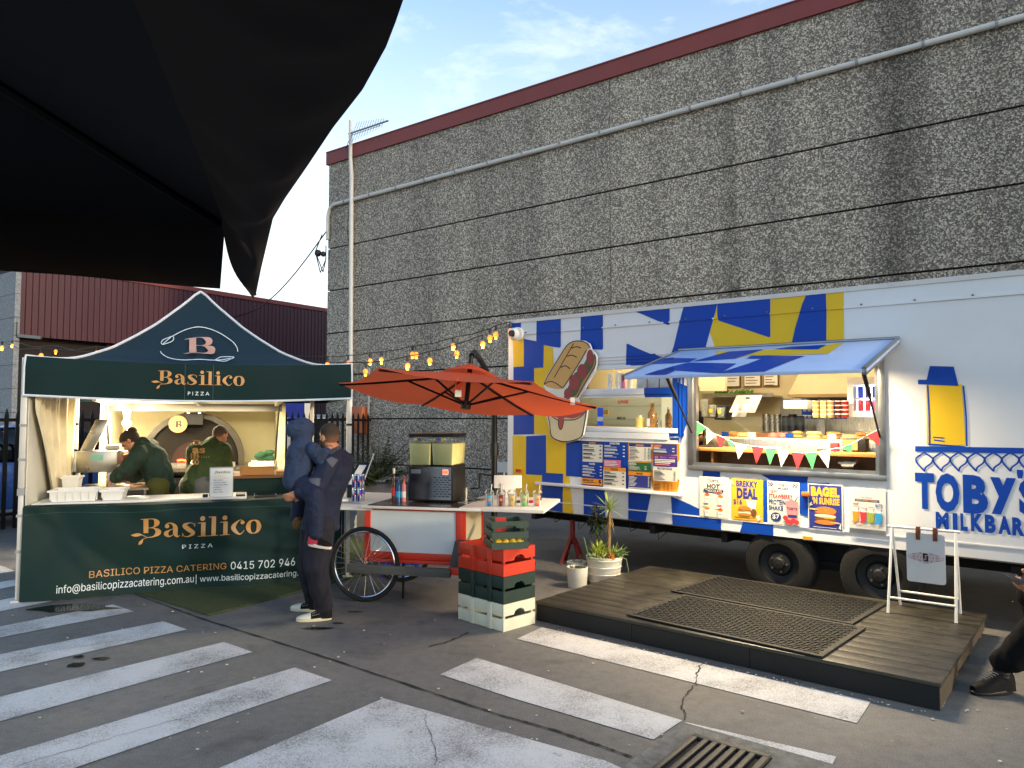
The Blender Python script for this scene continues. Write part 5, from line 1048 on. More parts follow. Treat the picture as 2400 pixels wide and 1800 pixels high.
for i in range(7): c = GZ.P(2.12 + random.random() * .18, 1.14 + random.random() * .12, -2.7 + random.random() * .06); cl.ball(c, .06, 10, (1.3, .8, .6), Matrix.Rotation(random.random() * 3, 3, 'X'))
solo('green_cloth', frame_remesh(cl, .012, 2), mat('cloth_green', '#1f4a30', .8), 'crumpled green cloth on top of the white boxes', 'cloth')
# ======================================================================= PEOPLE
mk('skin', '#b07a5c', .55, var=.08, scale=12); mk('skin_dark', '#8a5a40', .55, var=.08); mk('hair_brown', '#2a1d15', .8, var=.3, scale=60, bump=.6, bscale=200); mk('hair_short', '#4a3c30', .85, var=.25, scale=80, bump=.4, bscale=300)
mk('jacket_navy', '#101932', .8, var=.15, scale=8, bump=.3, bscale=18); mk('jacket_grey', '#4a4d57', .75, var=.1, scale=10); mk('trouser_navy', '#131320', .88, var=.15, scale=6, bump=.35, bscale=14); mk('hoodie', '#33431f', .9, var=.12, scale=10, bump=.35, bscale=22); mk('hoodie_dark', '#22352a', .9, var=.12, scale=10, bump=.3, bscale=16)
mk('grey_jeans', '#5c5c5a', .85, var=.15, scale=12); mk('olive_trouser', '#55521f', .85, var=.12); mk('shoe_white', '#c3bfb2', .7, var=.08); mk('sole_cream', '#c8bd9c', .7, var=.08); mk('shoe_black', '#08080a', .8, var=.2, scale=40, spec=.25); mk('shoe_red', '#a82436', .7, var=.12); mk('sole_brown', '#6e5432', .85, var=.25, scale=30); mk('eye', '#120d0a', .2, var=0, rvar=0)
def hoodie_print():
    m = mat('child_hoodie', '#26344f', .9, var=.1, scale=8, bump=.35, bscale=20); t = m.node_tree; b = t.nodes['Principled BSDF']; old = b.inputs['Base Color'].links[0].from_socket
    tcn = N(t, 'ShaderNodeTexCoord'); n = N(t, 'ShaderNodeTexNoise'); n.inputs['Scale'].default_value = 13; n.inputs['Detail'].default_value = 3; n.inputs['Distortion'].default_value = 1.2; t.links.new(tcn.outputs['Object'], n.inputs['Vector'])
    r = N(t, 'ShaderNodeMapRange'); r.inputs['From Min'].default_value = .56; r.inputs['From Max'].default_value = .6; r.inputs['To Max'].default_value = .85; t.links.new(n.outputs['Fac'], r.inputs['Value'])
    x = N(t, 'ShaderNodeMix', data_type='RGBA'); x.inputs['B'].default_value = (.012, .02, .035, 1); t.links.new(r.outputs['Result'], x.inputs['Factor']); t.links.new(old, x.inputs['A']); t.links.new(x.outputs['Result'], b.inputs['Base Color']); return m
M['child_hoodie'] = hoodie_print()
def faded(m):      # clipped sides: hair thins to skin towards the nape
    t = m.node_tree; b = t.nodes['Principled BSDF']; old = b.inputs['Base Color'].links[0].from_socket; tcn = N(t, 'ShaderNodeTexCoord'); sx = N(t, 'ShaderNodeSeparateXYZ'); r = N(t, 'ShaderNodeMapRange', interpolation_type='SMOOTHSTEP'); r.inputs['From Min'].default_value = .02; r.inputs['From Max'].default_value = .6; r.inputs['To Min'].default_value = .25
    x = N(t, 'ShaderNodeMix', data_type='RGBA'); x.inputs['A'].default_value = (*lin('#9a6b50'), 1); t.links.new(tcn.outputs['Generated'], sx.inputs[0]); t.links.new(sx.outputs['Z'], r.inputs['Value']); t.links.new(r.outputs[0], x.inputs['Factor']); t.links.new(old, x.inputs['B']); t.links.new(x.outputs['Result'], b.inputs['Base Color'])
mk('hair_faded', '#3a2d23', .85, var=.25, scale=80, bump=.4, bscale=300); faded(M['hair_faded'])
def caps(mb, *chains, k=1.0, d=0.0):      # chains of (point, radius or (rx,ry,rz)); k scales radii
    for ch in chains:
        for i, (p, r) in enumerate(ch):
            r3 = r if isinstance(r, tuple) else (r, r, r)
            mb.ball(p, 1, 14, tuple(q * k + d for q in r3))
            if i:
                p0, r0 = ch[i - 1]; r03 = r0 if isinstance(r0, tuple) else (r0,) * 3; L_ = (V3(p) - V3(p0)).length; n = max(2, int(L_ / (min(min(r3), min(r03)) * .35)))
                n = min(n, 14)
                for j in range(1, n): t = j / n; mb.ball(V3(p0).lerp(V3(p), t), 1, 12, tuple((a + (b - a) * t) * k + d for a, b in zip(r03, r3)))
    return mb
def hand(mb, wrist, fwd, palm_n, curl=.6, s=1.0, thumb=1):
    """palm plus four unequal fingers and a thumb; palm_n points out of the palm"""
    f = V3(fwd).normalized(); n = V3(palm_n); n = (n - f * n.dot(f)).normalized(); side = f.cross(n) * thumb; w = V3(wrist)
    caps(mb, [(w, .026 * s), (w + f * .05 * s, .028 * s)]);
    for o in (-.026, -.009, .009, .026): caps(mb, [(w + f * .035 * s + side * o * s, .014 * s), (w + f * .082 * s + side * o * 1.05 * s, .0115 * s)])
    for o, l in ((.028, .068), (.010, .078), (-.010, .073), (-.028, .056)):
        p = w + f * .086 * s + side * o * 1.1 * s; ch = [(p, .0105 * s)]; a = 0
        for seg in (.42, .33, .25): a += curl * .75; d = f * cos(a) + n * sin(a); p = p + d * l * seg * s; ch.append((p, (.0105 - .0018 * len(ch)) * s))
        caps(mb, ch)
    p = w + f * .025 * s + side * .03 * s; q = p + (f * .5 + side * .75 + n * .3).normalized() * .035 * s; r = q + (f * .85 + side * .2 + n * .4).normalized() * .03 * s
    caps(mb, [(p, .014 * s), (q, .0115 * s), (r, .0095 * s)])
def head(mb, c, f, s=1.0, up=(0, 0, 1)):   # skull, jaw, nose, ears, brow; f = facing
    f = V3(f).normalized(); u = (V3(up) - f * V3(up).dot(f)).normalized(); r = f.cross(u); R = Matrix((r, f, u)).transposed(); c = V3(c)
    P = lambda x, y, z: c + (r * x + f * y + u * z) * s
    mb.ball(P(0, -.01, .025), s, 18, (.077, .095, .092), R); mb.ball(P(0, .02, -.045), s, 16, (.06, .07, .065), R); mb.ball(P(0, .045, -.085), s, 12, (.035, .035, .028), R)
    caps(mb, [(P(0, .088, .01), .010 * s), (P(0, .108, -.022), .0125 * s)]); mb.ball(P(0, .09, -.058), s, 10, (.024, .012, .009), R); mb.ball(P(0, .088, .03), s, 10, (.05, .012, .009), R)
    for sx in (-1, 1):
        mb.ball(P(sx * .079, -.012, -.012), s, 10, (.010, .02, .032), R); mb.ball(P(sx * .012, .1, -.028), s, 8, (.008, .009, .007), R)
    return P, R
def eyes(P, R, s, par):
    mb = MB()
    for sx in (-1, 1): mb.ball(P(sx * .031, .083, .012), s, 8, (.011, .008, .007), R)
    return part('eyes', mb, M['eye'], par)
def hair(P, R, s, m, par, k=1.06, low=-.02, back=-.06):      # short cropped cap of hair over skull and nape
    mb = MB(); mb.ball(P(0, -.012, .027), s * k, 28, (.077, .095, .092), R); RT = R.transposed(); c0 = P(0, 0, 0); keep = []
    for f in mb.f:
        q = RT @ (sum((mb.v[i] for i in f), V3()) / len(f) - c0) / s; lim = low + max(0, q.y + .02) * 1.1 + (back - low) * max(0, min(1, -q.y / .08))
        if q.z > lim: keep.append(f)
    mb.f = keep; return part('hair', mb.solid(.006 * s), m, par)
def shoe(par, heel, toe, m, msole, h=.095, wid=.045, nm='shoe', pitch=V3((0, 0, 1))):
    a, b = V3(heel), V3(toe); d = (b - a); L_ = d.length; d.normalize(); u = (V3(pitch) - d * V3(pitch).dot(d)).normalized(); r = d.cross(u)
    so_ = MB(); n = 16; lo, hi = [], []
    for i in range(n):
        t = 2 * pi * i / n; x = (.5 - .5 * cos(t)) ; y = sin(t); wv = wid * (1.0 + .12 * (x - .4)); lo.append(a + d * L_ * x + r * y * wv * .95); hi.append(a + d * L_ * x + r * y * wv + u * (.03 if x < .6 else .022))
    so_.add(lo + hi, [tuple(range(n))[::-1], tuple(range(n, 2 * n))] + [(i, (i + 1) % n, n + (i + 1) % n, n + i) for i in range(n)])
    up_ = MB(); secs = [(.0, .55, h * .9), (.05, .85, h), (.18, .92, h * 1.0), (.34, .84, h * .98), (.5, .9, h * .78), (.66, .95, h * .60), (.82, .86, h * .5), (.95, .5, h * .38)]; vs = []
    for x, k, hh in secs:
        for j in range(9): t = pi * j / 8; vs.append(a + d * L_ * x + r * cos(t) * wid * k + u * (.022 + (hh - .022) * sin(t) ** .7))
    fs = [(i * 9 + j, i * 9 + j + 1, i * 9 + 10 + j, i * 9 + 9 + j) for i in range(len(secs) - 1) for j in range(8)] + [tuple(range(9))[::-1], tuple(range((len(secs) - 1) * 9, len(secs) * 9))] + [tuple(i * 9 for i in range(len(secs))) , tuple(i * 9 + 8 for i in range(len(secs)))[::-1]]
    s_ = part(nm, up_.add(vs, fs), m, par, smooth=60); part('sole', so_, msole, s_, bev=.006); return s_, (a, d, u, r, L_)
# ---------------------------------------------------------------- man carrying a child
mo_ = thing('person', 'man seen from behind in navy jacket and trousers, carrying a child', 'person', (-1.66, 6.12, 0))
hc = at(771, 1024, 6.12); hf = V3((-.80, .60, -.04)); body = MB(); HP, HR = head(body, hc, hf, .99)
nk = at(783, 1056, 6.14); Ls, Rs = at(772, 1086, 5.98), at(804, 1083, 6.26); ch_ = at(781, 1112, 6.12); wa = at(760, 1170, 6.12); hp = at(752, 1215, 6.12)
el, wr = at(740, 1143, 5.90), at(703, 1154, 5.90); er, wrr = at(762, 1150, 6.36), at(705, 1142, 6.26)
torso = [(nk, .06), (ch_ + V3((0, 0, .05)), (.13, .16, .12)), (ch_, (.135, .17, .13)), (wa, (.13, .155, .13)), (hp, (.135, .16, .11))]
armL = [(Ls, .085), (Ls.lerp(el, .5), .075), (el, .072), (wr, .05)]; armR = [(Rs, .085), (er, .07), (wrr, .05)]
hL, kL, aL = at(750, 1235, 6.04), at(741, 1325, 5.99), at(751, 1432, 6.0); hR, kR, aR = at(738, 1235, 6.22), at(726, 1330, 6.24), at(728, 1418, 6.27)
q1 = gp(778, 1452).lerp(gp(693, 1457), .24); q2 = gp(750, 1433).lerp(gp(680, 1430), .24); aL = V3((q1.x, q1.y, .10)); aR = V3((q2.x, q2.y, .10))
legL = [(hL, .125), (hL.lerp(kL, .55), .115), (kL, .098), (kL.lerp(aL, .5), .085), (aL + V3((0, 0, .02)), .068)]; legR = [(hR, .115), (hR.lerp(kR, .5), .105), (kR, .092), (kR.lerp(aR, .5), .08), (aR + V3((0, 0, .02)), .064)]
caps(body, [(hc + V3((.012, -.01, -.09)), .056), (nk, .058), (ch_, .1)], torso, armL, armR, legL, legR, k=.8)
caps(body, [(hc + V3((.012, -.008, -.08)), .057), (nk + V3((0, 0, .01)), .06)], [(aL, .042), (aL + V3((-.01, 0, -.03)), .034)], [(aR, .042), (aR + V3((-.01, 0, -.03)), .034)], [(el, .04), (wr, .033)])
hand(body, wr + V3((.0, 0, -.005)), at(688, 1160, 5.90) - wr, (0.1, .8, .5), .45, 1.05, 1); hand(body, wrr, at(694, 1146, 6.2) - wrr, (0, -.8, .4), .5, 1.0, -1)
part('body', frame_remesh(body, .0075, 3), M['skin'], mo_, smooth=180)
eyes(HP, HR, .99, mo_); hair(HP, HR, .99, M['hair_faded'], mo_, 1.02, -.015, -.085)
bd = MB(); bd.ball(HP(0, .045, -.075), .99, 14, (.05, .052, .042), HR); bd.ball(HP(-.052, .02, -.055), .99, 12, (.018, .035, .04), HR); bd.ball(HP(.052, .02, -.055), .99, 12, (.018, .035, .04), HR); part('beard', bd, M['hair_short'], mo_)
jk = MB(); caps(jk, [(nk + V3((.0, 0, -.02)), .075), (Ls.lerp(Rs, .5) + V3((0, 0, -.02)), .1)], [(Ls.lerp(nk, .4), .08), (Ls, .098), (Ls.lerp(el, .5), .088), (el, .086), (wr.lerp(el, .12), .066)], [(Rs.lerp(nk, .4), .08), (Rs, .095), (er, .08), (wrr, .06)], [(ch_ + V3((0, 0, .02)), (.15, .19, .14)), (ch_.lerp(wa, .5), (.15, .18, .14)), (wa, (.15, .175, .13)), (hp, (.15, .175, .09)), (hp + V3((0, 0, -.075)), (.162, .18, .05))])
jm = wrinkle(frame_remesh(jk, .010, 4), .010, 8, (1, 1, .8)); jko = part('jacket', jm, M['jacket_navy'], mo_, smooth=180)
jb = BVHTree.FromPolygons(jm.v, jm.f)
def on_body(bvh, x, y, off):
    d = ray(x, y).normalized(); h = bvh.ray_cast(_C, d)
    return h[0] + (h[1] if h[1].dot(d) < 0 else -h[1]) * off if h[0] is not None else None
def patch(bvh, poly_, m, par, nm, off=.004, n=10):
    """cloth patch traced as a polygon and laid on the body surface"""
    xs = [p[0] for p in poly_]; ys = [p[1] for p in poly_]; mb = MB(); st_ = max(max(xs) - min(xs), max(ys) - min(ys)) / n
    def inside(x, y):
        c = False
        for i in range(len(poly_)):
            (x0, y0), (x1, y1) = poly_[i], poly_[i - 1]
            if (y0 > y) != (y1 > y) and x < (x1 - x0) * (y - y0) / (y1 - y0) + x0: c = not c
        return c
    x = min(xs)
    while x < max(xs):
        y = min(ys)
        while y < max(ys):
            if inside(x + st_ / 2, y + st_ / 2):
                q = [on_body(bvh, a, b, off) for a, b in ((x, y), (x, y + st_), (x + st_, y + st_), (x + st_, y))]
                if all(k is not None for k in q) and max((q[0] - k).length for k in q) < .08: mb.add(q, [(0, 1, 2, 3)])
            y += st_
        x += st_
    if mb.f: return part(nm, mb, m, par, smooth=60, norm=False)
patch(jb, [(700, 1146), (714, 1121), (752, 1121), (746, 1148), (722, 1168), (706, 1163)], M['jacket_grey'], jko, 'grey_panel', n=26); patch(jb, [(764, 1078), (776, 1071), (792, 1078), (779, 1096)], M['jacket_grey'], jko, 'grey_panel', n=26)
patch(jb, [(768, 1060), (800, 1040), (803, 1047), (778, 1066)], mat('collar', '#3c444c', .8), jko, 'collar', n=20); patch(jb, [(722, 1108), (732, 1108), (732, 1111), (722, 1111)], M['red'], jko, 'chest_mark', n=12)
tr_ = MB(); caps(tr_, [(l[0], l[1]) for l in legL], [(l[0], l[1]) for l in legR], d=.006); caps(tr_, [(hp + V3((0, 0, -.03)), (.13, .155, .1))]); part('trousers', wrinkle(frame_remesh(tr_, .010, 3), .011, 7, (1.2, 1.2, .5), 4), M['trouser_navy'], mo_, smooth=180)
n1 = gp(778, 1452); n2 = gp(693, 1457); s1, (a, d, u, r, L_) = shoe(mo_, n1, n2, M['shoe_black'], M['sole_cream'], .10, .05)
def toecap(sh, fr_):
    a, d, u, r, L_ = fr_; mb = MB(); secs = [(.58, .93, .066), (.68, .95, .058), (.82, .87, .049), (.95, .52, .038), (.985, .1, .026)]; vs = []
    for x, k, hh in secs:
        for j in range(9): t = pi * j / 8; vs.append(a + d * L_ * x + r * cos(t) * .0515 * k + u * (.024 + (hh - .020) * sin(t) ** .7))
    part('toe_cap', mb.add(vs, [(i * 9 + j, i * 9 + j + 1, i * 9 + 10 + j, i * 9 + 9 + j) for i in range(4) for j in range(8)]), M['shoe_white'], sh, smooth=60)
    st_ = MB()
    for i in range(4):
        for j in range(1, 8): x = .36 + i * .055; t = pi * j / 8; st_.ball(a + d * L_ * x + r * cos(t) * .0525 * .87 + u * (.024 + (.094 - .10 * (x - .34) - .018) * sin(t) ** .7), .003, 5)
    part('stitching', st_, M['shoe_white'], sh, kind='stuff')
toecap(s1, (a, d, u, r, L_)); n3 = gp(750, 1433); n4 = gp(680, 1430); s2, f2_ = shoe(mo_, n3, n4, M['shoe_black'], M['sole_cream'], .10, .05); toecap(s2, f2_)
# ---------------------------------------------------------------- child
kd = thing('person', 'child in a blue hooded top and red shoes held on the man\'s arm', 'person', (-1.75, 6.0, .8))
hk = at(708, 1008, 6.03); cf = V3((-.6, .8, 0)); kb = MB(); KP, KR = head(kb, hk, cf, .82)
ck_ = at(704, 1070, 6.0); bk_ = at(697, 1122, 5.99); cs, ce, cwr = at(735, 1054, 5.95), at(753, 1078, 5.93), at(767, 1056, 5.97); cs2, ce2, cw2 = at(690, 1056, 6.12), at(715, 1085, 6.2), at(760, 1075, 6.22)
kl = [(at(708, 1132, 5.96), .085), (at(737, 1160, 5.83), .078), (at(741, 1205, 5.83), .062), (at(741, 1250, 5.84), .05)]; kl2 = [(at(694, 1132, 6.08), .08), (at(706, 1165, 6.1), .07), (at(697, 1200, 6.12), .052), (at(693, 1212, 6.12), .045)]
caps(kb, [(hk, .05), (ck_, .09), (bk_, .09)], [(cs, .04), (ce, .036), (cwr, .026)], [(cs2, .04), (ce2, .036), (cw2, .03)], kl, kl2, k=.85)
hand(kb, cwr, at(776, 1043, 6.03) - cwr, (0, .9, -.3), .4, .68, 1); part('body', frame_remesh(kb, .0065, 3), M['skin'], kd, smooth=180); eyes(KP, KR, .82, kd)
hd_ = MB(); hd_.ball(hk + V3((0, 0, .004)), 1, 18, (.102, .108, .104)); caps(hd_, [(at(692, 1006, 5.99), .078)], [(hk, .085), (at(713, 1036, 6.0), .068), (ck_ + V3((0, 0, .07)), .09), (ck_, (.118, .115, .11)), (bk_, (.118, .12, .095)), (bk_ + V3((0, 0, -.03)), (.115, .115, .08))], [(cs, .062), (cs.lerp(ce, .5), .058), (ce, .056), (ce.lerp(cwr, .8), .046)], [(cs2, .062), (ce2, .054), (cw2, .045)])
hm = wrinkle(frame_remesh(hd_, .0085, 4), .006, 9, (1.3, 1.3, .6), 2)
# open face of the hood: drop the faces right in front of the child's face
fc = hk + cf * .09; hm.f = [f for f in hm.f if (sum((hm.v[i] for i in f), V3()) / len(f) - fc).length > .066]
part('hoodie', hm, M['child_hoodie'], kd, smooth=180); hb = BVHTree.FromPolygons(hm.v, hm.f)
pt_ = MB(); caps(pt_, kl, kl2, d=.004); part('trousers', wrinkle(frame_remesh(pt_, .008, 3), .006, 14, (1, 1, .9), 7), M['jacket_navy'], kd, smooth=180)
fh, ft = at(721, 1279, 5.86), at(777, 1288, 5.84); sx_, fq = shoe(kd, fh + V3((0, 0, 0)), ft, M['shoe_red'], M['shoe_white'], .085, .036)
a, d, u, r, L_ = fq; mb = MB(); secs = [(.45, .95, .078), (.60, .97, .064), (.74, .96, .055), (.9, .7, .044), (.985, .2, .03)]; vs = []
for x, k, hh in secs:
    for j in range(9): t = pi * j / 8; vs.append(a + d * L_ * x + r * cos(t) * .0375 * k + u * (.024 + (hh - .020) * sin(t) ** .7))
part('toe_panel', mb.add(vs, [(i * 9 + j, i * 9 + j + 1, i * 9 + 10 + j, i * 9 + 9 + j) for i in range(4) for j in range(8)]), M['shoe_black'], sx_, smooth=60)
h2, t2 = at(697, 1214, 6.08), at(692, 1243, 6.10); shoe(kd, h2 + V3((0, -.02, 0)), t2 + V3((0, .03, -.0)), M['shoe_red'], M['sole_brown'], .08, .036, pitch=V3((-.25, 1, .35)))
# ---------------------------------------------------------------- pizza makers
def worker(lbl, hcp, f, nkp, ls, rs, chp, wap, hpp, arms, hoodie_m, trou_m, hair_m, knee_dx, hand_n, sk='skin', bald=False, upv=(0, 0, 1)):
    t = thing('person', lbl, 'person', (hpp.x, hpp.y, 0)); b = MB(); P, R = head(b, hcp, f, 1.0, upv)
    legs = []
    fdir = V3((f[0], f[1], 0)).normalized(); side = fdir.cross(V3((0, 0, 1)))
    for s in (-1, 1):
        h = hpp + side * s * .09; k = V3((h.x, h.y, .5)) + fdir * .03; a = V3((h.x, h.y, .09)); legs.append([(h, .12), (k, .085), (a, .06)])
    core = [(nkp, .06), (ls.lerp(rs, .5), (.12, .12, .09)), (chp, (.15, .15, .15)), (wap, (.145, .145, .13)), (hpp, (.15, .15, .12))]
    caps(b, [(hcp, .05), (nkp, .055)], core, *arms, *legs, k=.82); caps(b, [(hcp.lerp(nkp, .5), .055), (nkp, .06)])
    for A, n in zip(arms, hand_n): hand(b, A[-1][0], A[-1][0] - A[-2][0] + V3((0, 0, -.05)), n, .5, 1.0, 1)
    part('body', frame_remesh(b, .009, 3), M[sk], t, smooth=180); eyes(P, R, 1, t)
    if bald: hair(P, R, 1.0, hair_m, t, 1.03, .0, -.05)
    else:
        hair(P, R, 1.0, hair_m, t, 1.12, -.03, -.08)
    j = MB(); caps(j, [(nkp, .085), (ls.lerp(rs, .5), (.14, .14, .1))], [(ls.lerp(rs, .5), .1), (ls, .088)], [(ls.lerp(rs, .5), .1), (rs, .088)], core[1:], *[[(p, r * 1.12) for p, r in A[:-1]] + [(A[-2][0].lerp(A[-1][0], .8), A[-1][1] * 1.15)] for A in arms], d=.012); caps(j, [(nkp + V3((0, 0, -.02)) - V3(f) * .04, (.10, .10, .055))])
    jm = wrinkle(frame_remesh(j, .011, 3), .013, 8, (1, 1, .8), hcp.x); part('hoodie', jm, hoodie_m, t, smooth=180)
    q = MB(); caps(q, *legs, d=.008); caps(q, [(hpp, (.15, .15, .1))]); part('trousers', frame_remesh(q, .012, 3), trou_m, t, smooth=180)
    for l in legs: a = V3((l[2][0].x, l[2][0].y, .017)); shoe(t, a - fdir * .07, a + fdir * .19, M['shoe_black'], M['black'], .10, .047)
    return t, jm, P, R
A_ = at
w1, j1, P1, R1 = worker('person in a dark green hoodie bending over a pizza at the left', A_(306, 1034, 8.0), V3((-.62, -.1, -.75)), A_(330, 1043, 8.05), A_(326, 1068, 7.88), A_(352, 1048, 8.22), A_(358, 1078, 8.06), A_(371, 1110, 8.1), A_(377, 1138, 8.12),
    [[(A_(326, 1068, 7.88), .078), (A_(296, 1100, 7.86), .066), (A_(265, 1124, 7.9), .045)], [(A_(352, 1048, 8.22), .075), (A_(330, 1105, 8.2), .06), (A_(304, 1128, 8.1), .042)]], M['hoodie_dark'], M['olive_trouser'], M['hair_brown'], 0, [(0, .3, -1), (0, 0, -1)], upv=(-.7, 0, .7))
mb = MB(); mb.ball(P1(0, -.09, .06), .05, 12); part('hair_bun', mb, M['hair_brown'], w1)
w2, j2, P2, R2 = worker('person in an olive green hoodie with lettering on the back, turned to the oven', A_(516, 1021, 8.62), V3((.35, .85, -.35)), A_(498, 1042, 8.55), A_(458, 1058, 8.45), A_(524, 1054, 8.55), A_(487, 1082, 8.48), A_(468, 1110, 8.45), A_(460, 1138, 8.42),
    [[(A_(458, 1058, 8.45), .075), (A_(452, 1098, 8.6), .06), (A_(480, 1108, 8.78), .042)], [(A_(524, 1054, 8.55), .075), (A_(530, 1092, 8.62), .06), (A_(512, 1104, 8.8), .042)]], M['hoodie'], M['grey_jeans'], M['hair_faded'], 0, [(0, 0, -1), (0, 0, -1)], bald=True)
b2 = BVHTree.FromPolygons(j2.v, j2.f); lt = MB()
def bk_fn(x, y, w): # lettering laid on the hoodie's back
    p = on_body(b2, x, y, .005); return p if p is not None else at(x, y, 8.35)
for s_, x0, y0, x1, y1 in (('B', 453, 1044, 471, 1031), ('as', 451, 1062, 481, 1050), ('ili', 447, 1077, 466, 1061), ('co', 448, 1090, 467, 1076)): lt.text(s_, x0, y0, x1, y1, bk_fn, .03, .3)
part('lettering', lt, M['gold'], w2, smooth=0, norm=False); lt = MB(); lt.text('P I Z Z A', 466, 1073, 491, 1069, bk_fn, .0, .3, .0); part('lettering', lt, M['gold'], w2, smooth=0, norm=False)
# ---------------------------------------------------------------- seated person at the right edge, person inside the truck
sp = thing('person', 'seated person in black at the right edge holding a phone', 'person', (3.5, 4.45, 0)); b = MB()
ank = gp(2372, 1622).lerp(gp(2276, 1628), .22) + V3((0, 0, .14)); kn = V3((3.27, 4.36, .56)); hpv = V3((3.72, 4.55, .56)); kn2 = V3((3.4, 4.75, .53)); ank2 = V3((3.62, 4.9, .11)); chv = V3((3.80, 4.58, .95)); nkv = V3((3.76, 4.58, 1.2)); hdv = V3((3.72, 4.56, 1.34))
SP, SR = head(b, hdv, V3((-.85, -.2, -.45))); lg1 = [(hpv + V3((-.05, -.1, 0)), .12), (kn, .088), (kn.lerp(ank, .4), .09), (kn.lerp(ank, .8), .075), (ank + V3((.01, 0, .05)), .062)]; lg2 = [(hpv + V3((-.05, .12, 0)), .12), (kn2, .088), (ank2 + V3((0, 0, .03)), .062)]
s_l, s_r = chv + V3((0, -.19, .16)), chv + V3((0, .19, .16)); e_l, e_r = V3((3.55, 4.30, .88)), V3((3.6, 4.85, .88)); pw = at(2406, 1382, 4.36); w_l = pw + V3((.05, 0, -.01)); w_r = V3((3.35, 4.6, .7))
core = [(nkv, .06), (chv + V3((0, 0, .1)), (.13, .18, .12)), (chv, (.13, .17, .14)), (hpv + V3((.02, 0, .08)), (.15, .18, .12))]; am = [[(s_l, .07), (e_l, .055), (w_l, .035)], [(s_r, .07), (e_r, .055), (w_r, .035)]]
caps(b, [(hdv, .05), (nkv, .06)], core, *am, lg1, lg2, k=.82); caps(b, [(hdv.lerp(nkv, .6), .055), (nkv, .06)], [(ank, .040), (ank + V3((0, 0, -.03)), .034)]); hand(b, w_l, at(2384, 1372, 4.36) - w_l, (-.2, .2, 1), .7, 1.0, -1); hand(b, w_r, (-1, -.2, 0), (0, 0, 1), .6)
part('body', frame_remesh(b, .008, 3), M['skin'], sp, smooth=180); eyes(SP, SR, 1, sp); hair(SP, SR, 1, M['hair_brown'], sp, 1.1, -.04, -.1)
q = MB(); caps(q, core[1:], *[a[:2] + [(a[1][0].lerp(a[2][0], .8), a[2][1] * 1.2)] for a in am], d=.015); part('hoodie', wrinkle(frame_remesh(q, .012, 3), .01, 8), M['black_cloth'], sp, smooth=180); q = MB(); caps(q, lg1, lg2, [(hpv, (.15, .18, .11))], d=.012); caps(q, [(ank + V3((.03, 0, .07)), (.085, .08, .045))]); part('trousers', wrinkle(frame_remesh(q, .010, 3), .013, 9, (1, 1, .6), 5), M['black_cloth'], sp, smooth=180)
q = MB(); caps(q, [(ank + V3((0, 0, .06)), .052), (ank + V3((-.005, 0, -.035)), .048)]); part('sock', q, M['black'], sp)
sh1, fq = shoe(sp, gp(2372, 1622), gp(2276, 1628), M['shoe_black'], M['black'], .135, .056); lc = MB()
for i in range(5): x = .42 + i * .07; a, d, u, r, L_ = fq; lc.tube([a + d * L_ * x + r * .03 * s + u * (.125 - .13 * (x - .4) * .7) for s in (-1, 0, 1)], .004, 5)
part('laces', lc, M['jacket_grey'], sh1); shoe(sp, V3((3.70, 4.91, .016)), V3((3.43, 4.87, .016)), M['shoe_black'], M['black'], .11, .05)
pp_ = at(2383, 1366, 4.34); ph = MB().hexa([pp_ + V3((x, y, z + .25 * x * 0 + (.0 if y < 0 else .03))) for z in (0, .009) for x, y in ((-.035, -.06), (.045, -.06), (.045, .07), (-.035, .07))]); tag(part('phone', ph, M['black'], None, loc=pp_, bev=.003), 'black phone in the hand of the seated person', 'phone')
so_ = thing('stool', 'plain black stool under the seated person at the right edge', 'stool', (3.72, 4.55, 0)); part('seat', MB().cyl((3.72, 4.55, .40), (3.72, 4.55, .44), .19, n=24), M['black'], so_, bev=.005)
for i in range(4): a = i * pi / 2 + .6; part('leg', MB().cyl((3.72 + .2 * cos(a), 4.55 + .2 * sin(a), 0), (3.72 + .14 * cos(a), 4.55 + .14 * sin(a), .40), .015, n=8), M['black_metal'], so_)
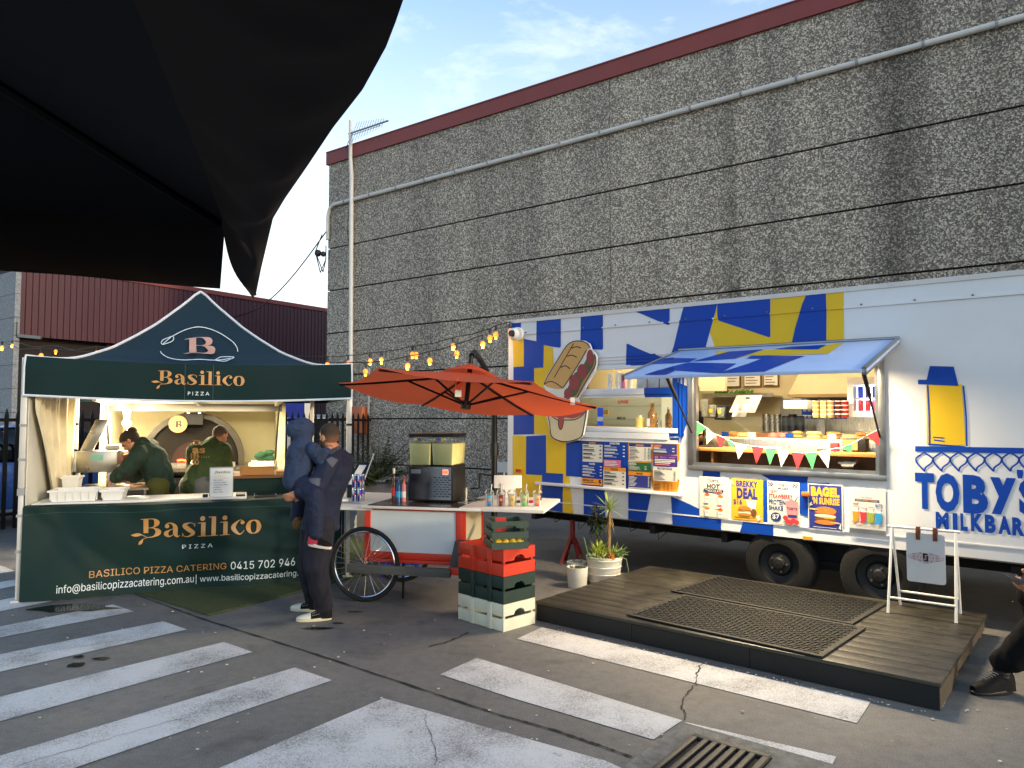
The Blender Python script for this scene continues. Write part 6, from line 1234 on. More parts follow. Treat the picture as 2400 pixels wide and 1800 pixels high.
def truck_person():
    hd3 = TR.P(TR.px(1612, 905, -1.0)[0] + .0, 1.98, -1.05); t = thing('person', 'person in a black top inside the truck, mostly hidden by the hatch frame', 'person', TR.P(TR.px(1612, 905, -1.0)[0] + .0, .62, -1.05)); b = MB(); P, R = head(b, hd3, TR.U * -1)
    base = hd3 + V3((0, 0, -.3)); s1, s2 = base + TR.U * .02 + TR.N * .19 + TR.U * .03, base - TR.N * .19; c2 = base + V3((0, 0, -.18)); h2 = V3((base.x, base.y, 1.18))
    e1 = s1 + TR.U * .16 + V3((0, 0, -.24)); w1_ = e1 + TR.U * -.2 + TR.N * .08 + V3((0, 0, -.12)); e2 = s2 + V3((0, 0, -.28)); w2_ = e2 - TR.U * .2
    core = [(base + V3((0, 0, .07)), .055), (base + V3((0, 0, -.03)), (.14, .14, .09)), (c2, (.16, .16, .15)), (h2 + V3((0, 0, .1)), (.15, .15, .12)), (h2, (.16, .16, .12))]; lgs = [[(h2 + TR.N * s * .09, .11), (V3((h2.x, h2.y, .75)) + TR.N * s * .09, .08), (V3((h2.x, h2.y, .70)) + TR.N * s * .09, .06)] for s in (-1, 1)]; am = [[(s1, .07), (e1, .055), (w1_, .035)], [(s2, .07), (e2, .055), (w2_, .035)]]
    caps(b, [(hd3, .05), core[0]], core, *am, *lgs, k=.82); [hand(b, a[-1][0], a[-1][0] - a[-2][0], (0, 0, -1), .5) for a in am]; part('body', frame_remesh(b, .01, 3), M['skin_dark'], t, smooth=180); eyes(P, R, 1, t); hair(P, R, 1, M['hair_brown'], t, 1.12, -.05, -.1)
    q = MB(); caps(q, core[1:], [(core[1][0], .1), am[0][0], (s1.lerp(e1, .75), .06)], [(core[1][0], .1), am[1][0], (s2.lerp(e2, .7), .06)], d=.014); part('shirt', frame_remesh(q, .012, 3), M['black_cloth'], t, smooth=180); q = MB(); caps(q, *lgs, d=.012); part('trousers', frame_remesh(q, .014, 2), M['black_cloth'], t, smooth=180)
truck_person()
# ======================================================================= DRINKS CART
mk('cart_red', '#c2331c', .45, var=.1, scale=4, dirt=.12); mk('cart_panel', '#c9cfcf', .5, var=.04); mk('cart_cream', '#d9cfae', .6, var=.06); mk('grey_wood', '#4a4a47', .75, var=.2, scale=5, stretch=(1, 1, 12)); mk('chrome', '#c9c9cc', .12, metal=1, var=0); mk('table_white', '#d6d3c9', .4, var=.04, dirt=.05); mk('brown_top', '#3a2f2a', .25, var=.1)
ct2 = thing('drinks_cart', 'red framed white drinks cart on two bicycle wheels with a white top', 'cart', KT.P(-2.5, 0, -.4))
u0, u1, v0, v1 = -2.975, -2.0, .39, .855; w0, w1 = -.78, -.10
part('body', MB().fbox(KT, u0 + .02, u1 - .02, v0 + .02, v1, w0 + .02, w1 - .03), M['cart_cream'], ct2)
part('front_panel', MB().fbox(KT, u0 + .06, u1 - .07, v0 + .06, v1 - .02, w1 - .029, w1 - .012), M['cart_panel'], ct2)
fr2 = MB()
for a in ((u0, u0 + .06, v0, v1), (u1 - .07, u1, v0, v1), (u0 + .0601, u1 - .0701, v0, v0 + .06), (u0 + .0601, u1 - .0701, v1 - .02, v1)): fr2.fbox(KT, *a, w1 - .028, w1)
for w in (w0, w1 - .09): fr2.fbox(KT, u1 - .018, u1 + .004, v0, v1, w, w + .055)
fr2.fbox(KT, u1 - .018, u1 + .004, v0, v0 + .06, w0 + .056, w1 - .091); fr2.fbox(KT, u0, u1, v0, v1, w0, w0 + .02)
part('red_frame', fr2, M['cart_red'], ct2, bev=.004)
part('end_panel', MB().fbox(KT, u1 - .017, u1 - .004, v0 + .062, v1 - .01, w0 + .057, w1 - .092), M['cart_cream'], ct2)
part('base_board', MB().fbox(KT, u0 - .02, u1 + .04, v0 - .03, v0 - .002, w0 - .02, w1 + .04), M['cart_red'], ct2, bev=.003)
sb = MB(); sb.fbox(KT, -3.06, -2.06, .28, .358, .05, .09); part('shaft', sb, M['grey_wood'], ct2, bev=.004); part('shaft', MB().fbox(KT, -3.06, -2.06, .28, .358, -.93, -.89), M['grey_wood'], ct2, bev=.004)
part('hitch_block', MB().hexa([KT.P(u, v, w) for v, k in ((.37, 0), (.60, .1)) for u, w in ((-2.08 + k * .5, .05), (-1.99 + k, .05), (-1.99 + k, -.05), (-2.08 + k * .5, -.05))]), M['grey_wood'], ct2, bev=.006); part('hitch_foot', MB().fbox(KT, -2.09, -1.96, .30, .369, -.06, .06), M['cart_red'], ct2, bev=.004)
part('brace', MB().bar(KT.P(-2.0, .46, -.1), KT.P(-1.62, .74, -.3), .03, .05), M['cart_red'], ct2)
for w in (0.0, -.86):
    c = KT.P(-2.92, .347, w); wh = thing('wheel', None, None, c); wh.parent = ct2; wh.location = c - WLOC[ct2]
    ty = MB(); n = 56; ring_ = []
    for i in range(n): a = 2 * pi * i / n; ring_.append((cos(a), sin(a)))
    def torus(R, r, r2, m):
        mb = MB(); vs = []; fs = []
        for i, (x, y) in enumerate(ring_):
            for k in range(m): t = 2 * pi * k / m; rr = R + r * cos(t); vs.append(c + KT.U * x * rr + KT.V * y * rr + KT.N * r2 * sin(t))
        for i in range(n):
            for k in range(m): i2, k2 = (i + 1) % n, (k + 1) % m; fs.append((i * m + k, i2 * m + k, i2 * m + k2, i * m + k2))
        return mb.add(vs, fs)
    part('tyre', torus(.326, .019, .021, 10), M['rubber'], wh); part('rim', torus(.300, .009, .013, 8), M['chrome'], wh)
    sk = MB()
    for i in range(32): a = 2 * pi * i / 32; b_ = a + (.35 if i % 4 < 2 else -.35); s = .03 if i % 2 else -.03; sk.cyl(c + KT.U * .018 * cos(b_) + KT.V * .018 * sin(b_) + KT.N * s, c + (KT.U * cos(a) + KT.V * sin(a)) * .295, .0022, n=4)
    part('spokes', sk, M['steel'], wh); part('hub', MB().cyl(c - KT.N * .045, c + KT.N * .045, .02, n=14), M['chrome'], wh); part('axle_bracket', MB().fbox(KT, -2.95, -2.89, .30, .37, w - .07, w - .046), M['black_metal'], wh)
# tops
tp = MB().fbox(KT, -2.98, -1.82, .858, .882, -.85, -.03); part('top', tp, M['table_white'], ct2, bev=.004)
part('dark_mat', MB().fbox(KT, -2.92, -2.02, .8825, .890, -.80, -.05), M['brown_top'], ct2)
Zt = .885; fq = [gp(*p, Zt) for p in ((1058, 1189.5), (1275, 1197), (1313, 1170), (1138, 1160.5))]
flp = MB().poly([(p.x, p.y) for p in fq], flat(Zt + .004), .03); part('side_flap', flp, M['table_white'], ct2, bev=.004)
dishes = MB()
for i in range(3): p = gp(1092 + i * 17, 1176 - i * 2, Zt + .004); q_ = V3((p.x, p.y, Zt + .0045)); dishes.hexa([q_ + KT.U * a + KT.N * b + V3((0, 0, z)) for z in (0, .006) for a, b in ((-.05, .1), (.05, .1), (.05, -.1), (-.05, -.1))])
part('steel_insert', dishes, M['steel'], ct2)
# white side table behind the man
qd = [gp(*p, .875) for p in ((748, 1183), (962, 1186.5), (927, 1152), (800, 1148))]; sd = thing('folding_table', 'white folding table between the gazebo and the drinks cart', 'table', V3((qd[0].x, qd[0].y, 0)))
part('top', MB().poly([(p.x, p.y) for p in qd], flat(.857), .028), M['table_white'], sd, bev=.003)
for p in qd: c = (qd[0] + qd[2]) / 2; q_ = p.lerp(c, .12); part('leg', MB().cyl((q_.x, q_.y, 0), (q_.x, q_.y, .828), .012, n=8), M['black_metal'], sd)
ubg = gp(838, 1245, .12); bgm = MB(); random.seed(11)
for i in range(6): bgm.ball((ubg.x + random.uniform(-.06, .06), ubg.y + .3 + random.uniform(-.05, .05), .1 + i * .035), .12 - i * .014, 10)
solo('rubbish_bag', frame_remesh(bgm, .015, 1), M['plastic_white'], 'knotted white plastic bag on the turf under the folding table', 'bag')
bx = gp(940, 1352, 0); bo = MB()
blue_c = mat('crate_blue', '#1c2f9a', .5)
for z in (.0, .06, .12): bo.box(bx.x - .2, bx.x + .14, bx.y + .0, bx.y + .02, z + .003, z + .045); bo.box(bx.x - .2, bx.x + .14, bx.y + .3, bx.y + .32, z + .003, z + .045); bo.box(bx.x - .22, bx.x - .2001, bx.y, bx.y + .32, z + .003, z + .045); bo.box(bx.x + .1401, bx.x + .16, bx.y, bx.y + .32, z + .003, z + .045)
for x in (-.215, -.04, .145): bo.box(bx.x + x, bx.x + x + .018, bx.y - .012, bx.y - .001, .0, .165)
bo.box(bx.x - .2, bx.x + .14, bx.y + .0201, bx.y + .2999, .004, .012)
solo('blue_crate', bo, blue_c, 'blue plastic crate on the ground under the drinks cart', 'crate')
# juice dispenser
r = KT.rect(957, 1091, 1061, 1176, -.33); du0, du1 = r[0], r[1]; z0_ = .8905; zb = r[3]; jd = thing('juice_dispenser', 'twin tank juice dispenser full of pale lemonade on the drinks cart', 'drink dispenser', KT.P((du0 + du1) / 2, z0_, -.5)); dw0, dw1 = -.74, -.33
part('base', MB().fbox(KT, du0, du1, z0_ + .012, zb, dw0, dw1), M['black'], jd, bev=.006); part('mirror_front', MB().fbox(KT, du0 + .02, du1 - .015, z0_ + .03, zb - .012, dw1 + .0005, dw1 + .004), M['chrome'], jd)
vt_ = MB(); w_ = du1 - du0
for i in range(9):
    for j in range(4): a = du0 + w_ * (.58 + .09 * j + .045 * (i % 2)); vt_.fbox(KT, a, a + w_ * .065, z0_ + .06 + i * .022, z0_ + .068 + i * .022, dw1 + .0041, dw1 + .006)
part('vent_slots', vt_, M['black'], jd); part('switch_plate', MB().fbox(KT, du1 - .10, du1 - .045, zb - .085, zb - .03, dw1 + .0045, dw1 + .009), M['plastic_white'], jd)
part('red_switch', MB().fbox(KT, du1 - .098, du1 - .075, zb - .07, zb - .045, dw1 + .0095, dw1 + .014).fbox(KT, du1 - .07, du1 - .047, zb - .07, zb - .045, dw1 + .0095, dw1 + .014), mat('switch_glow', '#ff2a1a', .3, emit=4, ecol='#ff2a14', var=0, rvar=0), jd); part('notice', MB().fbox(KT, du0 + .03, du0 + .13, zb - .075, zb - .035, dw1 + .0045, dw1 + .0055), M['alu'], jd)
mk('juice', '#e6dfa2', .35, var=.05, emit=0); mk('tank_clear', '#e6ead8', .05, trans=.95, var=0, rvar=0); zt_ = KT.px(1000, 1024, -.33)[1]
for k in range(2):
    a = du0 + w_ * (.02 + .5 * k); b_ = a + w_ * .485; tk_ = part('tank', MB(), M['glass'], jd) if 0 else None
    jm_ = MB().hexa([KT.P(u, v, w) for v, q_ in ((zb + .006, .012), (zb + (zt_ - zb) * .78, 0)) for u, w in ((a + q_, dw1 - q_), (b_ - q_, dw1 - q_), (b_ - q_, dw0 + q_), (a + q_, dw0 + q_))]); part('juice', jm_, M['juice'], jd, bev=.012)
    sh = MB().hexa([KT.P(u, v, w) for v, q_ in ((zb + .002, .008), (zt_, -.004)) for u, w in ((a + q_, dw1 - q_ + .004), (b_ - q_, dw1 - q_ + .004), (b_ - q_, dw0 + q_ - .004), (a + q_, dw0 + q_ - .004))]); tn = part('tank', sh, M['glass'], jd, bev=.012)
    part('lid', MB().fbox(KT, a - .006, b_ + .006, zt_ + .001, zt_ + .035, dw0 - .01, dw1 + .014), M['black'], jd, bev=.012); part('lid_edge', MB().fbox(KT, a - .002, b_ + .002, zt_ - .012, zt_ + .0005, dw0 - .006, dw1 + .010), M['tank_clear'], jd)
# bottles
for x, h, r_, m, cm, lb, ht in ((923, .27, .022, 'red', 'plastic_white', 'tall red liqueur bottle with a pale neck left of the dispenser', .62), (933.5, .20, .03, 'navy', 'navy', 'blue squeeze bottle between the red bottle and the pink bottle', .8), (947, .20, .026, 'red', 'red', 'pink and red squeeze bottle touching the dispenser', .8)):
    c = KT.P(KT.px(x, 1170, -.36)[0], .8905, -.36); t = thing('bottle', lb, 'bottle', c)
    part('vessel', MB().lathe([(.001, 0), (r_, 0), (r_, h * ht), (r_ * .4, h * (ht + .12)), (r_ * .35, h), (.001, h)], c, 16), mat('bottle_teal', '#1f4a6e', .3) if m == 'navy' else (mat('bottle_pink', '#c7757c', .35) if x > 940 else M['syrup']), t); part('cap', MB().lathe([(.001, 0), (r_ * .55, 0), (r_ * .18, .045), (.001, .045)] if x > 930 else [(.001, 0), (r_ * .5, 0), (r_ * .5, .05), (.001, .05)], c + V3((0, 0, h + .001)), 12), M[cm], t)
    part('label', MB().lathe([(r_ + .001, h * .2), (r_ + .001, h * .5)], c, 16), M['red'] if x < 930 else (M['skyblue'] if x < 940 else M['paper']), t)
# energy drink cans: two wide, two deep, two high
random.seed(2); pos = []
for lv in range(2):
    for i in range(2):
        for j in range(2):
            b0 = gp(829, 1177, .876); c = V3((b0.x, b0.y, .8765 + lv * .1365)) + KT.U * .056 * i + KT.N * -.056 * j + V3((0, .03, 0)); t = thing('energy_drink_can', 'blue and silver energy drink can, ' + ('lower' if lv == 0 else 'upper') + ' row, ' + ('front' if j == 0 else 'back') + ' ' + ('left' if i == 0 else 'right') + ' of the block', 'can', c, 'block of energy drink cans')
            part('can', MB().lathe([(.001, 0), (.022, 0), (.0265, .008), (.0265, .122), (.022, .134), (.001, .134)], c, 20), M['can_silver'], t)
            ang = atan2(-c.y, -c.x); bl_ = MB()
            for s0, zz0, zz1 in ((0, .008, .066), (1, .066, .122)):
                for q_ in (0, 1):
                    a0 = ang - .8 + 1.6 * (.5 * ((s0 + q_) % 2)); vs = [c + V3((.0269 * cos(a0 + .8 * k / 6 + pi * q_ * 0), .0269 * sin(a0 + .8 * k / 6), z)) for z in (zz0, zz1) for k in range(7)]
                    if (s0 + q_) % 2 == s0 % 2 and q_ == 0 or False: bl_.add(vs, [(k, k + 1, k + 8, k + 7) for k in range(6)])
            part('blue_panel', bl_, mat('energy_blue', '#14248c', .3, metal=.4) if 'energy_blue' not in M else M['energy_blue'], t, smooth=0)
            part('red_mark', MB().add([c + V3((.0273 * cos(ang + a), .0273 * sin(ang + a), z)) for z in (.058, .076) for a in (-.3, -.1, .1, .3)], [(0, 1, 5, 4), (1, 2, 6, 5), (2, 3, 7, 6)]), M['red'], t, smooth=0)
b0 = gp(818, 1174, .876); q_ = V3((b0.x, b0.y + .12, .8765)); ez = thing('tablet_stand', 'navy framed slanted card stand on the table behind the man', 'stand', q_)
part('frame', MB().hexa([q_ + V3((x, y, z)) for z, y0 in ((.12, 0), (.36, .16)) for x, y in ((-.07 + (.09 if z > .2 else 0), y0), (.06 + (.09 if z > .2 else 0), y0), (.06 + (.09 if z > .2 else 0), y0 + .015), (-.07 + (.09 if z > .2 else 0), y0 + .015))]), M['jacket_navy'], ez, bev=.003); part('card', MB().hexa([q_ + V3((x, y - .002, z)) for z, y0 in ((.15, .017), (.34, .143)) for x, y in ((-.045 + (.09 if z > .2 else 0), y0), (.03 + (.09 if z > .2 else 0), y0), (.03 + (.09 if z > .2 else 0), y0 + .004), (-.045 + (.09 if z > .2 else 0), y0 + .004))]), M['paper'], ez); part('foot', MB().fbox(KT, 0, .001, 0, .001, 0, .001) if 0 else MB().bar(q_ + V3((0, .02, 0)), q_ + V3((0, .03, .13)), .1, .03), M['black'], ez)
solo('white_stick', MB().cyl(q_ + V3((.10, .05, .15)), q_ + V3((.20, .12, .46)), .007, n=8), M['white'], 'thin white rod standing behind the card stand', 'rod')
c = gp(801, 1176, .875); solo('serviette_pile', MB().box(c.x - .07, c.x + .07, c.y, c.y + .14, .8755, .90), M['paper'], 'low white serviette pile on the folding table beside the cans', 'serviettes', bev=.01)
# cups
for x, bc_, tc_, lb in ((1146.5, '#1b5f95', '#4fa3c4', 'clear cup of bright blue drink, leftmost of the row on the flap'), (1174, '#4a0a18', '#8a1a30', 'clear cup of dark red drink on the cart flap'), (1200.5, '#c9a23e', '#d6bd72', 'clear cup of pale yellow drink in the middle of the row'), (1229, '#2fae4a', '#a8c48a', 'clear cup of green drink on the cart flap'), (1260, '#d43a38', '#e0b58a', 'clear cup of peach red drink, rightmost on the cart flap')):
    g_ = gp(x, 1187, Zt + .005); c = V3((g_.x, g_.y + .03, Zt + .0055)); t = thing('drink_cup', lb, 'drink', c, 'colourful drinks on the cart flap')
    m_ = bpy.data.materials.new('drink'); m_.use_nodes = True; tt = m_.node_tree; bsd = tt.nodes['Principled BSDF']; gx = N(tt, 'ShaderNodeTexCoord'); sx = N(tt, 'ShaderNodeSeparateXYZ'); mr = N(tt, 'ShaderNodeMapRange'); mr.inputs['From Min'].default_value = .01; mr.inputs['From Max'].default_value = .075; mx_ = N(tt, 'ShaderNodeMix', data_type='RGBA'); mx_.inputs['A'].default_value = (*lin(bc_), 1); mx_.inputs['B'].default_value = (*lin(tc_), 1)
    tt.links.new(gx.outputs['Object'], sx.inputs[0]); tt.links.new(sx.outputs['Z'], mr.inputs['Value']); tt.links.new(mr.outputs['Result'], mx_.inputs['Factor']); tt.links.new(mx_.outputs['Result'], bsd.inputs['Base Color']); bsd.inputs['Roughness'].default_value = .15
    part('drink', MB().lathe([(.001, .003), (.0318, .003), (.0412, .100), (.001, .100)], c, 20), m_, t); part('cup', MB().lathe([(.0325, 0), (.034, .002), (.0445, .118), (.046, .12)], c, 20), M['glass'], t); part('lid', MB().lathe([(.047, .118), (.047, .122), (.044, .126), (.034, .148), (.012, .152)], c, 20), M['glass'], t)
    part('ice', MB().ball(c + V3((.01, -.01, .10)), .012, 6).ball(c + V3((-.014, .004, .103)), .012, 6), M['tank_clear'], t); part('straw', MB().cyl(c + V3((.012, .01, .09)), c + V3((.022, .012, .20)), .0042, n=8), M['plastic_white'], t)
    d_ = V3((-c.x, -c.y, 0)).normalized(); s_ = V3((-d_.y, d_.x, 0)); part('sticker', MB().add([c + d_ * .0405 + s_ * .014 * cos(i * pi / 6) + V3((0, 0, .062 + .014 * sin(i * pi / 6))) for i in range(12)], [tuple(range(12))]), M['gold'], t, smooth=0)
g_ = gp(1192, 1166, Zt + .005); c = V3((g_.x, g_.y, Zt + .005)); tm_ = thing('payment_terminal', 'white tablet payment terminal seen from behind on the cart flap', 'terminal', c)
part('screen', MB().hexa([c + V3((x, y, z)) for z, y0 in ((.10, -.06), (.225, .02)) for x, y in ((-.15, y0), (.135, y0), (.135, y0 + .018), (-.15, y0 + .018))]), M['plastic_white'], tm_, bev=.012); part('stand', MB().hexa([c + V3((x, y, z)) for z, y0 in ((0, -.10), (.15, -.055)) for x, y in ((-.08, y0), (.07, y0), (.07, y0 + .012), (-.08, y0 + .012))]), M['plastic_white'], tm_, bev=.004); part('foot', MB().box(c.x - .08, c.x + .07, c.y - .1, c.y + .06, c.z + .0005, c.z + .009), M['plastic_white'], tm_, bev=.003)
for x, m, lb in ((1218, 'dkgreen', 'small dark green dish behind the green drink'), (1249, 'red', 'small red dish behind the rightmost drink')):
    g_ = gp(x, 1180, Zt + .005); solo('sauce_dish', MB().lathe([(.001, 0), (.03, 0), (.042, .018), (.038, .018), (.028, .005), (.001, .005)], (g_.x, g_.y + .08, Zt + .0055), 16), M[m], lb, 'dish')
c = gp(1086, 1176, .884); solo('steel_beaker', MB().lathe([(.001, 0), (.03, 0), (.034, .11), (.03, .11), (.027, .006), (.001, .006)], (c.x + .0, c.y + .25, .8905), 16), M['steel'], 'steel beaker right of the juice dispenser', 'beaker')
# ---------------------------------------------------------------- crate stack
mk('crate_white', '#c8c5b0', .6, var=.08, scale=6, dirt=.15); mk('crate_green', '#182d27', .6, var=.12, scale=6); mk('crate_red', '#bb3219', .55, var=.08, scale=6); mk('crate_olive', '#2c3f33', .6, var=.12, scale=6); mk('lemon', '#cfae22', .5, var=.1, bump=.3, bscale=60)
def crate(m, c0, ds, dl_, W, Lg, z, H, rows, label, group, batten=True):
    t = thing('slatted_crate', label, 'crate', c0 + (ds * W + dl_ * Lg) / 2 + V3((0, 0, z)), group); T = .014; gap = .022 if rows == 2 else .03; sh_ = (H - gap * (rows - 1)) / rows
    P = lambda a, b, h: c0 + ds * a + dl_ * b + V3((0, 0, z + h))
    def bx_(mb, a0, a1, b0_, b1, h0, h1): return mb.hexa([P(a, b, h) for h in (h0, h1) for a, b in ((a0, b0_), (a1, b0_), (a1, b1), (a0, b1))])
    for sd_ in (0, 1):
        mb = MB(); a0 = 0 if sd_ == 0 else W - T
        for k in range(rows): bx_(mb, a0, a0 + T, T + .0005, Lg - T - .0005, k * (sh_ + gap) + .001, k * (sh_ + gap) + sh_)
        s_ = part('long_side', mb, m, t, bev=.0015)
        if batten:
            for f in (.24, .62): mb = MB(); bx_(mb, a0 - .012 if sd_ == 0 else a0 + T + .0005, a0 - .0005 if sd_ == 0 else a0 + T + .012, Lg * f, Lg * f + .05, .002, H - .002); part('batten', mb, m, s_, bev=.0015)
    for e in (0, 1):
        b0_ = 0 if e == 0 else Lg - T; mb = MB(); n = 12
        for k in range(rows):
            h0 = k * (sh_ + gap) + .001; h1 = h0 + sh_ - .001
            if k == rows - 1: # handle cut into the lower edge of the top board
                out = [(0, h1), (0, h0), (W * .33, h0)] + [(W * .5 - W * .17 * cos(pi * i / n), h0 + sh_ * .42 * sin(pi * i / n)) for i in range(1, n)] + [(W * .67, h0), (W, h0), (W, h1)]
                mb.poly(out, lambda a, h, w: P(a, b0_ - w if True else 0, h), T)
            else: bx_(mb, 0, W, b0_, b0_ + T, h0, h1)
        part('end_board', mb, m, t, smooth=0)
    for a, b in ((T, T), (W - T - .02, T), (T, Lg - T - .02), (W - T - .02, Lg - T - .02)): mb = MB(); bx_(mb, a + .0005, a + .02, b + .0005, b + .02, .003, H - .004); part('corner_post', mb, m, t)
    mb = MB(); bx_(mb, T + .001, W - T - .001, T + .001, Lg - T - .001, .002, .012); part('bottom', mb, m, t); return t
c0 = gp(1180, 1482); ds = (gp(1254, 1461) - c0); W = ds.length; ds.normalize(); dl_ = V3((-ds.y, ds.x, 0)); Lg = .555
for i, (m, lb) in enumerate((('crate_white', 'cream white slatted wooden crate, lowest of the crate stack'), ('crate_green', 'dark green slatted crate between the white and the red crate'), ('crate_red', 'bright red slatted wooden crate near the top of the stack'))): crate(M[m], c0, ds, dl_, W, Lg, i * .2155, .213, 2, lb, 'slatted crates stacked by the cart')
c0 = gp(1153, 1289.6, .6475); c0.z = 0; ds = gp(1239, 1286, .6475) - gp(1153, 1289.6, .6475); ds.z = 0; W = ds.length; ds.normalize(); dl_ = V3((-ds.y, ds.x, 0))
crate(M['crate_olive'], c0 + dl_ * .0 + ds * .0, ds, dl_, W, .34, .6475, .222, 3, 'small olive green crate holding lemons on top of the stack', 'slatted crates stacked by the cart', False)
random.seed(6)
for i in range(9):
    p = c0 + ds * (.06 + .06 * (i % 4)) + dl_ * (.055 + .075 * (i // 4)) + V3((0, 0, .695)); solo('lemon', MB().ball(p, .031, 12, (1.2, 1, 1), Matrix.Rotation(i * 1.3, 3, 'Z')).ball(p + Matrix.Rotation(i * 1.3, 3, 'Z') @ V3((.036, 0, 0)), .009, 8), M['lemon'], 'yellow lemon inside the small olive green crate', 'lemon', 'lemons in the top crate')
solo('red_packet', MB().hexa([c0 + ds * a + dl_ * b + V3((0, 0, h)) for h in (.76, .875) for a, b in ((.07, .2), (.16, .2), (.16, .215), (.07, .215))]), M['red'], 'red packet leaning inside the small olive crate', 'packet')
# ---------------------------------------------------------------- red cantilever umbrella
mk('umb_red', '#c53a22', .75, var=.06, scale=3); M['umb_red'].node_tree.nodes['Principled BSDF'].inputs['Transmission Weight'].default_value = 0
cor = [at(792, 897, 6.45), at(886, 861.5, 5.45), at(1249, 894, 5.35), at(1402, 952, 6.3), at(1249.5, 971, 7.35), at(988, 948, 7.45)]
ctr = sum(cor, V3()) / 6; crown = at(1083, 852, 6.35) ; ctrN = (cor[2] - cor[5]).cross(cor[1] - cor[4]).normalized(); ctrN = ctrN if ctrN.z > 0 else -ctrN; crown = ctr + ctrN * .20
um = thing('cantilever_umbrella', 'open red cantilever umbrella with black ribs tilted over the drinks cart', 'umbrella', at(1157, 1185, 8.2) * 1)
cv = MB()
for i in range(6):
    a, b = cor[i], cor[(i + 1) % 6]
    def fn_(s, t, a=a, b=b): e = a.lerp(b, t); p = crown.lerp(e, .12 + .88 * s); return p - ctrN * (.05 * 4 * t * (1 - t) * s * s + .05 * s * (1 - s) * 4 * (.25 + t * (1 - t)))
    cv.grid(fn_, 12, 12)
def translucent_cloth(name, col, tr):
    m = mat(name, col, .8, var=.06, scale=3); t = m.node_tree; b = t.nodes['Principled BSDF']; o = t.nodes['Material Output']; tl = N(t, 'ShaderNodeBsdfTranslucent'); tl.inputs['Color'].default_value = (*lin(col), 1); ms = N(t, 'ShaderNodeMixShader'); ms.inputs['Fac'].default_value = tr
    t.links.new(b.outputs[0], ms.inputs[1]); t.links.new(tl.outputs[0], ms.inputs[2]); t.links.new(ms.outputs[0], o.inputs['Surface']); M[name] = m; return m
cn = part('canopy', cv, translucent_cloth('red_canopy', '#f6683c', .55), um, smooth=50)
vv = MB()
for i in range(6): vv.grid(lambda s, t, i=i: crown.lerp(cor[i].lerp(cor[(i + 1) % 6], t), .22 * s) + ctrN * (.075 - .05 * s + .012 * sin(t * pi)), 5, 8)
part('vent_cap', vv, M['red_canopy'], cn, smooth=50)
hub = crown - ctrN * .30
for i in range(6): rb_ = part('rib', MB().tube([crown.lerp(cor[i], k) - ctrN * (.02 + .05 * k * (1 - k)) for k in (.02, .35, .7, .985)], .011, 6), M['black_metal'], um); part('strut', MB().cyl(hub, crown.lerp(cor[i], .47) - ctrN * .03, .010, n=6), M['black_metal'], rb_)
part('hub', MB().cyl(hub - ctrN * .03, hub + ctrN * .04, .045, n=14), M['black'], um); part('centre_pole', MB().cyl(hub, crown + ctrN * .15, .022, n=12), M['black_metal'], um)
pb_ = at(1158, 1185, 8.2); pb_.z = 0; top = at(1140, 868, 7.9)
ap_ = crown + ctrN * .15; a2 = V3((pb_.x, pb_.y, 1.75)); arm = MB().tube([ap_, ap_.lerp(top, .15) + V3((0, 0, .06)), ap_.lerp(top, .5) + V3((0, 0, .05)), top, a2.lerp(top, .4), a2], .028, 10); part('arm', arm, M['black_metal'], um)
part('pole', MB().cyl(pb_, V3((pb_.x, pb_.y, 1.95)), .034, n=14), M['black_metal'], um); part('collar', MB().cyl(V3((pb_.x, pb_.y, 1.28)), V3((pb_.x, pb_.y, 1.42)), .05, n=14), M['black'], um); part('crank', MB().tube([V3((pb_.x, pb_.y, 1.05)), V3((pb_.x - .16, pb_.y - .03, 1.08)), V3((pb_.x - .17, pb_.y - .03, .92)), V3((pb_.x - .26, pb_.y - .03, .91))], .011, 6), M['black'], um)
bs_ = MB()
for a in range(2): d_ = V3((cos(a * pi / 2 + .4), sin(a * pi / 2 + .4), 0)); bs_.bar(pb_ - d_ * .5 + V3((0, 0, .03 + .05 * a)), pb_ + d_ * .5 + V3((0, 0, .03 + .05 * a)), .06, .045)
part('base', bs_, M['black_metal'], um)
sp_ = at(1071, 885, 5.6); part('strap', MB().tube([sp_, sp_ + V3((-.01, 0, -.06)), sp_ + V3((.02, 0, -.10)), sp_ + V3((.04, 0, -.02))], .008, 6), M['red_canopy'], um); part('tag', MB().box(sp_.x - .015, sp_.x + .035, sp_.y, sp_.y + .002, sp_.z - .15, sp_.z - .095), M['paper'], um)
tg = at(1342, 940, 5.95); part('tag', MB().box(tg.x - .018, tg.x + .018, tg.y, tg.y + .002, tg.z - .03, tg.z + .03), M['paper'], um)
# ======================================================================= DECK, PLANTS, SIGNS, POSTERS, LIGHTS
mk('deck_board', '#343129', .42, var=.45, scale=3, stretch=(1, 1, 1), bump=.15, bscale=40, rvar=.3); mk('deck_black', '#0d0d0c', .6, var=.3, scale=3, dirt=.1); mk('deck_side', '#4a4032', .7, var=.25); mk('mat_rubber', '#191814', .7, var=.25, scale=20)
DZ = .16; dA, dB, dC, dD = gp(1257, 1409, DZ), gp(2201, 1601.5, DZ), gp(2285, 1439, DZ), gp(1504, 1322.6, DZ); dA.z = 0; du_ = dB - dA; du_.z = 0; dLn = du_.length; DK = Frame(dA, du_); dep = 1.95; DN = -DK.N   # w negative goes to the truck
dk_ = thing('wooden_deck', 'low black fronted timber deck in front of the truck hatch', 'deck', DK.P(dLn / 2, 0, -dep / 2))
nb = 14
for i in range(nb):
    a = -dep * i / nb; b = -dep * (i + 1) / nb + .006; part('deck_board', MB().fbox(DK, -.01, dLn + .01, DZ - .024, DZ - .001 * (i % 3 == 1), b, a), M['deck_board'], dk_, bev=.003)
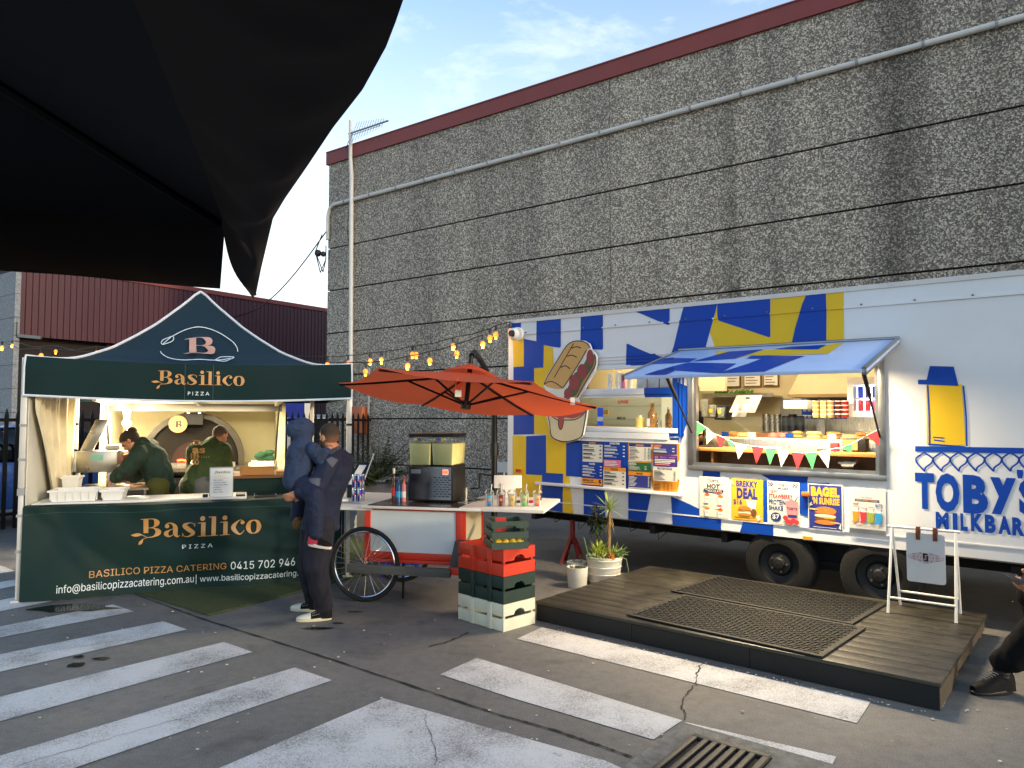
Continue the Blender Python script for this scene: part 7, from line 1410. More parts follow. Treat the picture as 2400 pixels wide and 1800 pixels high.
fb_ = MB()
for a, b in ((0, dLn * .31), (dLn * .31 + .004, dLn * .62), (dLn * .62 + .004, dLn)): fb_.fbox(DK, a, b, .004, DZ - .026, -.02, .0)
part('front_fascia', fb_, M['deck_black'], dk_); part('side_board', MB().fbox(DK, dLn - .02, dLn, .004, DZ - .026, -.55, -.022), M['deck_side'], dk_); part('side_board', MB().fbox(DK, 0, .02, .004, DZ - .026, -dep, -.022), M['deck_black'], dk_)
jo = MB()
for u in (.5, 1.0, 1.5, 2.0, 2.5, 2.9): jo.fbox(DK, u, u + .05, .05, DZ - .026, -dep + .05, -.03)
for w in (-.75, -1.3, -1.85): jo.fbox(DK, dLn - .09, dLn - .02, .004, .049, w, w + .09)
part('joist', jo, M['deck_side'], dk_)
def rubber_mat(P4, label):
    q = [gp(x, y, DZ + .004) for x, y in P4]; o = q[0]; U_ = (q[3] - o); Lw = U_.length; fr = Frame(o, U_); V_ = q[1] - o; Dp = abs(V_.dot(fr.N)); mb = MB()
    z0, z1 = .002, .016; e = .05; mb.fbox(fr, .01, Lw - .01, .0003, .0018, -Dp + .01, -.01)
    for a in ((0, Lw, -e, 0), (0, Lw, -Dp, -Dp + e), (0, e, -Dp + e, -e), (Lw - e, Lw, -Dp + e, -e)): mb.fbox(fr, a[0], a[1], z0, z1 - .004, a[2], a[3])
    nu = int((Lw - 2 * e) / .036); nv = int((Dp - 2 * e) / .036); r_ = .014
    for i in range(nu + 1): u = e + (Lw - 2 * e) * i / nu; mb.fbox(fr, u - .006, u + .006, z0, z1 - .003, -Dp + e, -e)
    for j in range(nv + 1): w = -e - (Dp - 2 * e) * j / nv; mb.fbox(fr, e, Lw - e, z0, z1, w - .006, w + .006)
    for i in range(0, nu + 1):
        for j in range(i % 2, nv + 1, 2): u = e + (Lw - 2 * e) * i / nu; w = -e - (Dp - 2 * e) * j / nv; mb.fbox(fr, u - .011, u + .011, z1 - .008, z1 + .002, w - .010, w + .010)
    mb.v = [p for p in mb.v]; solo('rubber_mat', mb, M['mat_rubber'], label, 'mat', 'rubber mats on the deck', smooth=0)
rubber_mat([(1468, 1443), (1585, 1392.6), (2014, 1469.7), (1927, 1543)], 'black perforated rubber mat nearer the front edge of the deck'); rubber_mat([(1572, 1387), (1672, 1349), (2061, 1409), (1997, 1466)], 'black perforated rubber mat nearer the truck wheels')
# A-frame sign
fsg = thing('sandwich_board', 'white tubular swing sign with a grey coffee panel standing on the deck', 'sign', gp(2165, 1440, DZ))
F1, F2, B1_, B2_ = gp(2081, 1437, DZ), gp(2241, 1461, DZ), gp(2110, 1417, DZ), gp(2251, 1438, DZ); mid = (F1 + B1_) / 2; T1 = V3((mid.x, mid.y, at(2083, 1234, mid.y).z)); mid2 = (F2 + B2_) / 2; T2 = V3((mid2.x, mid2.y, T1.z)); ax = (T2 - T1).normalized()
part('top_bar', MB().cyl(T1 - ax * .03, T2 + ax * .03, .011, n=12), M['white'], fsg)
for a, b in ((F1, T1), (F2, T2), (B1_, T1), (B2_, T2)): part('leg', MB().cyl(a + V3((0, 0, .001)), b, .010, n=10), M['white'], fsg)
for a, b, ta, tb_ in ((F1, F2, T1, T2), (B1_, B2_, T1, T2)): part('cross_bar', MB().cyl(a.lerp(ta, .18), b.lerp(tb_, .18), .009, n=10), M['white'], fsg)
SF = Frame(T1, T2 - T1); sL = (T2 - T1).length; pz0 = SF.px(2160, 1365)[1]; pz1 = -.035; pnl = MB(); a, b = .10, sL - .075
rr_ = .02; out = []
for cx, cy, a0 in ((b - rr_, pz1 - rr_, 0), (a + rr_, pz1 - rr_, 1), (a + rr_, pz0 + rr_, 2), (b - rr_, pz0 + rr_, 3)): out += [(cx + rr_ * cos((a0 + k / 4) * pi / 2), cy + rr_ * sin((a0 + k / 4) * pi / 2)) for k in range(5)]
part('panel', pnl.poly(out, lambda u, v, w: SF.P(u, v, .004 + w), .008), mat('panel_grey', '#cbc9c5', .5, var=.03), fsg, smooth=0)
for u in (a + .07, b - .08): part('leather_strap', MB().fbox(SF, u, u + .032, -.085, .013, .0121, .016).fbox(SF, u, u + .032, .0131, .0165, -.014, .016).fbox(SF, u, u + .032, -.085, .013, -.016, -.0121), mat('leather', '#6a3722', .6), fsg, bev=.002)
mk('sign_red', '#9c2233', .5); mk('sign_brown', '#3a1518', .5); pw_ = b - a; cxm = (a + b) / 2; cym = pz0 + (pz1 - pz0) * .52; lt = MB(); h0 = (pz1 - pz0) * .21
wd_ = 'SCHIBELLO'; lw = pw_ * .37 / 9
for k, ch in enumerate(wd_):
    hh = h0 * (1 - .72 * k / 8) * .5
    for s in (1, -1): pad = .3 if ch == 'I' else 0; x0 = cxm + s * (pw_ * .10 + (k + pad) * lw); x1 = x0 + s * lw * (.84 - 2 * pad + (.05 if pad else 0)); lt.text(ch, x0 if s > 0 else x0, cym - hh, x1, cym + hh, lambda u, v, w: SF.P(u, v, .0052), .0)
part('lettering', lt, M['sign_red'], fsg, smooth=0); lg_ = MB(); s = pw_ * .075; lg_.poly([(cxm - s, cym + s * 1.6), (cxm + s * .5, cym + s * 1.6), (cxm + s, cym + s * 1.1), (cxm + s, cym - s * 1.6), (cxm - s * .6, cym - s * 1.6), (cxm - s, cym - s * 1.1)], lambda u, v, w: SF.P(u, v, .0052)); part('logo', lg_, M['sign_brown'], fsg, smooth=0)
lg_ = MB(); lg_.ribbon([(cxm + s * 1.0, cym + s * .75, s * .34), (cxm + s * .3, cym + s * .85, s * .4), (cxm - s * .1, cym + s * .45, s * .4), (cxm + s * .3, cym + s * .1, s * .3)], lambda u, v, w: SF.P(u, v, .006)); lg_.ribbon([(cxm - s * 1.0, cym - s * .75, s * .34), (cxm - s * .3, cym - s * .85, s * .4), (cxm + s * .1, cym - s * .45, s * .4), (cxm - s * .3, cym - s * .05, s * .3)], lambda u, v, w: SF.P(u, v, .006)); part('logo_curve', lg_, M['panel_grey'] if 'panel_grey' in M else M['alu'], fsg, smooth=0)
part('lettering', MB().text('COFFEE', cxm - s, cym - s * 2.3, cxm + s, cym - s * 1.85, lambda u, v, w: SF.P(u, v, .0052), .01), M['sign_brown'], fsg, smooth=0)
# ---------------------------------------------------------------- potted plants
mk('pot_white', '#cbc6b8', .5, var=.06, dirt=.08); mk('soil', '#2a2018', .95, var=.3); mk('yucca', '#7d8f3e', .5, var=.3, scale=12); mk('leaf_dark', '#2e3f1c', .5, var=.35, scale=15); mk('leaf_lime', '#8a9a2e', .5, var=.3, scale=15); mk('bark', '#7a6340', .85, var=.35, scale=30, bump=.6); mk('succulent', '#6f8a5a', .5, var=.25); mk('orange_leaf', '#c9802a', .5, var=.3); mk('snake_leaf', '#4a5a2c', .5, var=.3, scale=20); mk('fern', '#27361a', .55, var=.4, scale=10); mk('planter_grey', '#55545a', .7, var=.08)
def blade(mb, b, d, L_, w, bend=.25, n=5, fold=0):   # one strap leaf, drooping
    b = V3(b); d = V3(d).normalized(); s = d.cross(V3((0, 0, 1)));
    if s.length < .05: s = V3((1, 0, 0))
    s.normalize(); vs = []
    for i in range(n + 1):
        t = i / n; p = b + d * L_ * t - V3((0, 0, bend * L_ * t * t)); ww = w * (sin(pi * min(t * .8 + .2, 1)) ** .8 if t < 1 else 0) / 2 + .0004; vs += [p + s * ww + V3((0, 0, ww * fold)), p, p - s * ww + V3((0, 0, ww * fold))]
    return mb.add(vs, [(i * 3 + k, i * 3 + k + 1, i * 3 + k + 4, i * 3 + k + 3) for i in range(n) for k in (0, 1)])
def rosette(mb, c, n, L_, w, e0, e1, bend, jit=.15):
    for i in range(n):
        a = i * 2.4 + random.uniform(-jit, jit); e = e0 + (e1 - e0) * i / n + random.uniform(-.1, .1); blade(mb, c, (cos(a) * cos(e), sin(a) * cos(e), sin(e)), L_ * random.uniform(.75, 1.1), w, bend * random.uniform(.4, 1.4), fold=.35)
    return mb
def leafcloud(mb, c, rad, n, l, w):
    for i in range(n):
        d = V3((random.gauss(0, 1), random.gauss(0, 1), random.gauss(0, .8))).normalized(); p = V3(c) + V3((d.x * rad[0], d.y * rad[1], d.z * rad[2])) * random.uniform(.35, 1); blade(mb, p, d + V3((random.uniform(-.4, .4), random.uniform(-.4, .4), random.uniform(-.5, .3))), l * random.uniform(.7, 1.3), w, .3, 3, .2)
    return mb
def pot(name, label, c, rb_, rt, h, rings=0):
    t = thing(name, label, 'potted plant', c); pr = [(.001, 0), (rb_, 0)]
    if rings:
        for k in range(rings): z = h * (k + .6) / rings; r_ = rb_ + (rt - rb_) * z / h; pr += [(r_ - .001, z - .006), (r_ + .004, z), (r_ - .001, z + .006)]
    pr += [(rt, h), (rt - .012, h), (rt - .02, h - .04), (.001, h - .04)]; part('pot', MB().lathe(pr, c, 36), M['pot_white'], t); part('soil', MB().lathe([(rt - .022, h - .035), (.001, h - .03)], c, 24), M['soil'], t); return t
random.seed(21); c = at(1416, 1300, 7.5); c.z = 0; bp_ = pot('yucca_pot', 'large ribbed white pot of yucca and succulents behind the deck corner', c, .15, .187, .29, 4); r0 = c + V3((0, 0, .26)); ty = at(1428, 1193, 7.5)
part('trunk', MB().tube([c + V3((.04, 0, .25)), (c + V3((.05, 0, .3))).lerp(ty, .4), ty], [.022, .018, .014], 10), M['bark'], bp_); part('crown', rosette(MB(), ty, 34, .21, .016, 1.35, -.35, .12), M['yucca'], bp_, norm=False, smooth=0)
dl = MB()
for i in range(16): a = random.random() * 6.28; blade(dl, ty - V3((0, 0, .01 + random.random() * .06)), (cos(a) * .35, sin(a) * .35, -1), .13 + random.random() * .08, .012, 0)
part('dry_leaves', dl, M['bark'], bp_, norm=False, smooth=0)
part('bush', leafcloud(MB(), at(1398, 1220, 7.62), (.075, .07, .15), 150, .06, .024), M['leaf_dark'], bp_, norm=False, smooth=0); bsx = MB(); bsx.tube([c + V3((-.07, .08, .26)), at(1398, 1250, 7.62), at(1398, 1200, 7.62)], .006, 6)
for i in range(8): p = at(1386 + random.random() * 14, 1196, 7.62); bsx.cyl(p, p + V3((random.uniform(-.03, .03), 0, .05)), .0025, n=4)
part('stems', bsx, M['bark'], bp_)
part('lime_shoots', leafcloud(rosette(MB(), r0 + V3((-.05, -.02, 0)), 40, .2, .012, 1.3, .5, .05), r0 + V3((-.05, -.03, .09)), (.06, .06, .09), 110, .05, .009), M['leaf_lime'], bp_, norm=False, smooth=0)
part('aloe', rosette(MB(), r0 + V3((.09, -.03, 0)), 22, .2, .017, 1.3, .35, .1), M['yucca'], bp_, norm=False, smooth=0); part('orange_succulent', rosette(MB(), r0 + V3((.06, -.14, .0)), 26, .075, .02, 1.3, .3, -.1), M['orange_leaf'], bp_, norm=False, smooth=0)
sc2 = MB(); rosette(sc2, r0 + V3((.13, -.08, .01)), 18, .07, .03, 1.2, .1, -.1); rosette(sc2, r0 + V3((-.14, -.07, .01)), 18, .07, .03, 1.2, .0, .1); rosette(sc2, r0 + V3((.15, .02, .03)), 14, .13, .045, .9, .1, .1); leafcloud(sc2, r0 + V3((-.04, -.13, .01)), (.1, .04, .03), 60, .035, .01)
part('succulents', sc2, M['succulent'], bp_, norm=False, smooth=0); tv_ = MB(); tv_.tube([r0 + V3((.16, -.04, .03)), r0 + V3((.22, -.05, 0)), r0 + V3((.24, -.06, -.12)), r0 + V3((.27, -.06, -.22))], .003, 5); tv_.tube([r0 + V3((-.15, -.03, 0)), r0 + V3((-.19, -.03, .13)), r0 + V3((-.21, -.04, .22))], .004, 5); part('trailing_stem', tv_, M['succulent'], bp_)
c = at(1353, 1324, 7.38); c.z = 0; p2 = pot('succulent_pot', 'small white pot with short spiky plants in front of the other pots', c, .094, .108, .2); sp2 = MB(); random.seed(8)
for i in range(70): a = random.random() * 6.28; r_ = random.random() * .085; blade(sp2, c + V3((cos(a) * r_, sin(a) * r_, .165)), (random.uniform(-.3, .3), random.uniform(-.3, .3), 1), random.uniform(.03, .06), .008, 0, 2)
part('spikes', sp2, M['snake_leaf'], p2, norm=False, smooth=0)
c = at(1352, 1311, 7.66); c.z = 0; p3 = pot('snake_plant_pot', 'small white pot with tall dark snake plant leaves behind', c, .085, .105, .2); sp3 = MB()
for dx, l in ((-.42, .32), (-.28, .16), (.35, .3), (.5, .27), (.2, .14), (-.1, .15), (.62, .22)): blade(sp3, c + V3((dx * .05, 0, .165)), (dx, .1 * dx, .9), l, .028, .02, 6, .6)
part('leaves', sp3, M['snake_leaf'], p3, norm=False, smooth=0)
c = at(885, 1150, 10.2); c.z = 0; pl_ = thing('planter_shrub', 'dark broad leaved plant in a grey planter against the concrete wall', 'potted plant', c); part('planter', MB().box(c.x - .25, c.x + .42, c.y - .2, c.y + .2, 0, .80), M['planter_grey'], pl_, bev=.02); random.seed(12); fe_ = MB(); hc_ = at(878, 1085, 10.2)
for i in range(60):
    a = random.random() * 6.28; e = random.uniform(-.1, 1.3); d = V3((cos(a) * cos(e), sin(a) * cos(e), sin(e))); b = V3((c.x + .0, c.y, .85)); L_ = random.uniform(.25, .62); tip = b + d * L_; fe_.tube([b, b.lerp(tip, .6) + V3((0, 0, .03)), tip], .004, 4)
    for k in range(7): f = .45 + .55 * k / 6; q = b.lerp(tip, f); sd2 = d.cross(V3((0, 0, 1))).normalized(); [blade(fe_, q, d * .55 + sd2 * s * .8 + V3((0, 0, -.15)), .13 * (1.2 - .5 * abs(f - .7)), .03, .25, 3) for s in (-1, 1)]
part('foliage', fe_, M['fern'], pl_, norm=False, smooth=0)
# jack stand, power outlet, floor pieces
jk_ = at(1342, 1285, 8.6); jk_.z = 0; js_ = thing('jack_stand', 'red steel jack stand under the front of the truck', 'jack stand', jk_); mk('jack_red', '#7d2424', .5, metal=.3)
part('column', MB().cyl(jk_ + V3((0, 0, .22)), jk_ + V3((0, 0, .50)), .03, n=10), M['jack_red'], js_); 
for a in range(4): d = V3((cos(a * pi / 2 + .5), sin(a * pi / 2 + .5), 0)); part('leg', MB().bar(jk_ + d * .17, jk_ + d * .03 + V3((0, 0, .30)), .05, .012), M['jack_red'], js_)
p = BW.px(1186, 1095); solo('power_outlet', MB().fbox(BW, p[0] - .16, p[0] + .12, p[1] - .1, p[1] + .1, .002, .08).tube([BW.P(p[0], p[1] - .1, .06), BW.P(p[0] - .05, p[1] - .5, .06), BW.P(p[0] - .3, .05, .1)], .02, 6), M['white_pipe'], 'white power outlet with a grey lead on the concrete wall', 'power outlet')
c = gp(2255, 1508, .004); solo('paper_scrap', MB().poly([(c.x - .05, c.y), (c.x + .01, c.y - .035), (c.x + .07, c.y + .0), (c.x + .02, c.y + .04)], flat(.006), .003), mat('scrap', '#8f9fc0', .7), 'pale blue paper scrap on the asphalt right of the deck', 'litter')
lt_ = [(gp(267, 1388), .05), (gp(672, 1380), .02), (gp(356, 1420), .02)]
# ---------------------------------------------------------------- posters on the truck side
def poster(tl, br, base, label, name='poster', edge=None, w=.008):
    r = TR.rect(*tl, *br, w); t = thing(name, label, name.replace('_', ' '), TR.P((r[0] + r[1]) / 2, r[2], w), None); part('sheet', MB().fbox(TR, r[0], r[1], r[2], r[3], .0052, w), M[base], t)
    return t, (lambda x, y, k=0: (r[0] + (r[1] - r[0]) * x, r[3] - (r[3] - r[2]) * y)), r
def PT(t, f, r, w=.008):
    cnt = [0]
    def nxt(): cnt[0] += 1; return w + .0004 + cnt[0] * .00035
    def txt(s, x0, y0, x1, y1, m, off=.03, sl=0): a, b = f(x0, y1), f(x1, y0); k = nxt(); part('lettering', MB().text(s, a[0], a[1], b[0], b[1], fn(k), off, 0, sl), M[m], t, smooth=0)
    def rect(x0, y0, x1, y1, m, nm='block'): a, b = f(x0, y1), f(x1, y0); k = nxt(); part(nm, MB().rect(TR, a[0], b[0], a[1], b[1], k), M[m], t, smooth=0)
    def disc(x, y, rx, ry, m, nm='spot'): a = f(x, y); k = nxt(); part(nm, MB().disc(a[0], a[1], rx * (r[1] - r[0]), fn(k), 22, ry * (r[3] - r[2])), M[m], t, smooth=0)
    def poly(pts, m, nm='shape'): k = nxt(); part(nm, MB().poly([f(*p) for p in pts], fn(k)), M[m], t, smooth=0)
    return txt, rect, disc, poly
D4 = lambda x, y: (1600 + x / 4.254, 1080 + y / 4.254)
mk('p_cream', '#d4cfbf', .55, var=.03); mk('p_yellow', '#dca724', .5, var=.03); mk('p_blue', '#27307e', .5, var=.05); mk('p_grey', '#c4c2bd', .55, var=.03); mk('p_pink', '#dd7f80', .5); mk('p_red', '#c22f33', .5); mk('p_navy', '#1a2f6b', .5)
t, f, r = poster(D4(167, 152), D4(460, 592), 'p_cream', 'white hot chocolate poster with four cups, leftmost of the five posters'); txt, rect, disc, poly = PT(t, f, r)
txt("TOBY'S", .3, .06, .65, .13, 'p_navy'); txt('MILKBAR', .4, .14, .56, .16, 'p_navy', 0); txt('HOT', .27, .17, .70, .28, 'ink', .04); poly([(.14, .31), (.2, .29), (.78, .29), (.84, .32), (.78, .385), (.2, .385)], 'ink'); txt('CHOCOLATE', .2, .305, .77, .37, 'p_cream', .02)
disc(.8, .11, .12, .06, 'paper', 'cloud')
for i, (x, y) in enumerate(((.27, .5), (.73, .52), (.27, .82), (.73, .84))): poly([(x - .09, y - .05), (x + .09, y - .05), (x + .07, y + .14), (x - .07, y + .14)], 'plastic_white', 'cup'); disc(x, y - .06, .09, .035, 'bun', 'topping'); poly([(x - .07, y - .07), (x, y - .12), (x + .08, y - .07)], ('p_red', 'bun', 'p_yellow', 'p_red')[i], 'cream'); rect(x - .13, y - .17, x + .02, y - .14, ('p_navy', 'p_red', 'dkgreen', 'p_red')[i], 'tag'); txt("TOBY'S", x - .05, y + .02, x + .05, y + .045, 'ink', 0)
rect(.03, .955, .97, .96, 'ink')
t, f, r = poster(D4(487, 174), D4(803, 620), 'p_yellow', 'yellow breakfast deal poster with a burger and hash brown'); txt, rect, disc, poly = PT(t, f, r)
txt('BREKKY', .15, .04, .84, .19, 'p_blue', .05); txt('DEAL', .17, .21, .83, .47, 'p_blue', .06); txt('$16', .06, .49, .34, .63, 'p_blue', .025); poly([(.48, .5), (.8, .5), (.76, .74), (.53, .74)], 'plastic_white', 'cup'); rect(.46, .49, .82, .515, 'p_cream')
disc(.42, .71, .21, .07, 'bun'); rect(.22, .73, .62, .765, 'pastry_brown'); poly([(.22, .755), (.62, .755), (.52, .80), (.4, .77)], 'p_yellow'); rect(.23, .785, .62, .82, 'p_cream'); disc(.42, .84, .2, .035, 'bun'); disc(.71, .775, .09, .09, 'pastry_brown', 'hash_brown'); poly([(.78, .86), (.93, .8), (.88, .89), (.95, .89), (.84, .98)], 'p_cream', 'bolt'); poly([(.02, .05), (.07, .07), (.07, .12), (.12, .16), (.03, .13)], 'p_cream', 'bolt'); rect(.1, .91, .76, .925, 'brown'); rect(.12, .93, .6, .94, 'brown')
t, f, r = poster(D4(843, 197), D4(1168, 660), 'p_cream', 'cream strawberry protein shake poster with a pink drink'); txt, rect, disc, poly = PT(t, f, r)
txt("TOBY'S", .34, .055, .66, .12, 'p_navy', .03); txt('MILKBAR', .34, .135, .66, .185, 'p_navy', .03); txt('NEW!', .07, .2, .33, .27, 'p_red', .01, .2); txt('STRAWBERRY', .05, .29, .79, .40, 'p_red', .03); txt('PROTEIN', .05, .42, .57, .54, 'p_navy', .03); txt('SHAKE', .05, .56, .5, .67, 'p_navy', .03); disc(.27, .82, .165, .105, 'p_navy', 'price_disc'); txt('$7', .16, .76, .38, .88, 'p_cream', .025)
for k in range(12): i, j = k % 4, k // 4; [rect(x0 + i * .045, .03 + j * .03, x0 + i * .045 + .045, .06 + j * .03, 'p_navy', 'check') for x0 in (.03, .79) if (i + j) % 2 == 0]
poly([(.58, .47), (.97, .47), (.92, .86), (.64, .86)], 'p_pink', 'shake'); disc(.775, .46, .19, .045, 'p_pink'); poly([(.66, .44), (.76, .36), (.88, .44)], 'p_pink', 'cream'); poly([(.86, .42), (.95, .31), (.97, .32), (.89, .43)], 'ink', 'straw'); txt("TOBY'S", .62, .57, .93, .63, 'p_navy', .03); rect(.65, .74, .92, .80, 'p_navy', 'check')
for x, y in ((.57, .82), (.64, .9), (.82, .87), (.92, .9), (.73, .92)): disc(x, y, .075, .055, 'p_red', 'strawberry')
t, f, r = poster(D4(1248, 224), D4(1600, 716), 'p_grey', 'blue bagel poster with yellow letters and a stacked bagel'); txt, rect, disc, poly = PT(t, f, r)
rect(.03, .02, .965, .965, 'p_blue', 'field'); txt('BAGEL', .09, .06, .91, .27, 'p_yellow', .07); txt("'N SUNRISE", .13, .285, .91, .44, 'p_yellow', .05); disc(.5, .57, .32, .09, 'bun', 'bagel'); disc(.5, .55, .1, .025, 'pastry_gold'); rect(.2, .635, .8, .66, 'p_red', 'bacon'); disc(.5, .685, .31, .04, 'p_cream', 'egg'); poly([(.22, .70), (.8, .70), (.6, .80), (.48, .73)], 'p_yellow', 'cheese'); rect(.2, .735, .8, .775, 'pastry_brown', 'patty'); disc(.5, .82, .31, .05, 'bun', 'bagel'); poly([(.04, .53), (.3, .54), (.3, .57), (.04, .56)], 'pastry_pale', 'toast'); poly([(.66, .79), (.92, .8), (.92, .83), (.66, .82)], 'pastry_pale', 'toast'); poly([(.04, .44), (.12, .39), (.1, .44), (.15, .45), (.05, .5)], 'p_cream', 'bolt'); poly([(.88, .92), (.95, .8), (.95, .95)], 'p_cream', 'bolt'); rect(.16, .925, .82, .935, 'p_cream')
t, f, r = poster(D4(1660, 260), D4(2030, 748), 'p_grey', 'pale soda range poster with four colourful drinks, rightmost poster'); txt, rect, disc, poly = PT(t, f, r)
txt("TOBY'S MILKBAR", .32, .2, .64, .225, 'p_navy', .01); poly([(.14, .25), (.84, .25), (.81, .275), (.84, .3), (.14, .3), (.17, .275)], 'p_navy'); txt('DIRTY SODA RANGE', .2, .26, .78, .29, 'p_yellow', .02); txt('POP', .12, .34, .26, .38, 'ink', .02); txt('BLITZ', .72, .34, .92, .40, 'p_navy', .03); rect(.1, .4, .28, .41, 'orange'); rect(.32, .44, .48, .45, 'p_red'); rect(.52, .41, .68, .42, 'green'); rect(.72, .42, .9, .43, 'skyblue')
for x, m in ((.18, 'orange'), (.39, 'p_red'), (.60, 'leaf_lime'), (.81, 'skyblue')): poly([(x - .09, .52), (x + .09, .52), (x + .07, .74), (x - .07, .74)], m, 'drink'); disc(x, .51, .085, .025, 'paper', 'ice'); disc(x - .05, .75, .05, .025, m, 'fruit'); poly([(x + .06, .5), (x + .09, .43), (x + .1, .43), (x + .08, .5)], 'ink', 'straw')
rect(.2, .8, .81, .86, 'ink'); rect(.205, .804, .805, .856, 'p_cream'); txt('REFRESHINGLY DIFFERENT!', .23, .817, .78, .843, 'ink', .005); rect(.0, .9, 1, 1, 'alu', 'foot')
# menu boards
G7 = lambda x, y: (1340 + x / 7.373, 1000 + y / 7.373)
def lines(rect, x0, x1, y0, y1, n, m, price=True, ink='ink'):
    h = (y1 - y0) / n
    for k in range(n):
        y = y0 + k * h; rect(x0, y, x0 + (x1 - x0) * (.35 + .12 * ((k * 7) % 4)), y + h * .28, m, 'menu_line'); rect(x0, y + h * .42, x0 + (x1 - x0) * (.7 + .06 * (k % 3)), y + h * .56, m, 'menu_line')
        if price: rect(x1 + .02, y, x1 + .06, y + h * .3, m, 'price')
t, f, r = poster(G7(172, 138), G7(975, 1082), 'truck_blue', 'blue food menu board with white and yellow boxes under the small window', 'menu_board', w=.012); txt, rect, disc, poly = PT(t, f, r, .012)
rect(0, 0, 1, .095, 'orange', 'header'); txt('MENU', .015, .022, .165, .085, 'ink', .06); poly([(.28, .0), (.33, .0), (.3, .04), (.36, .04), (.27, .095)], 'paper', 'bolt'); poly([(.44, .095), (.52, 0), (.6, 0), (.5, .095)], 'paper', 'bolt'); rect(.6, .03, .99, .075, 'p_navy'); txt('ADD FRIES & A DRINK FOR $7', .62, .042, .97, .064, 'paper', .01)
rect(.025, .13, .465, .525, 'p_cream', 'box'); rect(.025, .13, .465, .185, 'p_navy'); txt('BURGERS', .17, .142, .31, .175, 'orange', .05); lines(rect, .04, .38, .205, .5, 4, 'ink'); txt('LOADED FRIES', .62, .13, .83, .17, 'p_cream', .05); lines(rect, .51, .88, .19, .44, 4, 'p_cream'); rect(.5, .465, .86, .60, 'pink', 'box'); txt("RAISING TOBY'S", .52, .485, .77, .525, 'p_cream', .05); rect(.52, .54, .8, .555, 'p_cream'); rect(.52, .565, .74, .58, 'p_cream'); txt('TOASTIES', .18, .545, .31, .58, 'p_cream', .05); lines(rect, .04, .4, .60, .83, 4, 'p_cream'); rect(.02, .845, .48, .965, 'orange', 'box'); txt('MEATBALL SUB', .055, .865, .28, .905, 'ink', .05); rect(.06, .92, .36, .932, 'ink'); poly([(.41, .86), (.45, .86), (.43, .9), (.47, .9), (.41, .96), (.425, .915), (.39, .915)], 'ink', 'bolt')
rect(.5, .605, .97, .99, 'p_cream', 'box'); rect(.5, .605, .97, .675, 'orange'); txt('FOCACCIA', .66, .62, .81, .66, 'ink', .05); lines(rect, .52, .88, .69, .97, 4, 'ink')
t, f, r = poster(G7(977, 165), G7(1870, 1165), 'p_cream', 'orange and white drinks and desserts menu board under the small window', 'menu_board', w=.012); txt, rect, disc, poly = PT(t, f, r, .012)
poly([(.0, .09), (1, .11), (1, .40), (.8, .55), (.55, .45), (.3, .5), (0, .45)], 'orange'); poly([(.45, .6), (1, .75), (.95, 1), (.5, .98), (.45, .8), (0, .75), (0, .62)], 'orange'); rect(0, 0, 1, .092, 'p_navy', 'header'); txt('DRINKS AND DESSERTS', .15, .02, .82, .08, 'p_yellow', .05)
rect(.02, .13, .455, .455, 'p_cream', 'box'); rect(.02, .13, .455, .19, 'p_navy'); txt('BEVERAGES', .155, .145, .31, .178, 'orange', .05)
for k in range(9): rect(.035, .205 + k * .026, .035 + .11 + .03 * (k * 5 % 4), .215 + k * .026, 'ink', 'menu_line'); rect(.33, .205 + k * .026, .355, .215 + k * .026, 'ink', 'price'); rect(.4, .205 + k * .026, .425, .215 + k * .026, 'ink', 'price')
rect(.02, .48, .46, .635, 'dkgreen', 'box'); txt('MATCHA', .035, .49, .175, .53, 'p_cream', .05); lines(rect, .035, .32, .545, .625, 3, 'p_cream'); rect(.02, .65, .455, .94, 'p_blue', 'box'); rect(.02, .65, .455, .715, 'orange'); txt('SHAKES', .18, .665, .305, .7, 'ink', .05)
for k in range(8): rect(.035, .735 + k * .024, .035 + .1 + .02 * (k * 3 % 4), .746 + k * .024, 'p_cream', 'menu_line'); rect(.41, .735 + k * .024, .435, .746 + k * .024, 'p_cream', 'price')
rect(.51, .13, .965, .305, 'p_blue', 'box'); txt('DESSERTS', .525, .14, .67, .178, 'orange', .05); lines(rect, .525, .86, .19, .295, 2, 'p_cream'); rect(.52, .325, .975, .525, 'purple', 'box'); txt('ACAI', .545, .342, .61, .378, 'orange', .05); txt('SMALL $15', .65, .348, .77, .37, 'p_pink', .02); txt('LARGE $18', .82, .348, .94, .37, 'p_pink', .02); [rect(.55, .395 + k * .028, .93 - .08 * (k == 2), .412 + k * .028, 'p_cream', 'menu_line') for k in range(3)]; rect(.55, .485, .83, .5, 'p_pink', 'menu_line'); rect(.52, .535, .975, .785, 'p_cream', 'box'); txt('PROTEIN SHAKE', .6, .545, .88, .585, 'p_navy', .04)
for k in range(8): rect(.54, .605 + k * .021, .54 + .12 + .03 * (k * 5 % 4), .615 + k * .021, 'ink', 'menu_line'); rect(.91, .605 + k * .021, .945, .615 + k * .021, 'ink', 'price')
for k in range(6): rect(.55, .825 + k * .024, .66, .836 + k * .024, 'ink', 'menu_line'); [rect(.72 + j * .07, .825 + k * .024, .755 + j * .07, .834 + k * .024, 'brown', 'price') for j in range(3)]
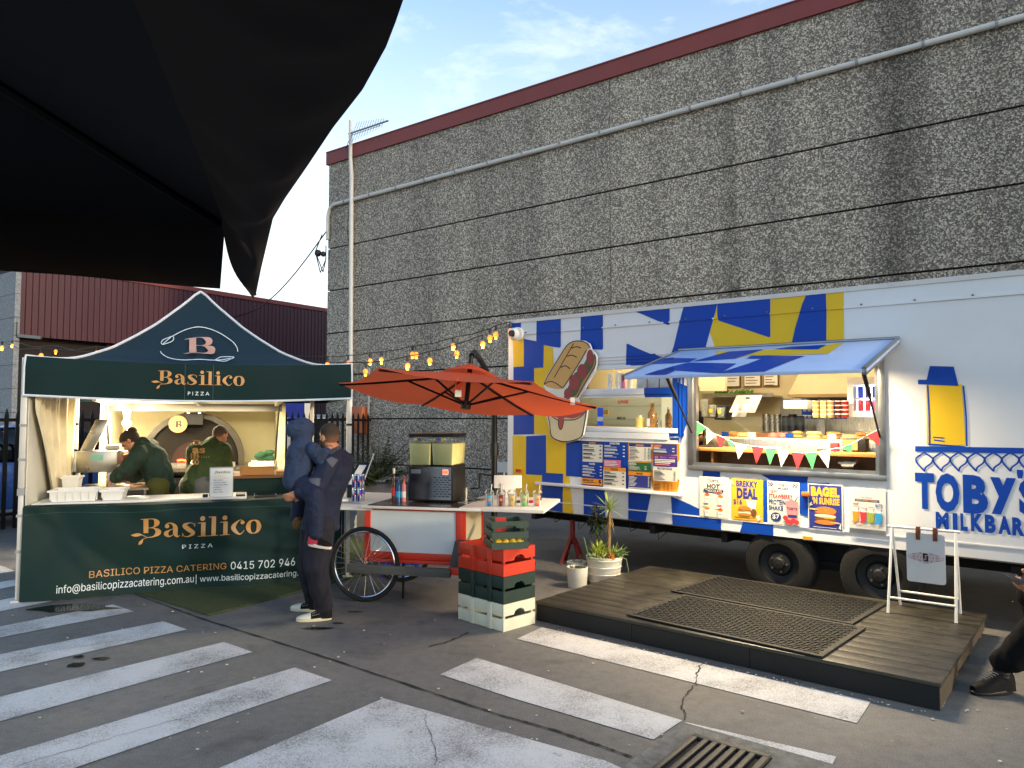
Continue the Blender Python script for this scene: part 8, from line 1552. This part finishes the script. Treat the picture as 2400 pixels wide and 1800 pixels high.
# bunting across the hatch
BZ = lambda x, y: (1580 + x / 4.096, 840 + y / 4.096); bun_ = thing('bunting', 'string of green, white and red triangular flags across the serving hatch', 'bunting', TR.P(-2.35, 1.4, .05)); mk('flag_green', '#3f9a5c', .7); mk('flag_white', '#d8d6cf', .7); mk('flag_red', '#b02630', .7); cord = []
fl = [((218, 605), (310, 665), (216, 745), 'flag_green'), ((312, 670), (398, 735), (312, 825), 'flag_white'), ((400, 726), (495, 770), (438, 860), 'flag_red'), ((497, 772), (585, 818), (560, 865), 'flag_green'), ((580, 815), (705, 832), (616, 970), 'flag_white'), ((742, 842), (862, 855), (790, 1012), 'flag_red'), ((868, 860), (985, 868), (918, 1022), 'flag_green'), ((988, 870), (1110, 892), (1028, 1045), 'flag_white'), ((1125, 898), (1252, 908), (1183, 1070), 'flag_red'), ((1255, 908), (1375, 900), (1328, 1072), 'flag_green'), ((1376, 900), (1502, 872), (1478, 1055), 'flag_white'), ((1505, 870), (1610, 858), (1540, 905), 'flag_red'), ((1600, 860), (1712, 815), (1708, 905), 'flag_green'), ((1712, 812), (1848, 742), (1750, 800), 'flag_white'), ((1850, 738), (1972, 680), (1978, 850), 'flag_red')]
for i, (a, b, c_, m) in enumerate(fl):
    w_ = .035 + .012 * sin(i * 2.1); p = [TR.P(*TR.px(*BZ(*q), w_), w_) for q in (a, b, c_)]; cord += [p[0], p[1]]; n_ = TR.N * .0015; part('flag', MB().add([p[0], p[1], p[2], p[0].lerp(p[2], .5) + n_ * 4, p[0] - n_, p[1] - n_, p[2] - n_], [(0, 1, 2), (4, 6, 5), (0, 4, 5, 1), (1, 5, 6, 2), (2, 6, 4, 0)]), M[m], bun_, smooth=0)
part('cord', MB().tube(cord, .003, 5), M['white'], bun_); sb_ = TR.rect(*BZ(1580, 1000), *BZ(1720, 1095), -.02); open_tub('steel_pan', TR, (sb_[0], sb_[1], max(sb_[2], 1.225), sb_[3]), -.2, -.06, M['steel'], 'small steel pan at the bottom right of the hatch', 'pan')
cb2 = TR.rect(*BZ(1612, 770), *BZ(1785, 905), -.2); nd = thing('napkin_dispenser', 'black and kraft napkin dispenser on the oak counter', 'dispenser', TR.P(cb2[0], 1.373, -.25)); part('box', MB().fbox(TR, cb2[0], cb2[1] + .05, 1.373, 1.373 + (cb2[3] - cb2[2]), -.34, -.2), M['black'], nd, bev=.008); part('front', MB().fbox(TR, cb2[0] + .01, cb2[1] - .02, 1.39, 1.36 + (cb2[3] - cb2[2]), -.1995, -.195), M['card'], nd)
rx = TR.px(*BZ(1535, 850), -.2)[0]; solo('red_carton', MB().fbox(TR, rx - .035, rx + .035, 1.373, 1.45, -.26, -.2), M['red'], 'small red carton beside the napkin dispenser', 'carton', bev=.003); solo('red_tray', MB().fbox(TR, rx - .14, rx - .05, 1.373, 1.39, -.3, -.15), M['red'], 'flat red tray left of the small red carton', 'tray', bev=.003)
rx = TR.px(*BZ(900, 850), -.2)[0]; solo('paper_stack', MB().fbox(TR, rx - .1, rx + .1, 1.373, 1.39, -.3, -.12), M['paper'], 'short stack of papers on the oak counter', 'papers', bev=.002); rx = TR.px(*BZ(340, 840), -.2)[0]; solo('black_tablet', MB().hexa([TR.P(rx + u, v, w) for v, k in ((1.374, 0), (1.386, 0)) for u, w in ((-.1, -.12), (.1, -.12), (.1, -.3), (-.1, -.3))]), M['black'], 'black tablet lying at the left end of the oak counter', 'tablet', bev=.003)
# sandwich cut-out board
bdq = lambda pts: [TR.px(*q, .07) for q in XB(pts)]; sw = thing('sandwich_cutout', 'cut-out board of a meatball roll over a cup of red sauce', 'sign', TR.P(*TR.px(1330, 1000), .06)); mk('s_tan', '#c39653', .5, var=.04); mk('s_tan2', '#b07c3e', .5, var=.04); mk('s_meat', '#8c3434', .5, var=.06); mk('s_sauce', '#a8453f', .5, var=.06); mk('s_cup', '#d0bd96', .5, var=.04); mk('s_line', '#24141a', .5, var=0); mk('s_green', '#46552f', .5)
def sm2(pts, n=4): return [(a, b) for a, b, c in smooth3([(x, y, 0) for x, y in pts + [pts[0]]], n)][:-1]
cnt = [0]
def sw_poly(pts, m, nm, curve=True): cnt[0] += 1; q = bdq(sm2(pts) if curve else pts); part(nm, MB().poly(q, fn(.0705 + cnt[0] * .0005)), M[m], sw, smooth=0)
def sw_line(L_, wd_=.012): cnt[0] += 1; mb = MB(); [mb.ribbon([(*bdq([(x, y)])[0], wd_) for x, y in p], fn(.0705 + cnt[0] * .0005), 4) for p in L_]; part('outline', mb, M['s_line'], sw, smooth=0)
out = [(432, 755), (455, 665), (500, 590), (570, 490), (640, 375), (690, 310), (740, 275), (800, 262), (870, 268), (925, 300), (950, 365), (985, 400), (1006, 450), (1000, 520), (985, 600), (900, 740), (860, 820), (800, 890), (830, 975), (908, 985), (895, 1100), (860, 1290), (800, 1342), (690, 1372), (580, 1350), (510, 1300), (478, 1150), (455, 1030), (470, 960), (500, 880)]
part('board', MB().poly(bdq(out), lambda u, v, w: TR.P(u, v, .07 + w), .03), M['truck_white'], sw, smooth=0)
sw_poly([(985, 415), (1000, 470), (992, 540), (900, 700), (850, 800), (790, 885), (740, 885), (830, 720), (920, 590), (965, 470)], 's_tan2', 'bottom_bun'); sw_poly([(880, 360), (960, 400), (985, 460), (960, 560), (850, 720), (780, 860), (660, 890), (640, 790), (720, 660), (800, 520)], 's_green', 'salad'); sw_poly([(860, 400), (905, 360), (930, 390), (900, 460), (870, 520), (830, 590), (770, 620), (720, 720), (690, 790), (650, 880), (560, 870), (500, 810), (640, 760), (760, 600)], 'p_cream', 'cheese')
for x, y, rx, ry in ((935, 450, 38, 85), (850, 600, 55, 80), (765, 720, 55, 85), (700, 840, 45, 60)): a = bdq([(x, y)])[0]; b = bdq([(x + rx, y)])[0]; c_ = bdq([(x, y - ry)])[0]; cnt[0] += 1; part('meat_slice', MB().disc(a[0], a[1], b[0] - a[0], fn(.0705 + cnt[0] * .0005), 22, c_[1] - a[1]), M['s_meat'], sw, smooth=0)
sw_poly([(440, 745), (480, 650), (560, 520), (640, 390), (695, 315), (760, 278), (840, 274), (905, 300), (938, 345), (900, 370), (850, 460), (770, 590), (700, 700), (645, 780), (570, 790), (480, 770)], 's_tan', 'top_bun')
sw_line([[(440, 745), (480, 650), (560, 520), (640, 390), (695, 315), (760, 278), (840, 274), (905, 300), (938, 345)], [(640, 780), (560, 725), (500, 710), (445, 740)], [(900, 370), (850, 460), (770, 590), (700, 700), (645, 780)], [(550, 670), (600, 580), (680, 440), (760, 300)], [(620, 560), (670, 540), (725, 575)], [(690, 440), (740, 425), (795, 450)], [(735, 350), (790, 335), (840, 350)], [(985, 415), (1000, 470), (992, 540), (900, 700), (800, 880)]])
sw_poly([(465, 1010), (905, 975), (890, 1100), (850, 1290), (790, 1335), (680, 1360), (585, 1342), (515, 1295), (490, 1150)], 's_cup', 'cup', False); sw_poly([(480, 1000), (560, 960), (700, 940), (850, 950), (890, 985), (860, 1060), (760, 1110), (660, 1105), (640, 1200), (620, 1228), (600, 1195), (595, 1110), (530, 1080)], 's_sauce', 'sauce')
sw_line([[(470, 1030), (500, 1150), (520, 1295), (590, 1345), (680, 1360), (790, 1335), (850, 1290), (885, 1110), (905, 985)], [(478, 1050), (560, 1110), (595, 1125)], [(660, 1125), (780, 1120), (870, 1060), (900, 1000)], [(595, 1120), (600, 1195), (620, 1228), (640, 1200), (655, 1120)]])
# security camera
cm = TR.P(*TR.px(1212, 784), .06); sc3 = thing('security_camera', 'white dome security camera on the top left corner of the truck', 'camera', cm); part('mount', MB().cyl(cm + TR.U * .03 - TR.N * .059, cm + TR.U * .03 + TR.N * -.01, .085, n=24), M['white'], sc3, bev=.006); part('housing', MB().ball(cm + TR.N * .0, .078, 18), M['white'], sc3); part('lens', MB().cyl(cm + V3((-.02, -.06, 0)), cm + V3((-.045, -.085, -.003)), .042, .036, 18), M['black'], sc3)
# festoon lights
mk('filament', '#ffb347', .3, emit=10, ecol='#ff8a1e', var=0, rvar=0); mk('bulb_glass', '#ffa040', .2, emit=.55, ecol='#ff7a1a', var=0, rvar=0)
def festoon(pts, label):
    P = [at(760 + x / 4.608, 740 + y / 4.608, Y) if not left else at(x / 4.608, 640 + y / 4.608, Y) for x, y, Y, left in pts]; t = thing('festoon_string', label, 'string lights', P[0]); path = []
    for i, p in enumerate(P):
        path.append(p + V3((0, 0, .12)))
        if i + 1 < len(P): path.append(p.lerp(P[i + 1], .5) + V3((0, 0, .12 - .03 * min(3, (P[i + 1] - p).length))))
    part('cable', MB().tube(path, .0065, 5), M['cable'], t)
    for i, p in enumerate(P):
        if i in (0,) and 'truck corner' in label and False: continue
        s = part('socket', MB().cyl(p + V3((0, 0, .055)), p + V3((0, 0, .12)), .016, n=8), M['black'], t); part('bulb', MB().ball(p, .033, 12, (1, 1, 1.15)), M['bulb_glass'], s); part('filament', MB().cyl(p + V3((0, 0, -.055)), p + V3((0, 0, -.035)), .014, n=8), M['filament'], s)
    for i in range(0, len(P), 3):
        l = bpy.data.lights.new('festoon_glow', 'POINT'); l.energy = 1.6; l.color = (1, .62, .25); l.shadow_soft_size = .03; o = bpy.data.objects.new('festoon_glow', l); COL.objects.link(o); o.location = P[i] + V3((0, -.05, -.05))
festoon([(2010, 168, 8.85, 0), (1852, 205, 9.0, 0), (1790, 240, 9.05, 0), (1393, 330, 9.4, 0), (993, 420, 9.8, 0), (952, 418, 9.85, 0), (617, 478, 10.2, 0), (495, 490, 10.3, 0), (258, 515, 10.5, 0), (35, 525, 10.8, 0), (1043, 860, 13.2, 1), (602, 845, 15.2, 1), (132, 780, 17.6, 1)], 'upper string of warm bulbs from the truck corner past the gazebo')
festoon([(1712, 305, 8.95, 0), (1430, 410, 8.95, 0), (1140, 485, 9.0, 0), (900, 540, 9.0, 0), (445, 605, 9.3, 0), (445, 890, 11.5, 1), (22, 805, 13.5, 1)], 'lower string of warm bulbs hanging behind the red umbrella')
# ---------------------------------------------------------------- black umbrella overhead, near the camera
bk2 = thing('black_umbrella', 'large black square umbrella overhead with its valance flapping at upper left', 'umbrella', V3((-1.6, .3, 0))); ucloth = translucent_cloth('black_canvas', '#120f12', .12)
RZ = 2.14; Cn = at(533, 527, 1.7); RZ = Cn.z; Lx = at(-600, 425, 1.45); Lx = V3((Lx.x, Lx.y, RZ)); eL = (Lx - Cn).normalized(); eR = V3((-eL.y, eL.x, 0)); eR = eR if eR.y < 0 else -eR; S_ = 2.7; uc_ = Cn + (eL + eR) * S_ / 2 + V3((0, 0, .55)); ucs = [Cn, Cn + eL * S_, Cn + (eL + eR) * S_, Cn + eR * S_]
cv = MB()
for i in range(4): cv.grid(lambda s, t, a=ucs[i], b=ucs[(i + 1) % 4]: uc_.lerp(a.lerp(b, t), s) - V3((0, 0, .08 * 4 * t * (1 - t) * s * (1 - s))), 14, 14)
part('canopy', cv, ucloth, bk2, smooth=50)
for i in range(4): part('rib', MB().tube([uc_.lerp(ucs[i], k) - V3((0, 0, .012)) for k in (0, .5, .985)], .012, 8), M['black_metal'], bk2)
part('pole', MB().cyl(V3((uc_.x, uc_.y, 0)), uc_ + V3((0, 0, .1)), .024, n=14), M['black_metal'], bk2); part('base', MB().cyl(V3((uc_.x, uc_.y, 0)), V3((uc_.x, uc_.y, .06)), .3, n=28), M['deck_black'], bk2, bev=.01)
lb_ = [at(515, 675, 1.69), at(250, 655, 1.6), at(0, 633, 1.52), at(-400, 600, 1.4)]
def vL(s, t):
    top = Cn + eL * (.005 + s * 1.1); x = s * 3; i = min(int(x), 2); b = lb_[i].lerp(lb_[i + 1], x - i); return top.lerp(b, t) + eR * (-.012 * sin(s * 9 + 1) * t)
vl_ = MB().grid(vL, 40, 8); part('valance', vl_, ucloth, bk2, smooth=60)
sil = [(600, 690, 1.72), (612, 630, 1.62), (640, 512, 1.32), (668, 465, 1.2), (720, 390, 1.05), (780, 300, .93), (850, 210, .82), (905, 110, .73), (928, 50, .68), (945, 0, .65), (962, -80, .60), (985, -200, .55)]
Ps = [at(*q) for q in sil]
def vR(s, t):
    x = s * (len(Ps) - 1); i = min(int(x), len(Ps) - 2); b = Ps[i].lerp(Ps[i + 1], x - i); top = Cn + eR * (.01 + s * 1.35); k = t
    p = top.lerp(b, k); fold = sin(s * 46 + 3 * t) * .026 * sin(pi * min(1, t * 1.05)) * (1.3 - s) + sin(s * 19 + 1) * .02 * t * (1 - t); return p + (eL * -.6 + eR * .4 + V3((0, 0, -.3))) * fold + V3((0, 0, -.07 * sin(pi * t) * (1 - s)))
part('valance', MB().grid(vR, 160, 22), translucent_cloth('lit_valance', '#1d1715', .25), bk2, smooth=80); tt_ = at(598, 692, 1.72); part('tie', MB().tube([at(585, 640, 1.72), tt_ + V3((-.012, 0, .03)), tt_], [.012, .006, .004], 6), ucloth, bk2)  # browner copy of the canvas, light shining through is put into the colour
